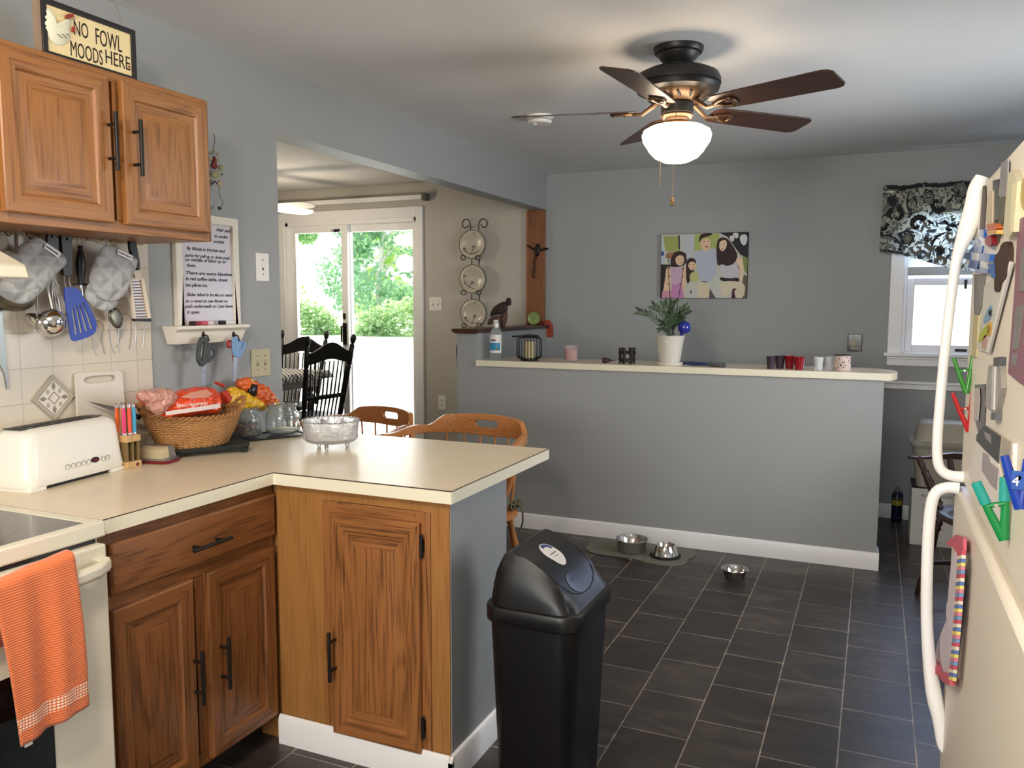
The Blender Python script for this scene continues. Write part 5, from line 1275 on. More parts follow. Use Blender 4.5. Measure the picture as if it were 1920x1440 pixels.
co_ = cords.build('cushion_ties', mat('cord_olive', srgb(104, 100, 78), .9), None, smooth=2, keep=True)
for o in (cu_, co_): o.parent = ch2
ch2.location = o2; ch2.rotation_euler = (0, 0, th)
th1 = math.radians(-18); sp1 = P(1, 3.96, 737, 777); ch1.scale = (.97, .97, .97)
ch1.location = (sp1.x+.172*math.sin(th1), sp1.y-.172*math.cos(th1), 0); ch1.rotation_euler = (0, 0, th1)
dkw = mat('dark_stain', srgb(46, 24, 18), .35)
ch3 = captain(thing('captain_chair', 'dark stained wooden armchair half hidden behind the refrigerator', 'chair', (0, 0, 0)), dkw, dkw, H=.80, arm=.70, low=.665, slot=False)
ch3.location = (.56, 4.42, 0); ch3.rotation_euler = (0, 0, math.radians(-62))
# ------------------------------------------------------------------ dining room
def windsor(root, wood):
    sz = .45; h = 1.0
    def back(x, z):   # recline
        return V((x, .19+.16*max(0, z-sz)-.0*x*x+(.25*x*x*-.6), z))
    sh = []
    for k in range(24):
        a = 2*PI*k/24; sh.append((.225*abs(math.cos(a))**.75*math.copysign(1, math.cos(a)), .21*abs(math.sin(a))**.75*math.copysign(1, math.sin(a))))
    MB().shape(sh, lambda a, b, t: V((a, b, t)), sz-.035, sz).build('seat', wood, root, world=False, bevel=.006)
    def tn(p0, p1, r, name, pr_):
        p0, p1 = V(p0), V(p1); MB().tube([p0.lerp(p1, u) for u, q in pr_], [r*q for u, q in pr_], 12).build(name, wood, root, world=False, smooth=1)
    lg = [(0, .8), (.08, 1.1), (.14, .7), (.18, 1.1), (.35, 1.3), (.55, 1.2), (.66, .8), (.70, 1.15), (.75, .8), (1, .75)]
    for sx_, sy_ in ((-1, -1), (1, -1), (-1, 1), (1, 1)): tn((sx_*.16, sy_*.14, sz-.03), (sx_*.21, sy_*.20, 0), .018, 'leg', lg)
    for sx_ in (-1, 1):
        MB().tube([(sx_*.19, -.17, .2), (sx_*.18, 0, .2), (sx_*.19, .17, .2)], [.009, .014, .009], 10).build('stretcher', wood, root, world=False, smooth=1)
        p0 = V((sx_*.19, .17, sz-.01)); p1 = back(sx_*.235, h+.02)
        tn(p0, p1, .018, 'back_post', [(0, .9), (.1, 1.05), (.14, .75), (.17, 1.1), (.45, 1.15), (.62, .95), (.64, 1.15), (.66, .8), (.69, 1.1), (.93, 1.05), (.95, .6), (.97, 1.0), (1.0, 1.25), (1.03, 1.3), (1.06, .9), (1.075, .3)])
    MB().tube([(-.18, 0, .2), (0, 0, .2), (.18, 0, .2)], [.009, .014, .009], 10).build('stretcher', wood, root, world=False, smooth=1)
    cr_ = MB(); N_ = 24; vs = []
    for k in range(N_+1):
        x = -.222+.444*k/N_; u = x/.222; w = math.cos(u*PI*.5)
        top = h-.065+.075*(.5+.5*math.cos(u*PI)); lo = h-.150+.035*(.5+.5*math.cos(u*PI))
        for z, yo in ((lo, -.01), (lo, .01), (top, .01), (top, -.01)):
            p = back(x, z); p.y += yo; vs.append(p)
    cr_.add(vs, [(i*4+j, i*4+(j+1) % 4, (i+1)*4+(j+1) % 4, (i+1)*4+j) for i in range(N_) for j in range(4)]+[(0, 1, 2, 3), (N_*4, N_*4+1, N_*4+2, N_*4+3)])
    cr_.build('crest_rail', wood, root, world=False, bevel=.004, smooth=.5)
    MB().tube([back(-.205, .60), back(0, .60), back(.205, .60)], [.012, .014, .012], 10, flat=1.3).build('lower_rail', wood, root, world=False, smooth=1)
    for k in range(9):
        x = -.17+.34*k/8
        MB().tube([V((x*.92, .175, sz-.01)), back(x*.95, .60), back(x*1.08, h-.13)], [.0055, .007, .005], 8).build('spindle', wood, root, world=False, smooth=1)
    return root
w1_ = windsor(thing('spindle_chair', 'black spindle back chair nearest the doorway in the dining room', 'chair', (0, 0, 0), 0, 'black dining chairs'), blkpaint)
pL = P(1, 4.80, 579, 640)
for _k in range(80):
    pR = P(1, 4.85+_k*.01, 662, 632)
    if math.hypot(pR.x-pL.x, pR.y-pL.y) > .455: break
mc_ = (pL+pR)/2; dv = (pR-pL); dv.z = 0
ang = math.atan2(dv.y, dv.x)+PI     # local +x runs from right post to left post when seen from behind
nx_ = V((math.cos(ang), math.sin(ang), 0)); bk_ = V((-nx_.y, nx_.x, 0))
w1_.rotation_euler = (0, 0, ang); org_ = mc_-bk_*.28; w1_.location = (org_.x, org_.y, FZ)
pF = P(1, 5.80, 613, 625)
dup(w1_, (pF.x-.235, 5.80-.28, FZ), 0, label='black spindle back chair on the far side of the dining table')
tb = thing('dining_table', 'dark wooden dining table with turned legs behind the black chairs', 'table', (-4.6, 5.2, FZ))
TX0, TX1, TY0, TY1, TZ = -5.25, -4.02, 4.72, 5.45, FZ+.755
MB().box(TX0, TY0, TZ-.03, TX1, TY1, TZ).build('tabletop', walnut, tb, bevel=.004)
MB().box(TX0+.07, TY0+.07, TZ-.12, TX1-.07, TY1-.07, TZ-.03).build('apron', walnut, tb)
for x in (TX0+.11, TX1-.11):
    for y in (TY0+.11, TY1-.11):
        MB().tube([(x, y, TZ-.03-z) for z in (0, .12, .14, .17, .2, .35, .5, .53, .56, .725)], [.03, .03, .018, .03, .022, .038, .02, .03, .02, .022], 12).build('leg', walnut, tb, smooth=1)
tc_ = MB(); nx2, ny2 = 40, 26; vs = []
for j in range(ny2+1):
    for i in range(nx2+1):
        u, v = i/nx2, j/ny2; x = TX0-.03+(TX1-TX0+.06)*u; y = TY0-.03+(TY1-TY0+.06)*v
        e = max(max(TX0-x, x-TX1, 0), max(TY0-y, y-TY1, 0)); z = TZ+.004
        if e > .0: z -= .055*min(1, e/.012)*1.0; x += .006*math.sin(y*40) if (x < TX0 or x > TX1) else 0; y += .006*math.sin(x*40) if (y < TY0 or y > TY1) else 0
        vs.append((x, y, z))
tc_.add(vs, [(j*(nx2+1)+i, j*(nx2+1)+i+1, (j+1)*(nx2+1)+i+1, (j+1)*(nx2+1)+i) for j in range(ny2) for i in range(nx2)])
cm = bpy.data.materials.new('checked_cloth'); cm.use_nodes = True; nt = cm.node_tree; b_ = nt.nodes['Principled BSDF']
tcn = nt.nodes.new('ShaderNodeTexCoord'); ckn = nt.nodes.new('ShaderNodeTexChecker'); ckn.inputs['Scale'].default_value = 45
ckn.inputs['Color1'].default_value = (.62, .56, .48, 1); ckn.inputs['Color2'].default_value = (.03, .03, .03, 1)
nt.links.new(tcn.outputs['Object'], ckn.inputs['Vector']); nt.links.new(ckn.outputs['Color'], b_.inputs['Base Color']); b_.inputs['Roughness'].default_value = .9
tag(tc_.build('tablecloth', cm, None, smooth=1, solid=.002), 'black and cream checked cloth on the dining table', 'tablecloth')
# white fan of the dining room
T1, T2 = P(2, 2.21, 588, 381), P(2, 2.19, 586, 401)
mm_ = (T1+T2)/2; dd = T2-T1; dd.z = 0; hl = dd.length/2; pr_ = V((-dd.y, dd.x, 0)).normalized()
if pr_.x > 0: pr_ = -pr_
cc_ = mm_+pr_*(hl/math.tan(math.radians(36))); Rb = (T1-cc_).to_2d().length
df = thing('ceiling_fan', 'white ceiling fan in the dining room, two blade tips showing past the wall', 'ceiling fan', (cc_.x, cc_.y, ZC))
MB().lathe([(0, 0), (.07, 0), (.07, -.03), (.03, -.06), (.015, -.07), (.015, -.13), (.08, -.15), (.11, -.18), (.11, -.24), (.07, -.27), (.06, -.31), (0, -.31)], (cc_.x, cc_.y, ZC), 32).build('motor', whitep, df)
MB().lathe([(.06, -.31), (.10, -.33), (.11, -.37), (.07, -.42), (0, -.43)], (cc_.x, cc_.y, ZC), 32).build('glass_bowl', mat('lit_bowl', (1, 1, 1)), df)
a0 = math.atan2(T1.y-cc_.y, T1.x-cc_.x)
for k in range(5):
    a = a0+k*2*PI/5
    T = Matrix.Translation((cc_.x, cc_.y, 2.20)) @ Matrix.Rotation(a, 4, 'Z') @ Matrix.Rotation(math.radians(-16), 4, 'X')
    MB().shape(smoothpoly([(.10, -.035), (.2, -.058), (Rb-.06, -.066), (Rb, -.03), (Rb, .03), (Rb-.06, .066), (.2, .058), (.10, .035)], 1), lambda x, y, t: T @ V((x, y, t)), -.003, .003).build('blade', whitep, df)
light('POINT', 'dining_fan_bulb', (cc_.x, cc_.y, ZC-.50), 13, (1, .80, .52), size=.08) if False else None
# plates in the scroll rack
PYY = YF-.035
prk = thing('plate_rack', 'tall black scrolled wire rack holding three plates on the dining room wall', 'plate rack', P(1, YF-.02, 888, 612))
def sp2(x, y): return P(1, PYY, 800+x/3.273, 360+y/3.273)
def scroll(pts, r=.004): MB().tube(smoothline([tuple(sp2(*p)) for p in pts], 2), r, 8).build('scroll_wire', blk, prk, smooth=2)
scroll([(268, 235), (268, 195), (258, 172), (238, 165), (220, 180), (218, 205), (232, 222), (250, 218), (256, 200)])
scroll([(320, 235), (320, 190), (332, 168), (352, 162), (370, 178), (372, 200), (358, 218), (340, 216), (334, 200)])
for y_ in (415, 628): scroll([(276, y_), (276, y_+35)]); scroll([(322, y_), (322, y_+35)])
MB().cyl(sp2(268, 215)+V((0, 0, 0)), sp2(268, 215)+V((0, .036, 0)), .003, n=8).build('wall_nail', blk, prk)
def cur(x, y): MB().tube([sp2(x+14*math.cos(a*.5), y+14*math.sin(a*.5)) + V((0, -.03, 0)) for a in range(13)], .0035, 6).build('plate_hook', blk, prk, smooth=2)
plm = mat('plate_glaze', srgb(196, 188, 170), .25, var=.08, vscale=8); rimm = mat('plate_rim', srgb(84, 76, 66), .4); brn = mat('branch_brown', srgb(70, 60, 52), .5)
for k, (x, y, lb) in enumerate(((287, 322, 'top'), (290, 535, 'middle'), (294, 745, 'bottom'))):
    c = sp2(x, y)+V((0, -.012, 0)); R_p = .118
    t = thing('decorative_plate', 'cream plate with a brown twig design, %s plate of the wire rack' % lb, 'plate', c-V((0, 0, R_p)), group='plates in the wire rack')
    MB().lathe([(0, 0), (.072, 0), (.082, .007), (.1145, .015)], c, 48, ax=(0, -1, 0)).build('plate_face', plm, t, smooth=1, solid=.003)
    MB().lathe([(.1135, .012), (.1180, .014), (.1175, .018), (.1130, .0165)], c, 48, ax=(0, -1, 0)).build('rim_band', rimm, t, smooth=1)
    tw_ = MB(); yo = V((0, -.0035, 0))
    brs = [[(-50, 40), (-10, 62), (20, 55), (50, 35)], [(-10, 62), (2, 35), (8, 12)], [(-35, 50), (-48, 25)]] if k != 1 else [[(-55, -15), (-45, 30), (-20, 50), (10, 60)], [(-45, 20), (-65, 30)], [(-25, 45), (0, 20)]]
    for br_ in brs: tw_.tube([sp2(x+a, y+b)+V((0, -.018, 0))+yo for a, b in br_], .0022, 6)
    tw_.build('twig_design', brn, t)
    fl = MB()
    for fx, fy in (((10, -72), (-48, 28), (8, 15)) if k != 1 else ((60, -42), (-50, -18), (-2, 20))):
        for q in range(4):
            a = q*PI/2+.5; p = sp2(x+fx+5*math.cos(a), y+fy+5*math.sin(a))+V((0, -.0195, 0))+yo; fl.ball(p, .0045, 5, sc=(1, .35, 1))
    fl.build('blossom_design', brn, t)
    for sx_ in (-50, 42): cur(x+sx_-4, y+82 if k < 2 else y+74)
# ------------------------------------------------------------------ knee wall cap, post
DYY = HY+.30
dfw = thing('driftwood_bird', 'dark carved driftwood bird standing on the wooden knee wall cap', 'sculpture', (P(1, DYY, 937, 612).x, DYY, 1.292))
g4 = lambda pts: [(880+x/3.692, 540+y/3.692) for x, y in pts]
dwm = mat('driftwood', srgb(48, 36, 30), .8, bump=1, bscale=60, var=.4, vscale=30)
MB().pillow(smoothpoly(g4([(210, 270), (205, 210), (225, 165), (262, 150), (266, 200), (258, 240), (246, 280)]), 1), px_(1, DYY), .022, 5).build('stump', mat('driftwood_light', srgb(86, 62, 48), .8, bump=1, bscale=50), dfw, smooth=2)
MB().pillow(smoothpoly(g4([(168, 130), (215, 100), (250, 92), (270, 120), (262, 165), (220, 185), (180, 185), (140, 205), (145, 170)]), 1), px_(1, DYY-.01), .026, 5).build('bird_body', dwm, dfw, smooth=2)
MB().pillow(smoothpoly(g4([(248, 98), (256, 72), (275, 64), (292, 80), (290, 120), (272, 122), (258, 120)]), 1), px_(1, DYY-.01), .016, 4).build('bird_head', dwm, dfw, smooth=2)
MB().pillow(smoothpoly(g4([(120, 250), (140, 205), (200, 185), (215, 205), (180, 235), (140, 258)]), 1), px_(1, DYY-.012), .012, 4).build('tail', mat('driftwood_light', (1, 1, 1)), dfw, smooth=2)
for o_ in (bpy.data.objects[n] for n in [c.name for c in dfw.children]): pass
GY = YF-.10
gc = P(1, GY, 1001, 596)
gc.z = 1.292+.052
gj = thing('green_dish', 'small round green glass dish standing upright on the knee wall cap', 'dish', (gc.x, GY, 1.292))
MB().lathe([(0, -.016), (.045, -.016), (.052, -.008), (.052, .010), (.047, .016), (.040, .012), (0, .010)], gc, 36, ax=(0, -1, 0)).build('dish_body', mat('green_glass', srgb(134, 158, 92), .25, var=.2, vscale=20), gj, smooth=.8)
MB().lathe([(.026, .010), (.030, .014), (.034, .010)], gc, 30, ax=(0, -1, 0)).build('embossed_ring', mat('green_light', srgb(160, 182, 110), .3), gj)
for a, b in ((-.02, .02), (.018, .012), (0, -.02), (-.018, -.012), (.02, -.018)): MB().ball(gc+V((a, -.011, b)), .007, 6, sc=(1, .5, 1)).build('embossed_dot', mat('green_light', (1, 1, 1)), gj)
rb = MB().cyl((gc.x-.062, GY+.035, 1.292+.05), (gc.x+.07, GY+.035, 1.292+.05), .016, n=14)
tag(rb.build('red_candle', mat('candle_red', srgb(120, 34, 28), .5)), 'dark red rolled candle lying behind the green dish', 'candle')
bpy.data.objects['red_candle'].location.z = 1.292
fs_ = thing('fly_swatter', 'orange fly swatter hanging on the wall right of the wooden post', 'fly swatter', P(1, YF-.012, 1028, 632))
MB().tube([P(1, YF-.012, *c) for c in ((1023.5, 506), (1025, 545), (1026, 590), (1027, 600))], .0022, 6).build('wire_handle', mat('wire_light', srgb(150, 146, 136), .4, .5), fs_)
MB().shape([(1022, 600), (1031, 600), (1037, 612), (1037, 632), (1019, 632), (1018, 612)], px_(1, YF-.012), -.003, .002).build('swatter_head', mat('swatter_orange', srgb(160, 66, 42), .6), fs_)
dg = thing('metal_insect', 'black metal flying insect wall hanging on the wooden post', 'wall decoration', P(1, YF-.05, 1004, 522))
g1 = lambda pts: [(800+x/3.273, 360+y/3.273) for x, y in pts]
IY = YF-.04
MB().pillow(smoothpoly(g1([(665, 335), (675, 318), (690, 322), (698, 345), (692, 380), (678, 400), (662, 385), (660, 355)]), 1), px_(1, IY), .010, 4).build('body', blk, dg, smooth=2)
for w_ in ([(665, 350), (640, 335), (615, 318), (618, 335), (645, 352), (664, 362)], [(695, 350), (730, 340), (752, 345), (735, 358), (705, 362), (694, 366)]):
    MB().shape(smoothpoly(g1(w_), 1), px_(1, IY), -.002, .002).build('wing', blk, dg)
MB().tube([P(1, IY, *c) for c in g1([(672, 322), (668, 310)])], .0015, 5).build('antenna', blk, dg); MB().tube([P(1, IY, *c) for c in g1([(688, 322), (698, 311)])], .0015, 5).build('antenna', blk, dg)
for k, (a, b) in enumerate(((668, 402), (664, 418), (660, 434), (660, 452), (661, 466), (656, 480), (658, 494), (652, 506), (656, 520))):
    c = P(1, IY, *g1([(a, b)])[0]); MB().tube([c+V((.009*math.cos(t*PI/4), .004*math.sin(t*PI/4) if k % 2 else 0, .011*math.sin(t*PI/4))) for t in range(8)], .003, 5, closed=True).build('chain_link', blk, dg)
# ------------------------------------------------------------------ half wall cap things
HZ = 1.0885
def cap_(x, y, dy=0): p = P(2, HZ, x, y); p.z = HZ; return p
def base_at(x, Y): p = P(1, Y, x, 650); return V((p.x, Y, HZ))
c = base_at(930.5, HY+.10)
bo = thing('sanitizer_bottle', 'clear sanitizer bottle with a white flip cap and a blue label', 'bottle', c)
MB().lathe([(0, 0), (.040, 0), (.044, .006), (.044, .165), (.040, .185), (.026, .205), (.015, .212), (.014, .225)], c, 32, sy=.75).build('bottle_body', mat('bottle_clear', (.93, .97, .99), .05, trans=.92, ior=1.2), bo, smooth=1)
MB().lathe([(.0155, .212), (.0155, .238), (.010, .242), (0, .242)], c, 20).box(c.x-.008, c.y-.026, HZ+.240, c.x+.008, c.y+.004, HZ+.262).build('cap', whitep, bo, bevel=.001)
arc_lab = lambda r, a0, a1, z0, z1, N_=12: MB().add([(c.x+r*math.cos(a0+(a1-a0)*k/N_), c.y+r*.75*math.sin(a0+(a1-a0)*k/N_), HZ+z) for k in range(N_+1) for z in (z0, z1)], [(2*k, 2*k+2, 2*k+3, 2*k+1) for k in range(N_)])
arc_lab(.0447, -PI+.35, -.35, .045, .165).build('white_label', whiteb, bo)
arc_lab(.0450, -PI+.35, -.6, .062, .112).build('blue_label', mat('label_blue', srgb(60, 150, 200), .4), bo)
arc_lab(.0452, -PI+.9, -1.3, .125, .133).build('label_print', mat('label_purple', srgb(90, 30, 60), .5), bo)
arc_lab(.0452, -1.25, -.95, .062, .078).build('label_emblem', mat('label_gold', srgb(120, 110, 60), .5), bo)
c = base_at(992.5, HY+.09)
ln = thing('candle_lantern', 'black wire candle lantern with a side handle on the half wall', 'lantern', c)
MB().lathe([(0, 0), (.055, 0), (.058, .006), (.055, .016), (0, .018)], c, 32).build('base', blkp, ln)
MB().lathe([(.04, .15), (.062, .150), (.066, .156), (.060, .166), (.02, .172), (0, .172)], c, 32).build('top_ring', blkp, ln)
for k in range(24):
    a = 2*PI*k/24; cx_, sx_ = math.cos(a), math.sin(a)
    MB().tube(smoothline([(c.x+r*cx_, c.y+r*sx_, HZ+h) for r, h in ((.052, .012), (.078, .020), (.082, .04), (.082, .12), (.078, .145), (.056, .155))], 1), .0028, 6).build('bar', blkp, ln, smooth=1)
MB().tube([(c.x-.04, c.y-.02, HZ+.160), (c.x-.105, c.y-.045, HZ+.157)], .0055, 8).build('handle', blkp, ln)
MB().lathe([(0, .018), (.037, .018), (.037, .125), (.03, .13), (0, .128)], c, 28).build('pillar_candle', mat('wax_yellow', srgb(206, 190, 140), .5), ln)
c = base_at(1070.5, HY+.09)
jc = thing('jar_candle', 'pink wax candle in a clear glass tumbler', 'candle', c)
MB().lathe([(0, 0), (.042, 0), (.043, .006), (.046, .105), (.0445, .105), (.041, .010), (0, .010)], c, 32).build('tumbler', mat('pink_glass', (.95, .85, .84), .05, trans=.9, ior=1.3), jc, smooth=1)
MB().lathe([(0, .012), (.0395, .012), (.0405, .078), (0, .076)], c, 28).build('wax', mat('wax_pink', srgb(206, 168, 166), .5), jc)
c = base_at(1135, HY+.06)
kn_ = thing('wine_stopper', 'small dark red knob with a short spike lying on the half wall', 'knob', (c.x, c.y, HZ))
MB().lathe([(0, -.020), (.012, -.018), (.018, -.006), (.018, .004), (.012, .016), (.008, .028), (.010, .034), (.004, .038), (.003, .060), (0, .062)], (c.x, c.y, HZ+.019), 20, ax=(.95, .3, .0)).build('knob', mat('knob_maroon', srgb(58, 22, 30), .3), kn_, smooth=.8)
c = base_at(1176, HY+.09)
tl = thing('tealight_holder', 'small ornate dark metal tealight holder with glass inside', 'candle holder', c)
om = mat('ornate_metal', srgb(44, 34, 30), .5, .4)
MB().lathe([(.040, .012), (.046, .016), (.047, .030), (.043, .034), (.040, .030)], c, 24).build('rim_base', om, tl)
MB().lathe([(0, .016), (.036, .016), (.038, .075), (.036, .075), (.034, .02), (0, .02)], c, 24).build('glass_cup', mat('smoke_glass', (.7, .7, .68), .08, trans=.8), tl)
for k in range(6):
    a = k*PI/3+.4; p = V((c.x+.044*math.cos(a), c.y+.044*math.sin(a), HZ))
    MB().tube([p+V((0, 0, z)) for z in (.0, .010, .02, .05, .07, .085, .10)], [.006, .005, .008, .007, .012, .008, .009], 8).build('figure_post', om, tl, smooth=.8)
    q = V((c.x+.046*math.cos(a+PI/6), c.y+.046*math.sin(a+PI/6), HZ+.072)); MB().ball(q, .011, 6, sc=(1, 1, .8)).build('leaf_swag', om, tl)
# plant
c = base_at(1256, HY+.12)
pp = thing('potted_palm', 'small green palm in a white ridged ceramic pot on the half wall', 'potted plant', c)
pm = mat('pot_white', srgb(216, 212, 202), .4, bump=1.0, bscale=70)
MB().lathe([(0, .012), (.058, .012), (.066, .04), (.082, .150), (.088, .172), (.090, .178), (.086, .180), (.082, .165), (0, .160)], c, 40).build('pot', pm, pp, smooth=1)
MB().lathe([(0, 0), (.074, 0), (.080, .010), (.082, .017), (.078, .018), (.07, .012), (0, .012)], c, 40).build('saucer', mat('saucer_white', srgb(222, 218, 208), .35), pp, smooth=1)
MB().lathe([(0, .164), (.080, .164)], c, 24).build('soil', mat('soil', srgb(40, 30, 24), .9), pp)
lf = mat('palm_leaf', srgb(58, 84, 52), .5, var=.3, vscale=20)
R_ = random.Random(11)
fr_ = [(1197, 583, 1), (1225, 573, 1), (1245, 567, .9), (1262, 565, .9), (1284, 578, 1), (1290, 582, .8), (1240, 605, .8), (1275, 590, .9), (1268, 605, .8), (1252, 585, .9), (1236, 618, .6), (1282, 600, .7), (1258, 578, .8)]
for k, (tx, ty, sc_) in enumerate(fr_):
    tip = P(1, c.y+R_.uniform(-.06, .05), tx, ty); b0 = c+V((R_.uniform(-.03, .03), R_.uniform(-.03, .03), .165))
    midp = b0.lerp(tip, .55)+V((0, 0, .05*sc_)); L_ = smoothline([tuple(b0), tuple(midp), tuple(tip)], 3)
    b = MB().tube(L_, .0022, 5)
    n = len(L_)
    for i in range(n//3, n):
        p = V(L_[i]); d = (V(L_[min(i+1, n-1)])-V(L_[i-1])).normalized(); s_ = d.cross(UY).normalized()
        for sg in (-1, 1):
            e = p+(d*.9+s_*sg*.75+V((0, R_.uniform(-.3, .3), -.15))).normalized()*.042*sc_; w_ = d.cross(e-p).normalized().cross(e-p).normalized()*.0042
            m_ = p.lerp(e, .45); b.add([p, m_+w_, e, m_-w_], [(0, 1, 2, 3)])
    b.build('frond', lf, pp, smooth=.3)
for (x0_, y0_), (x1_, y1_) in (((1262, 620), (1252, 474)), ((1272, 620), (1286, 474))):
    a, e = c+V((.01, 0, .16)), P(1, c.y, x1_, y1_)
    b = MB().tube([a.lerp(e, k/10)+V((R_.uniform(-.002, .002), 0, 0)) for k in range(11)], [.0026-.0001*k for k in range(11)], 6)
    for k in range(2, 11): b.ball(a.lerp(e, k/11)+V(((-1)**k*.004, 0, 0)), .004, 5, sc=(.8, .8, 1.5))
    b.build('twig', mat('twig_dark', srgb(58, 44, 34), .7), pp)
gbc = c+V((.098, .0, .222)); gbc = P(1, c.y-.01, 1283, 614)
gb = thing('watering_globe', 'cobalt blue glass watering globe stuck into the white plant pot', 'watering globe', (gbc.x, gbc.y, HZ+.16))
MB().ball(gbc, .039, 14).build('globe', mat('cobalt_glass', srgb(34, 48, 150), .08, var=.3, vscale=30, coat=.6), gb, smooth=2)
MB().tube([gbc+V((-.012, 0, -.032)), gbc+V((-.028, 0, -.075)), c+V((.05, 0, .165))], [.010, .006, .005], 8).build('stem', mat('cobalt_glass', (1, 1, 1)), gb)
# blue and grey brush
a, e = P(2, HZ+.012, 1278, 680), P(2, HZ+.012, 1360, 687)
a.y = HY+.13; e = P(1, HY+.055, 1358, 687); a = P(1, HY+.14, 1281, 680); a.z = e.z = HZ+.013
br = thing('lint_roller', 'blue and grey handled tool lying right of the plant pot', 'tool', (a.x, a.y, HZ))
MB().tube([a, a.lerp(e, .25), a.lerp(e, .55), a.lerp(e, .66)], [.011, .015, .013, .010], 10, flat=.8).build('blue_head', mat('tool_blue', srgb(36, 52, 104), .4), br, smooth=2)
MB().tube([a.lerp(e, .6), a.lerp(e, .7), a.lerp(e, .9), a.lerp(e, 1)], [.010, .013, .0135, .012], 12).ball(e, .0135, 8).build('grey_handle', mat('tool_grey', srgb(84, 86, 92), .5), br, smooth=2)
# votive cups
def cup(x, w, dyy, h, m_, label, name='votive_cup', group=None, pat=None):
    c = base_at(x, HY+dyy); r = w/2/ (FPX/((c-CAM).dot(FW)))
    t = thing(name, label, 'candle holder', c, group=group)
    MB().lathe([(0, 0), (r*.74, 0), (r*.78, .004), (r, h), (r*.95, h), (r*.72, .012), (0, .010)], c, 28).build('cup', m_, t, smooth=1)
    return t, c, r
pg = mat('purple_glass', srgb(62, 48, 60), .15, coat=.4); rgm = mat('red_glass', srgb(134, 18, 30), .15, coat=.4); cg = mat('frosted_clear', (.88, .9, .9), .25, trans=.55, ior=1.2)
cup(1446, 17, .07, .072, pg, 'dark purple glass votive cup, left of the purple pair', group='purple votive cups')
cup(1463, 19, .12, .074, pg, 'dark purple glass votive cup touching the red cup', group='purple votive cups')
cup(1482, 19, .12, .074, rgm, 'red glass votive cup touching the purple cup', group='red votive cups')
cup(1499.5, 20, .06, .074, rgm, 'red glass votive cup, right of the red pair', group='red votive cups')
cup(1536, 17.5, .06, .074, cg, 'frosted clear glass votive cup, left of the clear pair', group='clear votive cups')
cup(1556, 17.5, .12, .074, cg, 'frosted clear glass votive cup beside the flowered candle', group='clear votive cups')
c = base_at(1580.5, HY+.09); r = .0435
mg = thing('flowered_candle', 'cream candle jar printed with small dark flowers, rightmost on the half wall', 'candle', c)
MB().lathe([(0, 0), (r*.95, 0), (r, .003), (r, .086), (r*.94, .088), (r*.93, .078), (0, .078)], c, 32).build('jar', mat('jar_cream', srgb(206, 186, 176), .35), mg, smooth=.8)
MB().lathe([(r*.70, .0795), (r*.95, .0890), (r*1.01, .0895), (r*1.01, .084)], c, 32).build('dark_rim', mat('rim_dark', srgb(50, 40, 38), .5), mg)
b = MB(); R_ = random.Random(2)
for k in range(16):
    a = -PI+.3+R_.uniform(0, PI-.6); z = .012+.064*R_.random()
    for q in range(5):
        a2 = q*1.257; b.ball((c.x+(r+.0004)*math.cos(a+.05*math.cos(a2)), c.y+(r+.0004)*math.sin(a+.05*math.cos(a2)), HZ+z+.0024*math.sin(a2)), .0017, 4)
b.build('flower_print', mat('flower_mauve', srgb(96, 70, 82), .6), mg)
# ------------------------------------------------------------------ framed canvas (a flat print)
CY = YF-.026
cvT = [P(1, CY, *c) for c in ((1240, 440), (1403.8, 434.4), (1400, 558.8), (1237.5, 560))]
cx0, cx1 = (cvT[0].x+cvT[3].x)/2, (cvT[1].x+cvT[2].x)/2; cz1, cz0 = (cvT[0].z+cvT[1].z)/2, (cvT[2].z+cvT[3].z)/2
cv = thing('canvas_print', 'wide canvas photograph of four smiling people on the grey wall', 'picture', ((cx0+cx1)/2, YF, cz0))
MB().box(cx0, CY, cz0, cx1, YF-.001, cz1).build('canvas', mat('canvas_edge', srgb(44, 38, 44), .8), cv, bevel=.002)
layers = []
def cuv(x, y): return (cx0+(cx1-cx0)*(x-310)/1300, cz1-(cz1-cz0)*(y-140)/970)
art = MB(); amats = []; aidx = {}
def A_(col, pts, z, sm=1):
    if col not in aidx: aidx[col] = len(amats); amats.append(mat('print_%02x%02x%02x' % col, srgb(*[min(255, c*1.06) for c in col]), .7))
    pts = [(min(1606, max(314, x)), min(1106, max(144, y))) for x, y in (smoothpoly(pts, sm) if sm else pts)]
    art.shape([cuv(*p) for p in pts], lambda a, b, t: V((a, CY-.0004-z*.00025-t, b)), 0, .0002, (), aidx[col])
G = lambda pts: pts
A_((186, 190, 176), [(310, 140), (1610, 140), (1610, 1110), (310, 1110)], 0, 0)
A_((150, 160, 92), [(340, 165), (590, 165), (600, 400), (380, 400)], 1, 0)
A_((176, 188, 196), [(310, 200), (345, 200), (375, 560), (310, 580)], 1, 0)
A_((40, 40, 50), [(570, 160), (596, 160), (604, 370), (584, 370)], 2, 0)
A_((178, 186, 190), [(610, 160), (815, 160), (810, 400), (740, 560), (650, 420)], 2, 0)
A_((160, 172, 100), [(820, 150), (1190, 150), (1200, 370), (820, 400)], 1, 0)
A_((150, 110, 80), [(380, 420), (520, 400), (700, 420), (700, 500), (390, 520)], 2)
A_((60, 90, 140), [(314, 390), (360, 390), (360, 460), (314, 470)], 3)
A_((38, 34, 44), [(1190, 144), (1610, 144), (1610, 520), (1500, 470), (1300, 200)], 1, 0)
A_((206, 208, 206), [(1320, 200), (1400, 180), (1410, 250), (1370, 290)], 2); A_((206, 208, 206), [(1370, 150), (1470, 150), (1460, 230), (1420, 230)], 2)
A_((206, 208, 206), [(1480, 190), (1580, 170), (1600, 260), (1560, 350), (1500, 300)], 2)
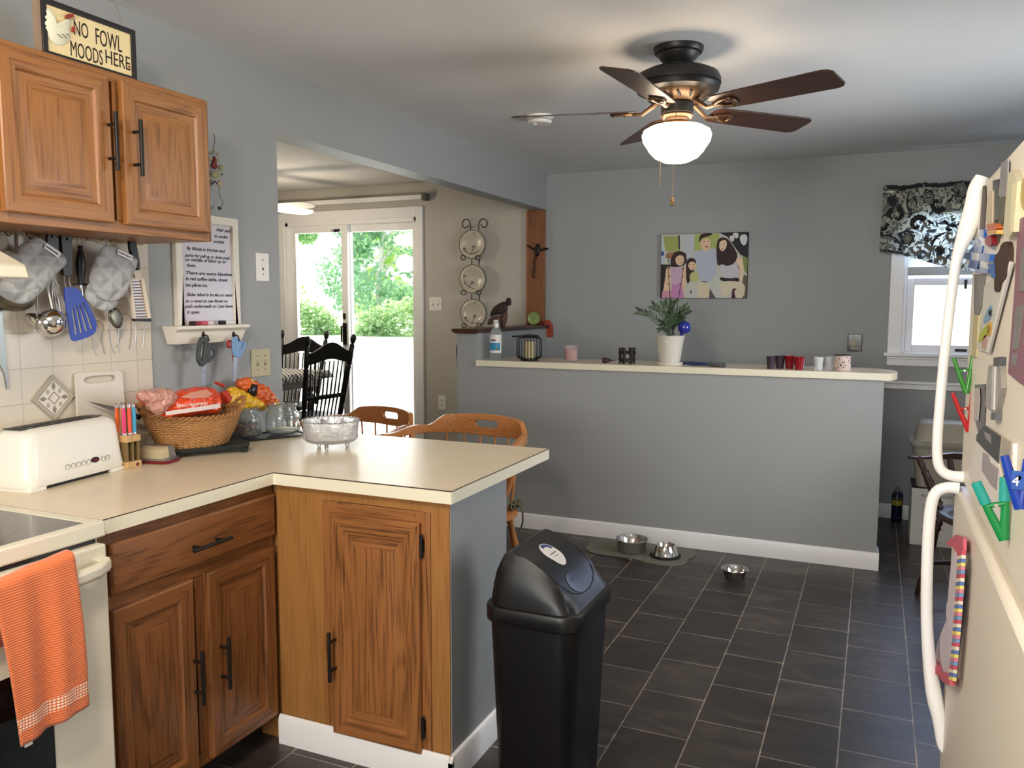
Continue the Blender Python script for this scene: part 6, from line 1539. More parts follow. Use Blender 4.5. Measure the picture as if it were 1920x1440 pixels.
A_((36, 32, 34), [(310, 590), (460, 600), (440, 1110), (310, 1110)], 2, 0)
A_((120, 134, 80), [(1530, 480), (1610, 520), (1610, 760), (1560, 700)], 2, 0); A_((96, 90, 70), [(1560, 760), (1610, 780), (1610, 1110), (1500, 1110)], 2, 0)
skin = (214, 184, 152); skin2 = (222, 196, 164); hair = (52, 32, 34)
# tall person in a pale blue shirt
A_((190, 192, 182), [(760, 880), (1200, 760), (1240, 900), (1300, 1110), (700, 1110)], 3); A_((206, 196, 166), [(880, 860), (1060, 860), (1070, 1110), (860, 1110)], 4)
A_((172, 180, 194), [(770, 450), (920, 380), (960, 400), (1090, 360), (1160, 380), (1165, 740), (1060, 880), (900, 860), (860, 560)], 4)
A_(skin, [(905, 230), (1060, 210), (1062, 340), (1020, 410), (960, 410), (915, 330)], 5, 2); A_(hair, [(890, 270), (895, 170), (950, 142), (1080, 144), (1085, 165), (1020, 190), (930, 210), (905, 270)], 6, 1)
A_((150, 96, 84), [(965, 335), (1040, 328), (1020, 352), (985, 352)], 6)
for x in (965, 1030): A_((60, 44, 40), ell(x, 266, 12, 6, 8), 6, 0)
# person with long dark hair
A_(hair, [(1150, 300), (1180, 220), (1250, 205), (1320, 240), (1400, 350), (1470, 480), (1420, 600), (1320, 640), (1240, 600), (1170, 640), (1150, 450)], 5, 1)
A_(skin2, [(1185, 270), (1290, 240), (1305, 340), (1250, 425), (1190, 380)], 6, 2); A_((60, 44, 40), ell(1195, 318, 12, 6, 8), 7, 0); A_((60, 44, 40), ell(1258, 308, 12, 6, 8), 7, 0); A_((160, 90, 90), ell(1238, 382, 20, 8, 10), 7, 0)
A_((192, 186, 196), [(1210, 600), (1300, 640), (1420, 600), (1500, 640), (1490, 800), (1330, 810), (1230, 790)], 6)
A_(skin2, [(1440, 520), (1520, 500), (1560, 680), (1540, 860), (1500, 860), (1510, 720), (1460, 620)], 6); A_((34, 30, 34), [(1200, 790), (1340, 820), (1490, 800), (1500, 870), (1400, 850), (1230, 860)], 7)
A_((206, 196, 172), [(1220, 870), (1420, 820), (1590, 900), (1570, 1106), (1450, 1106), (1400, 970), (1300, 1106), (1220, 1000)], 6)
A_((70, 30, 50), [(1400, 970), (1460, 960), (1430, 1010), (1450, 1106), (1390, 1106)], 7, 0)
A_((90, 80, 90), [(1066, 960), (1160, 1106), (1060, 1106)], 5, 0)
# left small person, pink dress
A_(hair, [(455, 620), (465, 500), (520, 410), (620, 390), (690, 440), (720, 560), (640, 630), (500, 640)], 6)
A_(skin, [(530, 500), (600, 450), (670, 480), (670, 570), (620, 625), (550, 590)], 7, 2)
A_(skin, [(400, 620), (460, 640), (480, 800), (470, 1106), (340, 1106), (380, 850)], 6); A_(skin, [(650, 640), (720, 640), (725, 760), (670, 1106), (620, 1106)], 6)
A_((192, 160, 184), [(460, 650), (560, 640), (650, 650), (650, 900), (490, 900)], 7, 0); A_((186, 128, 172), [(490, 900), (650, 900), (680, 1106), (480, 1106)], 7, 0); A_((196, 140, 160), [(345, 1000), (470, 990), (480, 1106), (335, 1106)], 7, 0)
for x in (588, 640): A_((60, 44, 40), ell(x, 515, 10, 6, 8), 8, 0)
A_((180, 90, 90), ell(618, 570, 20, 8, 10), 8, 0)
# small person in green
A_(hair, [(700, 640), (705, 540), (770, 495), (840, 520), (860, 600), (750, 900), (710, 860)], 8); A_(skin, [(728, 590), (800, 545), (862, 600), (850, 660), (790, 700), (740, 650)], 9, 2)
A_((178, 184, 120), [(755, 740), (860, 690), (900, 780), (880, 860), (770, 860)], 9); A_((190, 190, 180), [(760, 860), (880, 860), (910, 1106), (690, 1106)], 8, 0); A_((60, 60, 70), [(770, 1000), (800, 980), (790, 1060)], 9)
for x in (760, 815): A_((60, 44, 40), ell(x, 605, 10, 6, 8), 10, 0)
A_((180, 90, 90), ell(805, 655, 18, 8, 10), 10, 0)
art.build('printed_picture', amats, cv, merge=False, smooth=.1)
# small dark decorative plate near the window
a, b_ = P(1, YF-.012, 1590, 626), P(1, YF-.012, 1615.5, 659)
dp = thing('switch_plate_art', 'small dark glossy picture plate on the wall left of the window', 'wall plate', ((a.x+b_.x)/2, YF, b_.z))
MB().box(a.x, YF-.010, b_.z, b_.x, YF-.0005, a.z).build('plate', mat('plate_dark', srgb(34, 30, 24), .15, coat=.5), dp, bevel=.004)
b = MB(); w, h = b_.x-a.x, a.z-b_.z
for k, (col, pts) in enumerate(((0, [(.2, .3), (.5, .25), (.6, .55), (.35, .75), (.2, .6)]), (1, [(.35, .65), (.6, .7), (.55, .85), (.4, .85)]), (0, [(.15, .1), (.8, .1), (.75, .25), (.2, .25)]), (2, [(.5, .88), (.85, .88), (.85, .93), (.5, .93)]))):
    b.shape([(a.x+w*x, b_.z+h*y) for x, y in smoothpoly(pts, 1)], lambda x, y, t: V((x, YF-.0105-t-.0001*k, y)), 0, .0002, (), col)
b.build('pattern', [mat('pat_ochre', srgb(130, 108, 66), .3), mat('pat_grey', srgb(120, 120, 96), .3), mat('pat_white', srgb(190, 190, 180), .3)], dp)
# ------------------------------------------------------------------ valance
VY0 = YF-.10
def vpt(u, v):
    """u left-right, v top-bottom; measured corners"""
    TL, TR, BL, BR = P(1, VY0, 1657, 348), P(1, VY0, 1906, 335), P(1, VY0, 1648, 473), P(1, VY0, 1906, 525)
    TR.z = TL.z+.01; 
    p = TL.lerp(TR, u).lerp(BL.lerp(BR, u), v)
    p.z += .008*math.sin(u*9)*v + .006*math.sin(u*23+1)*(1-v)*.6
    p.y = VY0 + .014*math.sin(u*14+1.0*v)*(.3+.7*v) + .006*math.sin(u*31)
    return p
vl = thing('valance', 'white window valance with a black and grey paisley flower print', 'curtain', P(1, VY0, 1720, 490))
b = MB(); NU, NV = 60, 16
b.add([vpt(i/NU, j/NV) for j in range(NV+1) for i in range(NU+1)], [(j*(NU+1)+i, j*(NU+1)+i+1, (j+1)*(NU+1)+i+1, (j+1)*(NU+1)+i) for j in range(NV) for i in range(NU)])
fabm = bpy.data.materials.new('valance_fabric'); fabm.use_nodes = True; nt = fabm.node_tree; pb = nt.nodes['Principled BSDF']; pb.inputs['Base Color'].default_value = (*srgb(180, 182, 160), 1); pb.inputs['Roughness'].default_value = .9
tr = nt.nodes.new('ShaderNodeBsdfTranslucent'); tr.inputs['Color'].default_value = (.5, .5, .4, 1); mx = nt.nodes.new('ShaderNodeMixShader'); mx.inputs[0].default_value = .4
tcv = nt.nodes.new('ShaderNodeTexCoord'); nv = nt.nodes.new('ShaderNodeTexNoise'); nv.inputs['Scale'].default_value = 11; nv.inputs['Detail'].default_value = 1.5; nv.inputs['Distortion'].default_value = 2.6
nt.links.new(tcv.outputs['Object'], nv.inputs['Vector'])
rv = ramp(nt, nv.outputs['Fac'], [(.36, srgb(44, 46, 50)), (.41, srgb(120, 124, 118)), (.45, srgb(190, 190, 170)), (.53, srgb(196, 196, 176)), (.56, srgb(60, 62, 64)), (.60, srgb(130, 134, 128)), (.66, srgb(192, 192, 172))]); rv.color_ramp.interpolation = 'CONSTANT'
nt.links.new(rv.outputs['Color'], pb.inputs['Base Color'])
mlv = nt.nodes.new('ShaderNodeMix'); mlv.data_type = 'RGBA'; mlv.blend_type = 'MULTIPLY'; mlv.inputs[0].default_value = 1; mlv.inputs[7].default_value = (.75, .75, .7, 1)
nt.links.new(rv.outputs['Color'], mlv.inputs[6]); nt.links.new(mlv.outputs[2], tr.inputs['Color'])
nt.links.new(pb.outputs[0], mx.inputs[1]); nt.links.new(tr.outputs[0], mx.inputs[2]); nt.links.new(mx.outputs[0], nt.nodes['Material Output'].inputs['Surface'])
b.mi = 0
ink_ = 1
def vq(x, y): # crop px (1600..1920 x 260..760, scale 2.881) -> u, v
    X, Y = 1600+x/2.881, 260+y/2.881
    u = (X-1653)/253; top = 348-13*u; bot = 473+52*u
    return u, (Y-top)/(bot-top)
def vmap(x, y, off):
    u, v = vq(x, y); u = min(.995, max(.004, u)); v = min(.99, max(.01, v)); p = vpt(u, v); p.y -= off; return p
def blob(pts, mi, off=.0012, sm=1): b.shape(smoothpoly(pts, sm) if sm else pts, lambda x, y, t: vmap(x, y, off+t), 0, .0002, (), mi)
def ribbon(pts, ws, mi, off=.0014):
    L_ = smoothline(pts, 2); Wl = smoothline([(w,) for w in ws], 2); n = len(L_); l_ = []; r_ = []
    for i, p in enumerate(L_):
        a_, c_ = L_[max(0, i-1)], L_[min(n-1, i+1)]; dx_, dy_ = c_[0]-a_[0], c_[1]-a_[1]; m = math.hypot(dx_, dy_) or 1; w = Wl[i][0]/2
        l_.append((p[0]-dy_/m*w, p[1]+dx_/m*w)); r_.append((p[0]+dy_/m*w, p[1]-dx_/m*w))
    for i in range(n-1): b.add([vmap(*q, off) for q in (l_[i], l_[i+1], r_[i+1], r_[i])], [(0, 1, 2, 3)], mi)
def swirl(cx_, cy_, r, a0, turns, w, mi, cw=1):
    pts = []; ws = []; n = 14
    for k in range(n+1):
        u = k/n; rr = r*(1-u*.85); a = a0+cw*turns*2*PI*u; pts.append((cx_+rr*math.cos(a), cy_+rr*math.sin(a))); ws.append(w*1.35*(1-.6*u))
    ribbon(pts, ws, mi)
def flower(cx_, cy_, r, k_=7):
    blob([(cx_+(r if i % 2 else r*.62)*math.cos(PI*i/k_), cy_+(r if i % 2 else r*.62)*math.sin(PI*i/k_)) for i in range(2*k_)], 1, .0013, 1)
    blob([(cx_+(r*.78 if i % 2 else r*.5)*math.cos(PI*i/k_), cy_+(r*.78 if i % 2 else r*.5)*math.sin(PI*i/k_)) for i in range(2*k_)], 2, .0017, 1)
    blob(ell(cx_, cy_, r*.2, r*.2, 10), 0, .0021, 0)
# dark top band areas and motifs
ribbon([(172, 268), (300, 262), (420, 250), (560, 246), (640, 240)], [18, 22, 26, 30, 34], 1); ribbon([(640, 240), (760, 240), (860, 236)], [34, 30, 26], 1)
for cx_, cy_, r in ((215, 338, 42), (410, 322, 46), (590, 280, 60), (310, 545, 46), (485, 600, 34), (700, 420, 46), (800, 560, 44), (820, 330, 44), (640, 500, 30)): flower(cx_, cy_, r)
for cx_, cy_, r, a0, tn, w, cw in ((240, 420, 52, PI, .9, 26, 1), (345, 380, 26, 0, .9, 12, 1), (355, 470, 48, -.5, .85, 26, -1), (225, 465, 28, 2, .8, 14, -1), (190, 310, 26, 1, .9, 16, 1), (460, 350, 44, .4, .85, 26, 1), (515, 360, 30, 2.5, .9, 16, -1),
    (430, 560, 36, 1, .85, 20, 1), (360, 600, 34, 3.4, .9, 16, -1), (500, 665, 36, 3, .8, 18, 1), (540, 520, 36, 0, .9, 18, 1), (560, 620, 26, 2, .9, 12, -1), (620, 380, 40, 1, .9, 22, -1), (700, 300, 36, 3, .9, 18, 1), (740, 500, 44, 0, .9, 22, 1), (680, 600, 36, 2, .9, 18, -1), (850, 440, 44, 2, .9, 22, 1), (760, 640, 34, 0, .9, 18, 1), (880, 600, 40, 1, .9, 20, -1), (210, 600, 30, 0, .9, 14, 1), (270, 300, 20, 0, .9, 12, -1)): swirl(cx_, cy_, r, a0, tn, w, 1 if r > 38 else 2, cw)
R_ = random.Random(9)
for k in range(130):
    x, y = R_.uniform(165, 880), R_.uniform(270, 700); a = R_.uniform(0, 6.28); l_ = R_.uniform(22, 56)
    e = (x+l_*math.cos(a), y+l_*math.sin(a)); n_x, n_y = -math.sin(a)*l_*.22, math.cos(a)*l_*.22
    mxp = ((x+e[0])/2, (y+e[1])/2); blob([(x, y), (mxp[0]+n_x, mxp[1]+n_y), e, (mxp[0]-n_x, mxp[1]-n_y)], R_.choice((1, 2, 2)), .0011+.00002*k, 1)
for pts in ([(300, 290), (290, 350), (310, 410)], [(150, 530), (200, 520), (260, 560)], [(430, 640), (440, 560), (470, 520), (520, 500)], [(160, 600), (250, 620), (330, 640)], [(560, 480), (600, 440), (660, 420)]): ribbon(pts, [5]+[14]*(len(pts)-2)+[5], 1)
ribbon([(148, 618), (260, 640), (400, 668), (520, 692), (620, 712)], [8]*5, 1)
b.build('fabric', [fabm, mat('print_black', srgb(40, 40, 44), .9), mat('print_grey', srgb(112, 114, 108), .9)], vl, merge=False, smooth=1)
MB().tube([(P(1, VY0, 1657, 348).x+.01, YF-.085, P(1, VY0, 1657, 360).z), (1.05, YF-.085, P(1, VY0, 1657, 360).z)], .008, 10).tube([(P(1, VY0, 1657, 348).x+.02, YF-.085, P(1, VY0, 1657, 360).z), (P(1, VY0, 1657, 348).x+.02, YF, P(1, VY0, 1657, 360).z)], .006, 8).build('curtain_rod', trimw, vl)
# ------------------------------------------------------------------ things on the floor
f6 = lambda x, y: P(2, .0, 1080+x/5.647, 980+y/5.647)
mt = [(90, 280), (140, 230), (200, 180), (320, 145), (440, 140), (620, 170), (780, 205), (880, 225), (1060, 240), (1190, 270), (1275, 320), (1260, 360), (1180, 390), (1178, 430), (1110, 460), (960, 467), (800, 442), (640, 395), (520, 375), (180, 335)]
mo = [(f6(*p).x, f6(*p).y) for p in smoothpoly(mt, 2)]
for i in range(len(mo)): mo[i] = (mo[i][0], min(mo[i][1], HY-.03))
mb_ = MB().shape(mo, lambda a, b, t: (a, b, t), .001, .005)
tag(mb_.build('feeding_mat', mat('mat_grey', srgb(112, 112, 100), .8, bump=.4, bscale=60), None), 'grey bone shaped rubber pet feeding mat along the half wall', 'mat')
def bowl(c, prof, name, label, mats, grp=None):
    t = thing(name, label, 'pet bowl', c, group=grp); MB().lathe(prof, c, 48).build('bowl_body', steel_b, t, smooth=1); return t
steel_b = mat('polished_steel', (.70, .69, .67), .13, 1)
c = f6(590, 310); c.z = .0055
bowl(c, [(0, 0), (.070, 0), (.078, .006), (.090, .072), (.096, .075), (.094, .078), (.087, .073), (.074, .010), (0, .006)], 'pet_bowl', 'large steel pet bowl standing on the left of the feeding mat', None)
c = f6(945, 362); c.z = .0055
t = bowl(c, [(0, .012), (.048, .012), (.052, .066), (.055, .068), (.075, .006), (.078, .005), (.0, .005)][::1], 'pet_bowl', 'flared steel pet bowl with a black rubber ring on the mat', None)
MB().lathe([(.070, 0), (.088, 0), (.090, .006), (.084, .012), (.072, .012)], c, 48).build('rubber_ring', mat('rubber_black', srgb(18, 17, 17), .7), t, smooth=1)
c = f6(1678, 592); c.z = 0
bowl(c, [(0, 0), (.044, 0), (.050, .005), (.064, .052), (.072, .055), (.071, .057), (.062, .054), (.048, .008), (0, .005)], 'pet_bowl', 'small steel pet bowl alone on the slate floor', None)
c = f6(572, 408); tag(MB().pillow(ell(0, 0, .014, .010, 10), lambda a, b, t: V((c.x+a, c.y+b, max(0, .008+t))), .008, 3).build('kibble_crumb', mat('crumb', srgb(110, 96, 84), .8), None, smooth=2), 'tiny pale crumb on the floor in front of the feeding mat', 'crumb')
# trash can
TCX0, TCX1, TCY0, TCY1, RZ = -.980, -.700, 2.01, 2.36, .60
tc0 = thing('trash_can', 'tall black plastic trash can with a sloped swing lid beside the peninsula', 'trash can', ((TCX0+TCX1)/2, (TCY0+TCY1)/2, 0))
cx_, cy_ = (TCX0+TCX1)/2, (TCY0+TCY1)/2; W_, D_ = TCX1-TCX0, TCY1-TCY0
fn = lambda x, y, z: V((cx_+x, cy_+y, z))
loft(MB(), [(0, W_*.78, D_*.80, .04), (.004, W_*.80, D_*.82, .045), (RZ-.03, W_*.955, D_*.965, .055), (RZ-.005, W_*.96, D_*.97, .055)], fn).build('bin_body', blkp, tc0, smooth=.7)
loft(MB(), [(RZ-.035, W_*1.00, D_*1.0, .06), (RZ-.030, W_*1.03, D_*1.025, .06), (RZ+.004, W_*1.035, D_*1.03, .06), (RZ+.012, W_*1.02, D_*1.01, .06), (RZ+.014, W_*.97, D_*.97, .055)], fn).build('lid_rim', blkp, tc0, smooth=.7)
# lid dome: wedge profile swept along Y, high at the left
ld_ = MB(); NX, NY = 26, 20; vs = []
def lidz(u, v):      # u 0..1 across X, v 0..1 along Y
    pr = [(0, .0), (.02, .045), (.07, .105), (.14, .140), (.24, .150), (.40, .140), (.60, .112), (.80, .066), (.93, .026), (1, .0)]
    for i in range(len(pr)-1):
        if pr[i][0] <= u <= pr[i+1][0]:
            w = (u-pr[i][0])/(pr[i+1][0]-pr[i][0]); z = pr[i][1]*(1-w)+pr[i+1][1]*w; break
    e = min(v, 1-v)
    if e < .10: z *= math.sqrt(max(0, 1-(1-e/.10)**2))*.0+min(1, (e/.10)**.5)
    return z
prx = [0, .01, .03, .06, .10, .16, .24, .32, .42, .52, .62, .72, .80, .87, .92, .96, .985, 1]
pry = [0, .008, .02, .04, .07, .10, .2, .3, .4, .5, .6, .7, .8, .9, .93, .96, .98, .992, 1]
lw, ldp = W_*.955, D_*.955
def lp(u, v):
    # rounded plan corners
    x, y = (u-.5)*lw, (v-.5)*ldp; r = .055; hx_, hy_ = lw/2, ldp/2
    ax_, ay_ = abs(x)-(hx_-r), abs(y)-(hy_-r)
    if ax_ > 0 and ay_ > 0:
        m = max(ax_, ay_); s_ = m/math.hypot(ax_, ay_); x = math.copysign(hx_-r+ax_*s_, x); y = math.copysign(hy_-r+ay_*s_, y)
    return fn(x, y, RZ+.012+lidz(u, v))
vs = [lp(u, v) for v in pry for u in prx]; n = len(prx)
ld_.add(vs, [(j*n+i, j*n+i+1, (j+1)*n+i+1, (j+1)*n+i) for j in range(len(pry)-1) for i in range(n-1)])
lo = ld_.build('swing_lid', blkp, tc0, smooth=.5)
def onlid(u, v, off=0): return lp(u, v)+V((0, 0, off))
# flap seam, grip recess and oval sticker
MB().tube(smoothline([tuple(onlid(*q, .0005)) for q in ((.28, .10), (.6, .105), (.80, .13), (.90, .25), (.935, .5), (.90, .75), (.80, .87), (.6, .895), (.28, .90))], 1), .0016, 6).build('flap_seam', mat('seam_black', (.003, .003, .003), .8), lo)
def lpat(pu, pv, pts, name, m_, off, th=.0006):
    b = MB(); b.shape(pts, lambda a, c, t: lp(a, c)+V((.5, 0, .85)).normalized()*(off+t), 0, th); return b.build(name, m_, lo, smooth=.6)
lpat(0, 0, smoothpoly([(.76, .28), (.86, .25), (.93, .40), (.90, .56), (.80, .55), (.74, .42)], 1), 'grip_recess', mat('recess_black', (.002, .002, .002), .3), .001)
# sticker (from measured outline) sits on the flap
lpat(0, 0, [(.53+.15*math.cos(2*PI*k/28), .47+.115*math.sin(2*PI*k/28)) for k in range(28)], 'sticker', mat('sticker_white', srgb(214, 212, 206), .4), .0012)
lpat(0, 0, [(.53+.135*math.cos(a), .47+.10*math.sin(a)) for a in [2.0+.2*k for k in range(9)]]+[(.53+.095*math.cos(a), .47+.07*math.sin(a)) for a in [3.6-.2*k for k in range(9)]], 'sticker_swoosh', mat('sticker_blue', srgb(40, 60, 120), .4), .0022)
MB().tube([onlid(.54, .42, .003), onlid(.54, .53, .003)], .0012, 5).tube([onlid(.58, .44, .003), onlid(.58, .51, .003)], .0008, 5).build('sticker_lettering', mat('sticker_ink', srgb(70, 76, 96), .5), lo)
# spray can, carton, storage bin behind the half wall
c = P(2, 0, 1682, 976); c.y = YF-.09; c.x = P(1, c.y, 1682, 940).x; c.z = 0
spc = thing('spray_can', 'dark blue spray can standing on the floor behind the half wall', 'spray can', c)
MB().lathe([(0, 0), (.032, 0), (.034, .004), (.034, .185), (.030, .197), (.020, .204), (0, .204)], c, 32).build('can_body', mat('can_blue', srgb(20, 26, 56), .3), spc, smooth=.8)
MB().lathe([(.0, .203), (.015, .204), (.013, .222), (.006, .236), (0, .238)], c, 20).build('nozzle', mat('can_grey', srgb(120, 120, 120), .4, .5), spc)
def carc(r, a0, a1, z0, z1, name, m_, N_=12): MB().add([(c.x+r*math.cos(a0+(a1-a0)*k/N_), c.y+r*math.sin(a0+(a1-a0)*k/N_), z) for k in range(N_+1) for z in (z0, z1)], [(2*k, 2*k+2, 2*k+3, 2*k+1) for k in range(N_)]).build(name, m_, spc)
carc(.0345, -PI+.4, -.4, .115, .150, 'yellow_shield', mat('can_yellow', srgb(170, 160, 50), .4))
text('WD-40', .020, (c.x-.026, c.y-.0352, .158), UX, UZ, mat('can_yellow', (1, 1, 1)), spc, 'can_lettering', .0006, width=.052)
carc(.0344, -PI+.6, -.6, .03, .034, 'fine_print', mat('can_print', srgb(70, 84, 120), .4))
bf = P(2, 0, 1705, 1020); BXX0 = bf.x; bz = P(1, bf.y, 1709, 914).z
box_ = thing('carton', 'white printed carton box with a dark top under the storage bin', 'box', (BXX0+.2, bf.y+.16, 0))
cbm = mat('carton_white', srgb(206, 204, 196), .6)
MB().box(BXX0, bf.y, 0, BXX0+.42, bf.y+.30, bz).build('box_body', cbm, box_, bevel=.002)
MB().box(BXX0-.001, bf.y-.001, bz-.001, BXX0+.421, bf.y+.301, bz+.003).build('dark_flap', mat('carton_dark', srgb(36, 34, 32), .6), box_)
text('BLACK+DECKER', .022, (BXX0+.05, bf.y-.0006, bz-.05), UX, UZ, mat('carton_ink', srgb(40, 40, 40), .6), box_, 'box_lettering', .0003, width=.17)
for k in range(4):
    z0 = bz-.10-.075*k; b = MB()
    for q in range(3): b.box(BXX0+.06, bf.y-.0006, z0-.014*q, BXX0+.18-.02*q, bf.y-.0002, z0-.014*q+.005)
    b.build('printed_lines', mat('carton_grey', srgb(164, 160, 150), .6), box_)
tz0 = bz+.003; tcx, tcy = BXX0+.205, bf.y+.15
tm_ = mat('tote_beige', srgb(168, 162, 146), .5)
tz1 = P(1, bf.y, 1705, 832).z; tz2 = P(1, bf.y+.12, 1760, 789).z
tt = thing('storage_bin', 'beige plastic storage bin with a domed lid on the white carton', 'storage bin', (tcx, tcy, tz0))
ft_ = lambda x, y, z: V((tcx+x, tcy+y, z))
loft(MB(), [(tz0, .36, .24, .04), (tz1-.01, .42, .29, .05)], ft_).build('bin_body', tm_, tt, smooth=.8)
loft(MB(), [(tz1-.02, .44, .31, .05), (tz1, .46, .33, .05), (tz1+.012, .46, .33, .05), (tz1+.016, .40, .27, .05), (tz2-.02, .37, .24, .06), (tz2-.004, .34, .20, .06), (tz2, .28, .14, .05)], ft_).build('lid', tm_, tt, smooth=.8)
# ------------------------------------------------------------------ refrigerator door clutter
def fm(name, label, cat, pts, m_, th=.002, sm=0, X=None, off=0, group=None, pil=0, ret=None):
    X = (X or XU)-off
    b = MB()
    pts = smoothpoly(pts, sm) if sm else pts
    b.shape(pts, lambda a, c, t: px_(0, X-th)(a, c, t), 0, th-.0003)
    if ret: return b.build(name, m_, ret, smooth=1)
    return tag(b.build(name, m_, None, smooth=1), label, cat, group)
k2 = lambda pts: [(1780+x/3.2714, 260+y/3.2727) for x, y in pts]
k3 = lambda pts: [(1740+x/3.428, 640+y/3.4286) for x, y in pts]
paper = mat('paper_white', srgb(226, 222, 218), .7); ph_grey = mat('photo_grey', srgb(120, 118, 116), .4, var=.5, vscale=40); ph_dark = mat('photo_dark', srgb(48, 46, 46), .3, var=.5, vscale=40)
ph_beige = mat('photo_beige', srgb(206, 192, 164), .5); brownm = mat('magnet_brown', srgb(58, 36, 26), .8, bump=.5, bscale=90)
fm('photo_strip', 'narrow dark brown magnet strip nearest the freezer handle', 'magnet', k2([(205, 290), (222, 288), (224, 380), (212, 560), (183, 562), (196, 400)]), mat('strip_brown', srgb(62, 44, 38), .5))
fm('greeting_card', 'thin pale card between the brown strip and the black card', 'card', k2([(242, 322), (264, 320), (262, 540), (228, 545)]), ph_beige, .004)
fm('black_card', 'glossy black card near the top of the freezer door', 'card', k2([(266, 258), (302, 248), (300, 420), (296, 560), (262, 580)]), mat('card_black', srgb(24, 24, 26), .2))
fm('photograph', 'dark photograph low behind the grey photo magnet', 'photo', k2([(300, 362), (350, 350), (348, 420), (300, 640), (262, 640), (280, 480)]), mat('photo_green', srgb(86, 88, 66), .4, var=.6, vscale=30))
fm('photograph', 'light grey photo magnet at the very top of the freezer door', 'photo', k2([(318, 150), (360, 128), (352, 356), (300, 352)]), mat('photo_silver', srgb(150, 150, 154), .3, var=.25, vscale=30), off=.0025)
np_ = fm('note_pad', 'small yellowish note pad with a curled top at the upper freezer door', 'notepad', k2([(360, 215), (385, 190), (418, 262), (400, 560), (372, 600), (332, 598), (330, 560)]), mat('pad_yellow', srgb(200, 196, 168), .6), .010)
fm('page_edge', '', '', k2([(372, 570), (384, 280), (418, 262), (392, 572)]), mat('pad_page', srgb(222, 214, 176), .6), .013, ret=np_)
# rooster magnet in blue and white checks
rmg = thing('rooster_magnet', 'blue and white checked ceramic rooster magnet on the freezer door', 'magnet', P(0, XU-.004, 1835, 512))
rout = smoothpoly(k2([(195, 550), (235, 560), (250, 620), (255, 700), (248, 822), (200, 828), (140, 822), (95, 790), (75, 740), (90, 695), (130, 660), (160, 620)]), 1)
wht = mat('ceramic_white', srgb(226, 228, 230), .2); blu = mat('ceramic_blue', srgb(44, 92, 168), .2)
MB().pillow(rout, lambda a, c, t: px_(0, XU-.006)(a, c, .006-t), .009, 5, back=False).build('body', wht, rmg, smooth=2)
for q in ([(120, 690), (150, 652), (178, 665), (165, 700)], [(165, 700), (198, 705), (205, 660), (178, 648)], [(88, 700), (130, 698), (130, 745), (82, 735)], [(185, 700), (248, 712), (245, 755), (182, 745)], [(130, 745), (182, 748), (168, 800), (112, 790)], [(185, 555), (215, 560), (210, 610), (180, 600)], [(150, 630), (172, 612), (190, 640), (165, 650)], [(165, 800), (238, 800), (236, 826), (160, 824)]):
    fm('blue_check', '', '', k2(q), blu, .0098, ret=rmg)
fm('comb', '', '', k2([(225, 530), (250, 518), (285, 520), (290, 560), (262, 570), (230, 556)]), mat('cer_orange', srgb(206, 110, 60), .3), .0105, sm=1, ret=rmg)
fm('wattle', '', '', k2([(218, 600), (255, 590), (262, 650), (240, 665), (216, 645)]), mat('cer_red', srgb(150, 40, 48), .3), .0105, sm=1, ret=rmg)
fm('beak', '', '', k2([(225, 565), (290, 560), (290, 585), (232, 588)]), mat('cer_yellow', srgb(226, 170, 90), .3), .0112, ret=rmg)
fm('mitt_magnet', 'dark brown mitten shaped magnet right of the rooster magnet', 'magnet', k2([(320, 640), (355, 628), (362, 700), (355, 790), (350, 860), (315, 880), (308, 940), (272, 940), (276, 860), (272, 720), (300, 700)]), brownm, .008, sm=1)
fm('blue_clip', 'small blue magnet clip peeking out left of the brown mitten magnet', 'magnet', k2([(234, 768), (270, 766), (274, 855), (258, 855)]), mat('clip_blue', srgb(50, 100, 170), .4), .010)
fm('photograph', 'grey photo booth strip under the checked rooster', 'photo', k2([(152, 832), (220, 828), (205, 1000), (178, 1082), (150, 1078)]), ph_grey)
fm('ruler', 'narrow yellowish ruler strip along the freezer door edge', 'ruler', k2([(148, 1080), (178, 1084), (165, 1340), (136, 1340)]), mat('ruler_tan', srgb(190, 178, 130), .5, var=.2, vscale=90), .003)
pcd = fm('drawing', 'large pale child drawing with yellow and green strokes held below the magnets', 'drawing', k2([(215, 905), (368, 752), (376, 770), (235, 1312), (168, 1290), (185, 1180)]), mat('drawing_paper', srgb(200, 200, 190), .6, var=.15, vscale=20), .003, off=.003)
for q, cc in (([(225, 1060), (260, 1010), (262, 1100), (200, 1150)], (120, 160, 190)), ([(195, 1175), (245, 1130), (250, 1190), (170, 1270)], (170, 180, 50)), ([(228, 1140), (255, 1120), (262, 1180), (240, 1230)], (206, 160, 60)), ([(205, 1220), (235, 1190), (222, 1300), (195, 1285)], (190, 150, 140)), ([(240, 1050), (262, 1040), (260, 1085), (242, 1090)], (60, 44, 40))):
    fm('painted_shape', '', '', k2(q), mat('paint_%d_%d' % (cc[0], cc[1]), srgb(*cc), .6), .0038, off=.003, sm=1, ret=pcd)
fm('white_edge', '', '', k2([(368, 752), (378, 768), (240, 1314), (228, 1310)]), paper, .0042, off=.003, ret=pcd)
pf = fm('magnetic_album', 'purple pink magnetic photo holder at the right edge of the freezer door', 'photo holder', k2([(420, 500), (470, 470), (560, 460), (560, 1500), (470, 1520), (430, 1500), (358, 1440), (375, 1240), (400, 900)]), mat('frame_mauve', srgb(132, 88, 104), .5), .006)
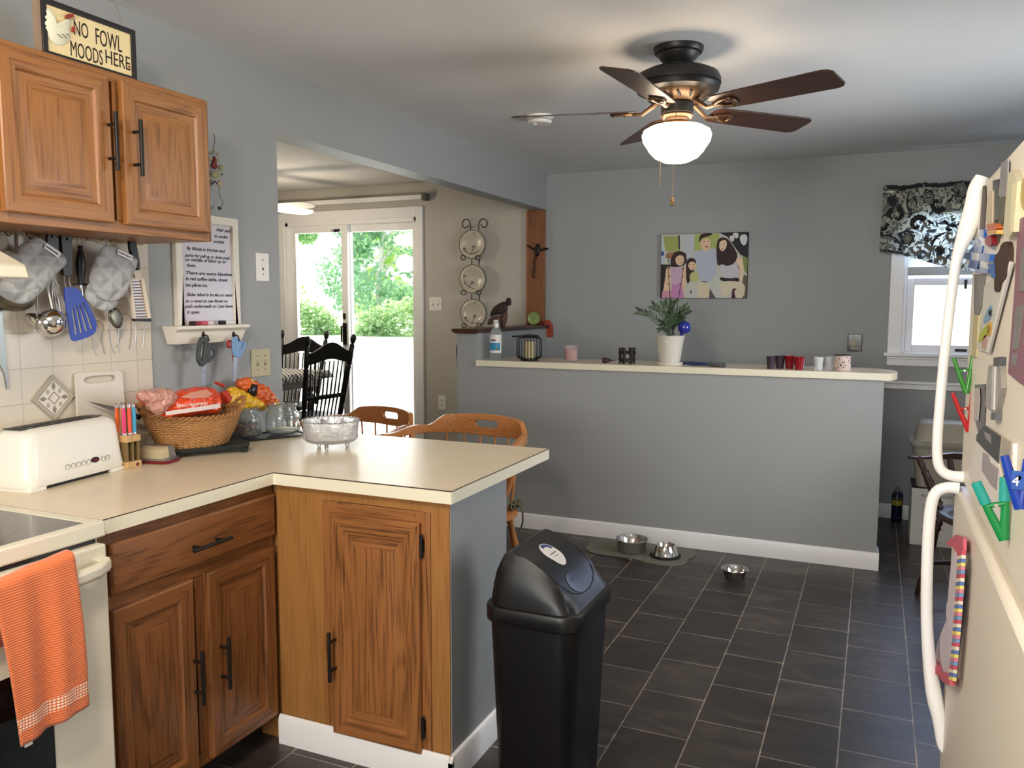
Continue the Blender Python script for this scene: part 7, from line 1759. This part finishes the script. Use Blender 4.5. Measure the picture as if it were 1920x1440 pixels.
for q in ([(440, 680), (520, 640), (515, 920), (425, 940)], [(405, 1030), (450, 1020), (420, 1290), (385, 1300)], [(470, 1060), (560, 1040), (560, 1300), (450, 1260)], [(388, 1320), (415, 1318), (405, 1395), (382, 1390)]): fm('frame_photo', '', '', k2(q), ph_grey, .0072, ret=pf)
fm('flower_magnet', 'round yellow and brown magnet at the right edge above the mauve frame', 'magnet', k2(ell(470, 340, 36, 110, 18)), mat('magnet_gold', srgb(176, 156, 84), .5, var=.4, vscale=60), .008)
bnd = thing('photo_magnet', 'silver book shaped photo magnet right of the green clip', 'magnet', P(0, XU-.004, 1860, 780))
fm('cover', '', '', k3([(388, 158), (418, 150), (425, 105), (462, 108), (470, 300), (440, 440), (432, 505), (402, 500), (405, 450), (368, 420), (372, 300)]), mat('silver_page', srgb(158, 154, 148), .3, .3, var=.25, vscale=50), .008, ret=bnd)
fm('dark_tab', '', '', k3([(420, 105), (458, 100), (455, 155), (422, 160)]), ph_dark, .010, ret=bnd); fm('dark_tab', '', '', k3([(404, 462), (432, 458), (430, 506), (402, 503)]), ph_dark, .010, ret=bnd)
fm('spine', '', '', k3([(412, 160), (428, 160), (420, 440), (404, 436)]), mat('spine_light', srgb(200, 196, 190), .3), .010, ret=bnd)
fm('photograph', 'dark photo strip clipped right of the red clip', 'photo', k3([(300, 278), (365, 275), (368, 420), (358, 610), (325, 600), (300, 500)]), ph_dark)
fm('photograph', 'small pale photo touching the red clip', 'photo', k3([(300, 300), (326, 300), (330, 380), (318, 510), (295, 505)]), mat('photo_pale', srgb(186, 180, 174), .4, var=.3, vscale=50), off=.003)
cal = thing('wall_calendar', 'small calendar with a black header and a white curling page', 'calendar', P(0, XU-.004, 1860, 935))
fm('header', '', '', k3([(312, 600), (360, 540), (458, 610), (452, 792), (360, 700), (308, 640)]), mat('calendar_black', srgb(36, 34, 36), .4), .003, off=.002, ret=cal)
fm('page', '', '', k3([(308, 640), (350, 690), (452, 792), (500, 1000), (470, 1180), (300, 895), (262, 872)]), paper, .0035, off=.003, ret=cal)
fm('printed_grid', '', '', k3([(352, 710), (385, 730), (400, 780), (452, 820), (440, 960), (400, 920), (345, 830)]), mat('print_faint', srgb(160, 156, 160), .7, var=.2, vscale=80), .0042, off=.003, ret=cal)
fm('header_print', '', '', k3([(360, 580), (400, 600), (404, 660), (368, 620)]), mat('print_light', srgb(140, 138, 136), .5, var=.4, vscale=160), .0036, off=.002, ret=cal)
card = fm('photo_card', 'small tan photo card in a clear holder right of the calendar', 'photo', k3([(470, 610), (545, 655), (538, 870), (455, 860), (455, 760)]), mat('card_tan', srgb(176, 168, 150), .4, var=.3, vscale=30), .004)
fm('clear_edge', '', '', k3([(535, 650), (547, 657), (540, 870), (530, 868)]), paper, .006, ret=card)
def clip(name, label, la, ra, vx, m_, m2, bar, Yc, r, plate=None):
    t = thing(name, label, 'clip', P(1, Yc, *vx), group=None)
    Q = lambda p: P(1, Yc, *p)
    MB().tube([Q(la), Q(la).lerp(Q(vx), .5)+V((-.001, 0, 0)), Q(vx)], [r*.8, r, r*1.2], 8, flat=1.6).build('outer_arm', m_, t, smooth=1)
    MB().tube([Q(ra), Q(ra).lerp(Q(vx), .5)+V((.001, 0, 0)), Q(vx)], [r*.8, r, r*1.2], 8, flat=1.6).build('inner_arm', m_, t, smooth=1)
    a, b_ = Q(la).lerp(Q(vx), bar), Q(ra).lerp(Q(vx), bar)
    MB().tube([a, b_], r*1.1, 8).build('hinge_bar', m_, t, smooth=1)
    MB().cyl(a.lerp(b_, .5)+V((0, -.006, 0)), a.lerp(b_, .5)+V((0, .006, 0)), r*.8, n=10).build('spring', chrome, t)
    if m2:
        for s_ in (la, ra): MB().tube([Q(s_)+V((0, 0, .002)), Q(s_).lerp(Q(vx), .36)], [r*1.15, r*1.25], 8, flat=1.7).build('grip_cover', m2, t, smooth=1)
    return t
yc = P(0, XU-.004, 1818, 700).y
gcl = mat('clip_green', srgb(60, 150, 50), .25, trans=.3); rcl = mat('clip_red', srgb(196, 36, 40), .25, trans=.2)
clip('magnetic_clip', 'bright green plastic clip on the freezer door edge', k3([(165, 105)])[0], k3([(288, 88)])[0], k3([(247, 335)])[0], gcl, None, .38, yc, .0028)
clip('magnetic_clip', 'red plastic clip below the bright green one', k3([(158, 332)])[0], k3([(284, 322)])[0], k3([(264, 580)])[0], rcl, None, .42, yc, .0030)
yc = P(0, XU-.010, 1884, 930).y
clip('magnetic_clip', 'large green clip with teal grips at the bottom of the freezer door', k3([(308, 915)])[0], k3([(495, 885)])[0], k3([(488, 1275)])[0], mat('clip_deep_green', srgb(28, 142, 74), .25, trans=.2), mat('clip_teal', srgb(38, 150, 140), .3), .40, yc, .0036)
yc = P(0, XU-.012, 1912, 880).y
bcl = clip('magnetic_clip', 'blue plastic clip with a white logo at the right edge', k3([(492, 735)])[0], k3([(640, 760)])[0], k3([(596, 1075)])[0], mat('clip_royal', srgb(30, 66, 170), .25, trans=.2), None, .38, yc, .0040)
q0, q1 = P(1, yc-.004, *k3([(535, 830)])[0]), P(1, yc-.004, *k3([(640, 960)])[0])
MB().box(min(q0.x, q1.x), yc-.006, q1.z, max(q0.x, q1.x), yc-.003, q0.z).build('logo_plate', mat('clip_plate', srgb(34, 78, 160), .3), bcl, bevel=.001)
text('4', abs(q0.z-q1.z)*.7, (min(q0.x, q1.x)+.001, yc-.0065, q1.z+.006), UX, UZ, whiteb, bcl, 'logo', .0003)
# striped cloth through the lower handle
k7 = lambda pts: [(1600+x/1.947, 700+y/1.946) for x, y in pts]
tcl = thing('hand_towel', 'white cloth with a pink and rainbow checked border hanging on the refrigerator door', 'towel', P(0, XLW-.01, 1785, 1285))
cw_ = mat('cloth_white', srgb(206, 196, 206), .9, bump=.3, bscale=60); cpk = mat('cloth_pink', srgb(200, 96, 112), .9)
def ctw(name, pts, m_, t0, Yc=None): 
    return MB().pillow(smoothpoly(k7(pts), 1), lambda a, c, t: px_(0, XLW-t0)(a, c, -t), .006, 4).build(name, m_, tcl, smooth=2)
ctw('cloth_body', [(362, 650), (392, 660), (398, 760), (385, 880), (372, 1000), (360, 1120), (330, 1100), (302, 1050), (300, 1000), (335, 960), (350, 900), (340, 850), (362, 760)], cw_, .010)
MB().shape(k7([(350, 620), (385, 590), (414, 602), (414, 650), (388, 655), (372, 632), (356, 630)]), lambda a, c, t: px_(0, XLW-.008)(a, c, -t), 0, .006).build('pink_corner', cpk, tcl)
MB().shape(k7([(332, 1090), (372, 1100), (374, 1142), (352, 1135), (330, 1112)]), lambda a, c, t: px_(0, XLW-.008)(a, c, -t), 0, .010).shape(k7([(298, 1040), (318, 1060), (330, 1105), (312, 1095)]), lambda a, c, t: px_(0, XLW-.012)(a, c, -t), 0, .012).build('pink_hem', cpk, tcl)
cls_ = [srgb(196, 80, 96), srgb(226, 214, 190), srgb(90, 120, 180), srgb(230, 210, 120), srgb(210, 130, 150), srgb(120, 150, 190)]
bm_ = MB(); ns = 34
for k in range(ns):
    u0_, u1_ = k/ns, (k+.94)/ns
    e0 = lambda u: (394-(394-362)*u**1.3, 655+(1120-655)*u); e1 = lambda u: (411-(411-376)*u**1.3, 650+(1125-650)*u)
    bm_.shape(k7([e0(u0_), e1(u0_), e1(u1_), e0(u1_)]), lambda a, c, t: px_(0, XLW-.012)(a, c, -t), 0, .007, (), k % 6)
bm_.build('checked_border', [mat('border%d' % i, c, .9) for i, c in enumerate(cls_)], tcl)
# ------------------------------------------------------------------ daylight and lamps
W = bpy.data.worlds.new('sky'); S.world = W; W.use_nodes = True
bg = W.node_tree.nodes['Background']
bg.inputs['Color'].default_value = (.88, .94, 1, 1); bg.inputs['Strength'].default_value = 2.2
def light(kind, name, loc, energy, col=(1, 1, 1), rot=None, size=.1, sy=None, **k):
    l = bpy.data.lights.new(name, kind); l.energy = energy; l.color = col
    if kind == 'AREA': l.shape = 'RECTANGLE'; l.size = size; l.size_y = sy or size
    elif kind == 'SUN': l.angle = .01
    else: l.shadow_soft_size = size
    o = bpy.data.objects.new(name, l); COL.objects.link(o); o.location = loc
    if rot is not None: o.rotation_euler = V(rot).to_track_quat('-Z', 'Y').to_euler()
    return o
light('SUN', 'sun', (-8, 12, 12), 9.0, (1, .96, .88), rot=(.62, -.62, -.95))
# window daylight; the back one is added as fill (each lamp sits in its opening)
light('AREA', 'added_back_fill', (-.6, -2.02, 1.57), 84, (1, .98, .95), rot=(0, 1, .38), size=1.75, sy=1.1)  # added fill lamp, tilted up to brighten the ceiling
light('AREA', 'window_2_daylight', (1.56, 3.8, 1.48), 46, (.90, .94, 1), rot=(-1, 0, .05), size=1.35, sy=1.2)
light('AREA', 'window_1_daylight', ((WX0+WX1)/2, YF+.13, (WZ0+WZ1)/2), 18, (.45, .60, 1), rot=(0, -1, -.5), size=.75, sy=.95)
light('AREA', 'door_1_daylight', ((SLX0+SLX1)/2, YF+.30, 1.2), 24, (1, .98, .95), rot=(0, -1, -.1), size=1.3, sy=1.9)
# kitchen ceiling lamp above the cooking area
kl = thing('ceiling_lamp', 'round white flush ceiling lamp over the cooking area', 'ceiling lamp', (-.9, .35, ZC))
MB().lathe([(.001, 0), (.17, 0), (.17, -.02), (.15, -.03)], (-.9, .35, ZC), 32).build('base_ring', trimw, kl)
MB().lathe([(.15, -.03), (.145, -.06), (.10, -.09), (.0001, -.105)], (-.9, .35, ZC), 32).build('glass_dome', mat('lit_dome', (.9, .85, .75), .4, emis=(1, .86, .66), estr=3), kl)
light('POINT', 'kitchen_bulb', (-.9, .35, ZC-.22), 58, (1, .85, .68), size=.10)
light('POINT', 'dining_bulb', (cc_.x, cc_.y, ZC-.60), 13, (1, .86, .66), size=.09)
# outdoors
grass = mat('sunlit_lawn', (.55, .62, .45), .9, var=.12, vscale=.6)
st(MB().add([(-90, 7.5, -.25), (60, 7.5, -.25), (60, 110, -.1), (-90, 110, -.1)], [(0, 1, 2, 3)]).build('ground', grass, keep=True))
st(MB().box(-6.6, YF+.2, -.28, -2.0, 10.5, .08).build('patio', mat('patio_concrete', (.72, .70, .66), .8), keep=True))
def leafmat(name, c):
    M = mat(name, c, .6, var=.35, vscale=.9); nt = M.node_tree; b = nt.nodes['Principled BSDF']; o = nt.nodes['Material Output']
    tr = nt.nodes.new('ShaderNodeBsdfTranslucent'); tr.inputs['Color'].default_value = (c[0]*1.5, min(1, c[1]*1.6), c[2]*1.0, 1)
    mx = nt.nodes.new('ShaderNodeMixShader'); mx.inputs[0].default_value = .45
    nt.links.new(b.outputs[0], mx.inputs[1]); nt.links.new(tr.outputs[0], mx.inputs[2]); nt.links.new(mx.outputs[0], o.inputs['Surface'])
    return M
lm = [leafmat('leaf_green', (.30, .46, .27)), leafmat('leaf_yellow_green', (.42, .55, .26)), leafmat('leaf_blue_green', (.24, .40, .31))]
bark = mat('bark', (.62, .58, .54), .8, var=.3)
def crown(h, r, n, seed, low):
    R_ = random.Random(seed); b = MB()
    blobs = [(R_.uniform(-r, r)*.7, R_.uniform(-r, r)*.5, R_.uniform(low, h), R_.uniform(.7, 1.7)) for _ in range(16)]
    for _ in range(n):
        bx_, by_, bz_, br_ = R_.choice(blobs)
        d = V((R_.gauss(0, 1), R_.gauss(0, 1), R_.gauss(0, .8))).normalized()*br_*R_.uniform(.55, 1.05)
        c = V((bx_, by_, max(.2, bz_)))+d
        a = V((R_.gauss(0, 1), R_.gauss(0, 1), R_.gauss(0, 1))).normalized()*R_.uniform(.10, .22)
        q = a.cross(V((R_.gauss(0, 1), R_.gauss(0, 1), R_.gauss(0, 1)))).normalized()*R_.uniform(.07, .15)
        b.add([c-a, c+q, c+a, c-q], [(0, 1, 2, 3)])
    return b
def trunk(h, r, seed, lean):
    R_ = random.Random(seed); b = MB()
    pts = [V((lean*k/6*h*.1, 0, h*k/6)) + V((R_.uniform(-.1, .1), R_.uniform(-.1, .1), 0)) for k in range(7)]
    b.tube(pts, [r*(1-.1*k) for k in range(7)], 8)
    for k in range(2, 6):
        a = R_.uniform(0, 6.3); e = pts[k]+V((math.cos(a)*1.6, math.sin(a)*.8, 1.1))
        b.tube([pts[k], (pts[k]+e)/2+V((0, 0, .2)), e], [r*.5, r*.35, r*.12], 6)
    return b
protos = []
for k in range(3):
    t = thing('tree', 't', 'tree', (0, 0, 0))
    crown(9.5, 3.4, 5200, 10+k, 1.2).build('crown', lm[k], t, merge=False, smooth=.1)
    trunk(8, .22, 30+k, (-1)**k).build('trunk', bark, t)
    protos.append(t)
spots = [(-37.5, 44, 'leafy tree beyond the lawn, furthest left through the patio door'), (-33.5, 53, 'yellow green tree seen through the left patio door panel'), (-28.2, 43, 'blue green tree behind the patio door meeting stile'),
         (-24.6, 53, 'leafy tree with a pale crooked trunk in the right patio door panel'), (-19.2, 43, 'yellow green tree at the right side of the patio door view'), (-15.2, 53, 'blue green tree just beside the patio door casing')]
for k, (x, y, lb) in enumerate(spots):
    if k < 3: t = protos[k]; t.location = (x, y, -.15); t['label'] = lb
    else: t = dup(protos[k % 3], (x, y, -.15), rz=k*1.3, label=lb)
    t['group'] = 'trees beyond the lawn'
bush = thing('shrub', 'low green shrub at the foot of the trees in the left door panel', 'shrub', (-29.5, 36.5, -.2), group='shrubs at the tree line')
b = MB(); R_ = random.Random(3)
for _ in range(3000):
    d = V((R_.gauss(0, 1), R_.gauss(0, .6), abs(R_.gauss(0, .7)))); d = d.normalized()*R_.uniform(.6, 1.05); c = V((d.x*3.2, d.y*1.2, d.z*2.0))
    a = V((R_.gauss(0, 1), R_.gauss(0, 1), R_.gauss(0, 1))).normalized()*R_.uniform(.08, .18); q = a.cross(V((0, .3, 1))).normalized()*.1
    b.add([c-a, c+q, c+a, c-q], [(0, 1, 2, 3)])
b.build('foliage', leafmat('shrub_green', (.40, .52, .36)), bush, merge=False, smooth=.1, world=False)
dup(bush, (-21.8, 37, -.2), rz=.3, label='low green shrub at the foot of the pale crooked trunk')
dup(bush, (-14.6, 36.5, -.2), rz=1.1, label='low green shrub at the right end of the tree line')
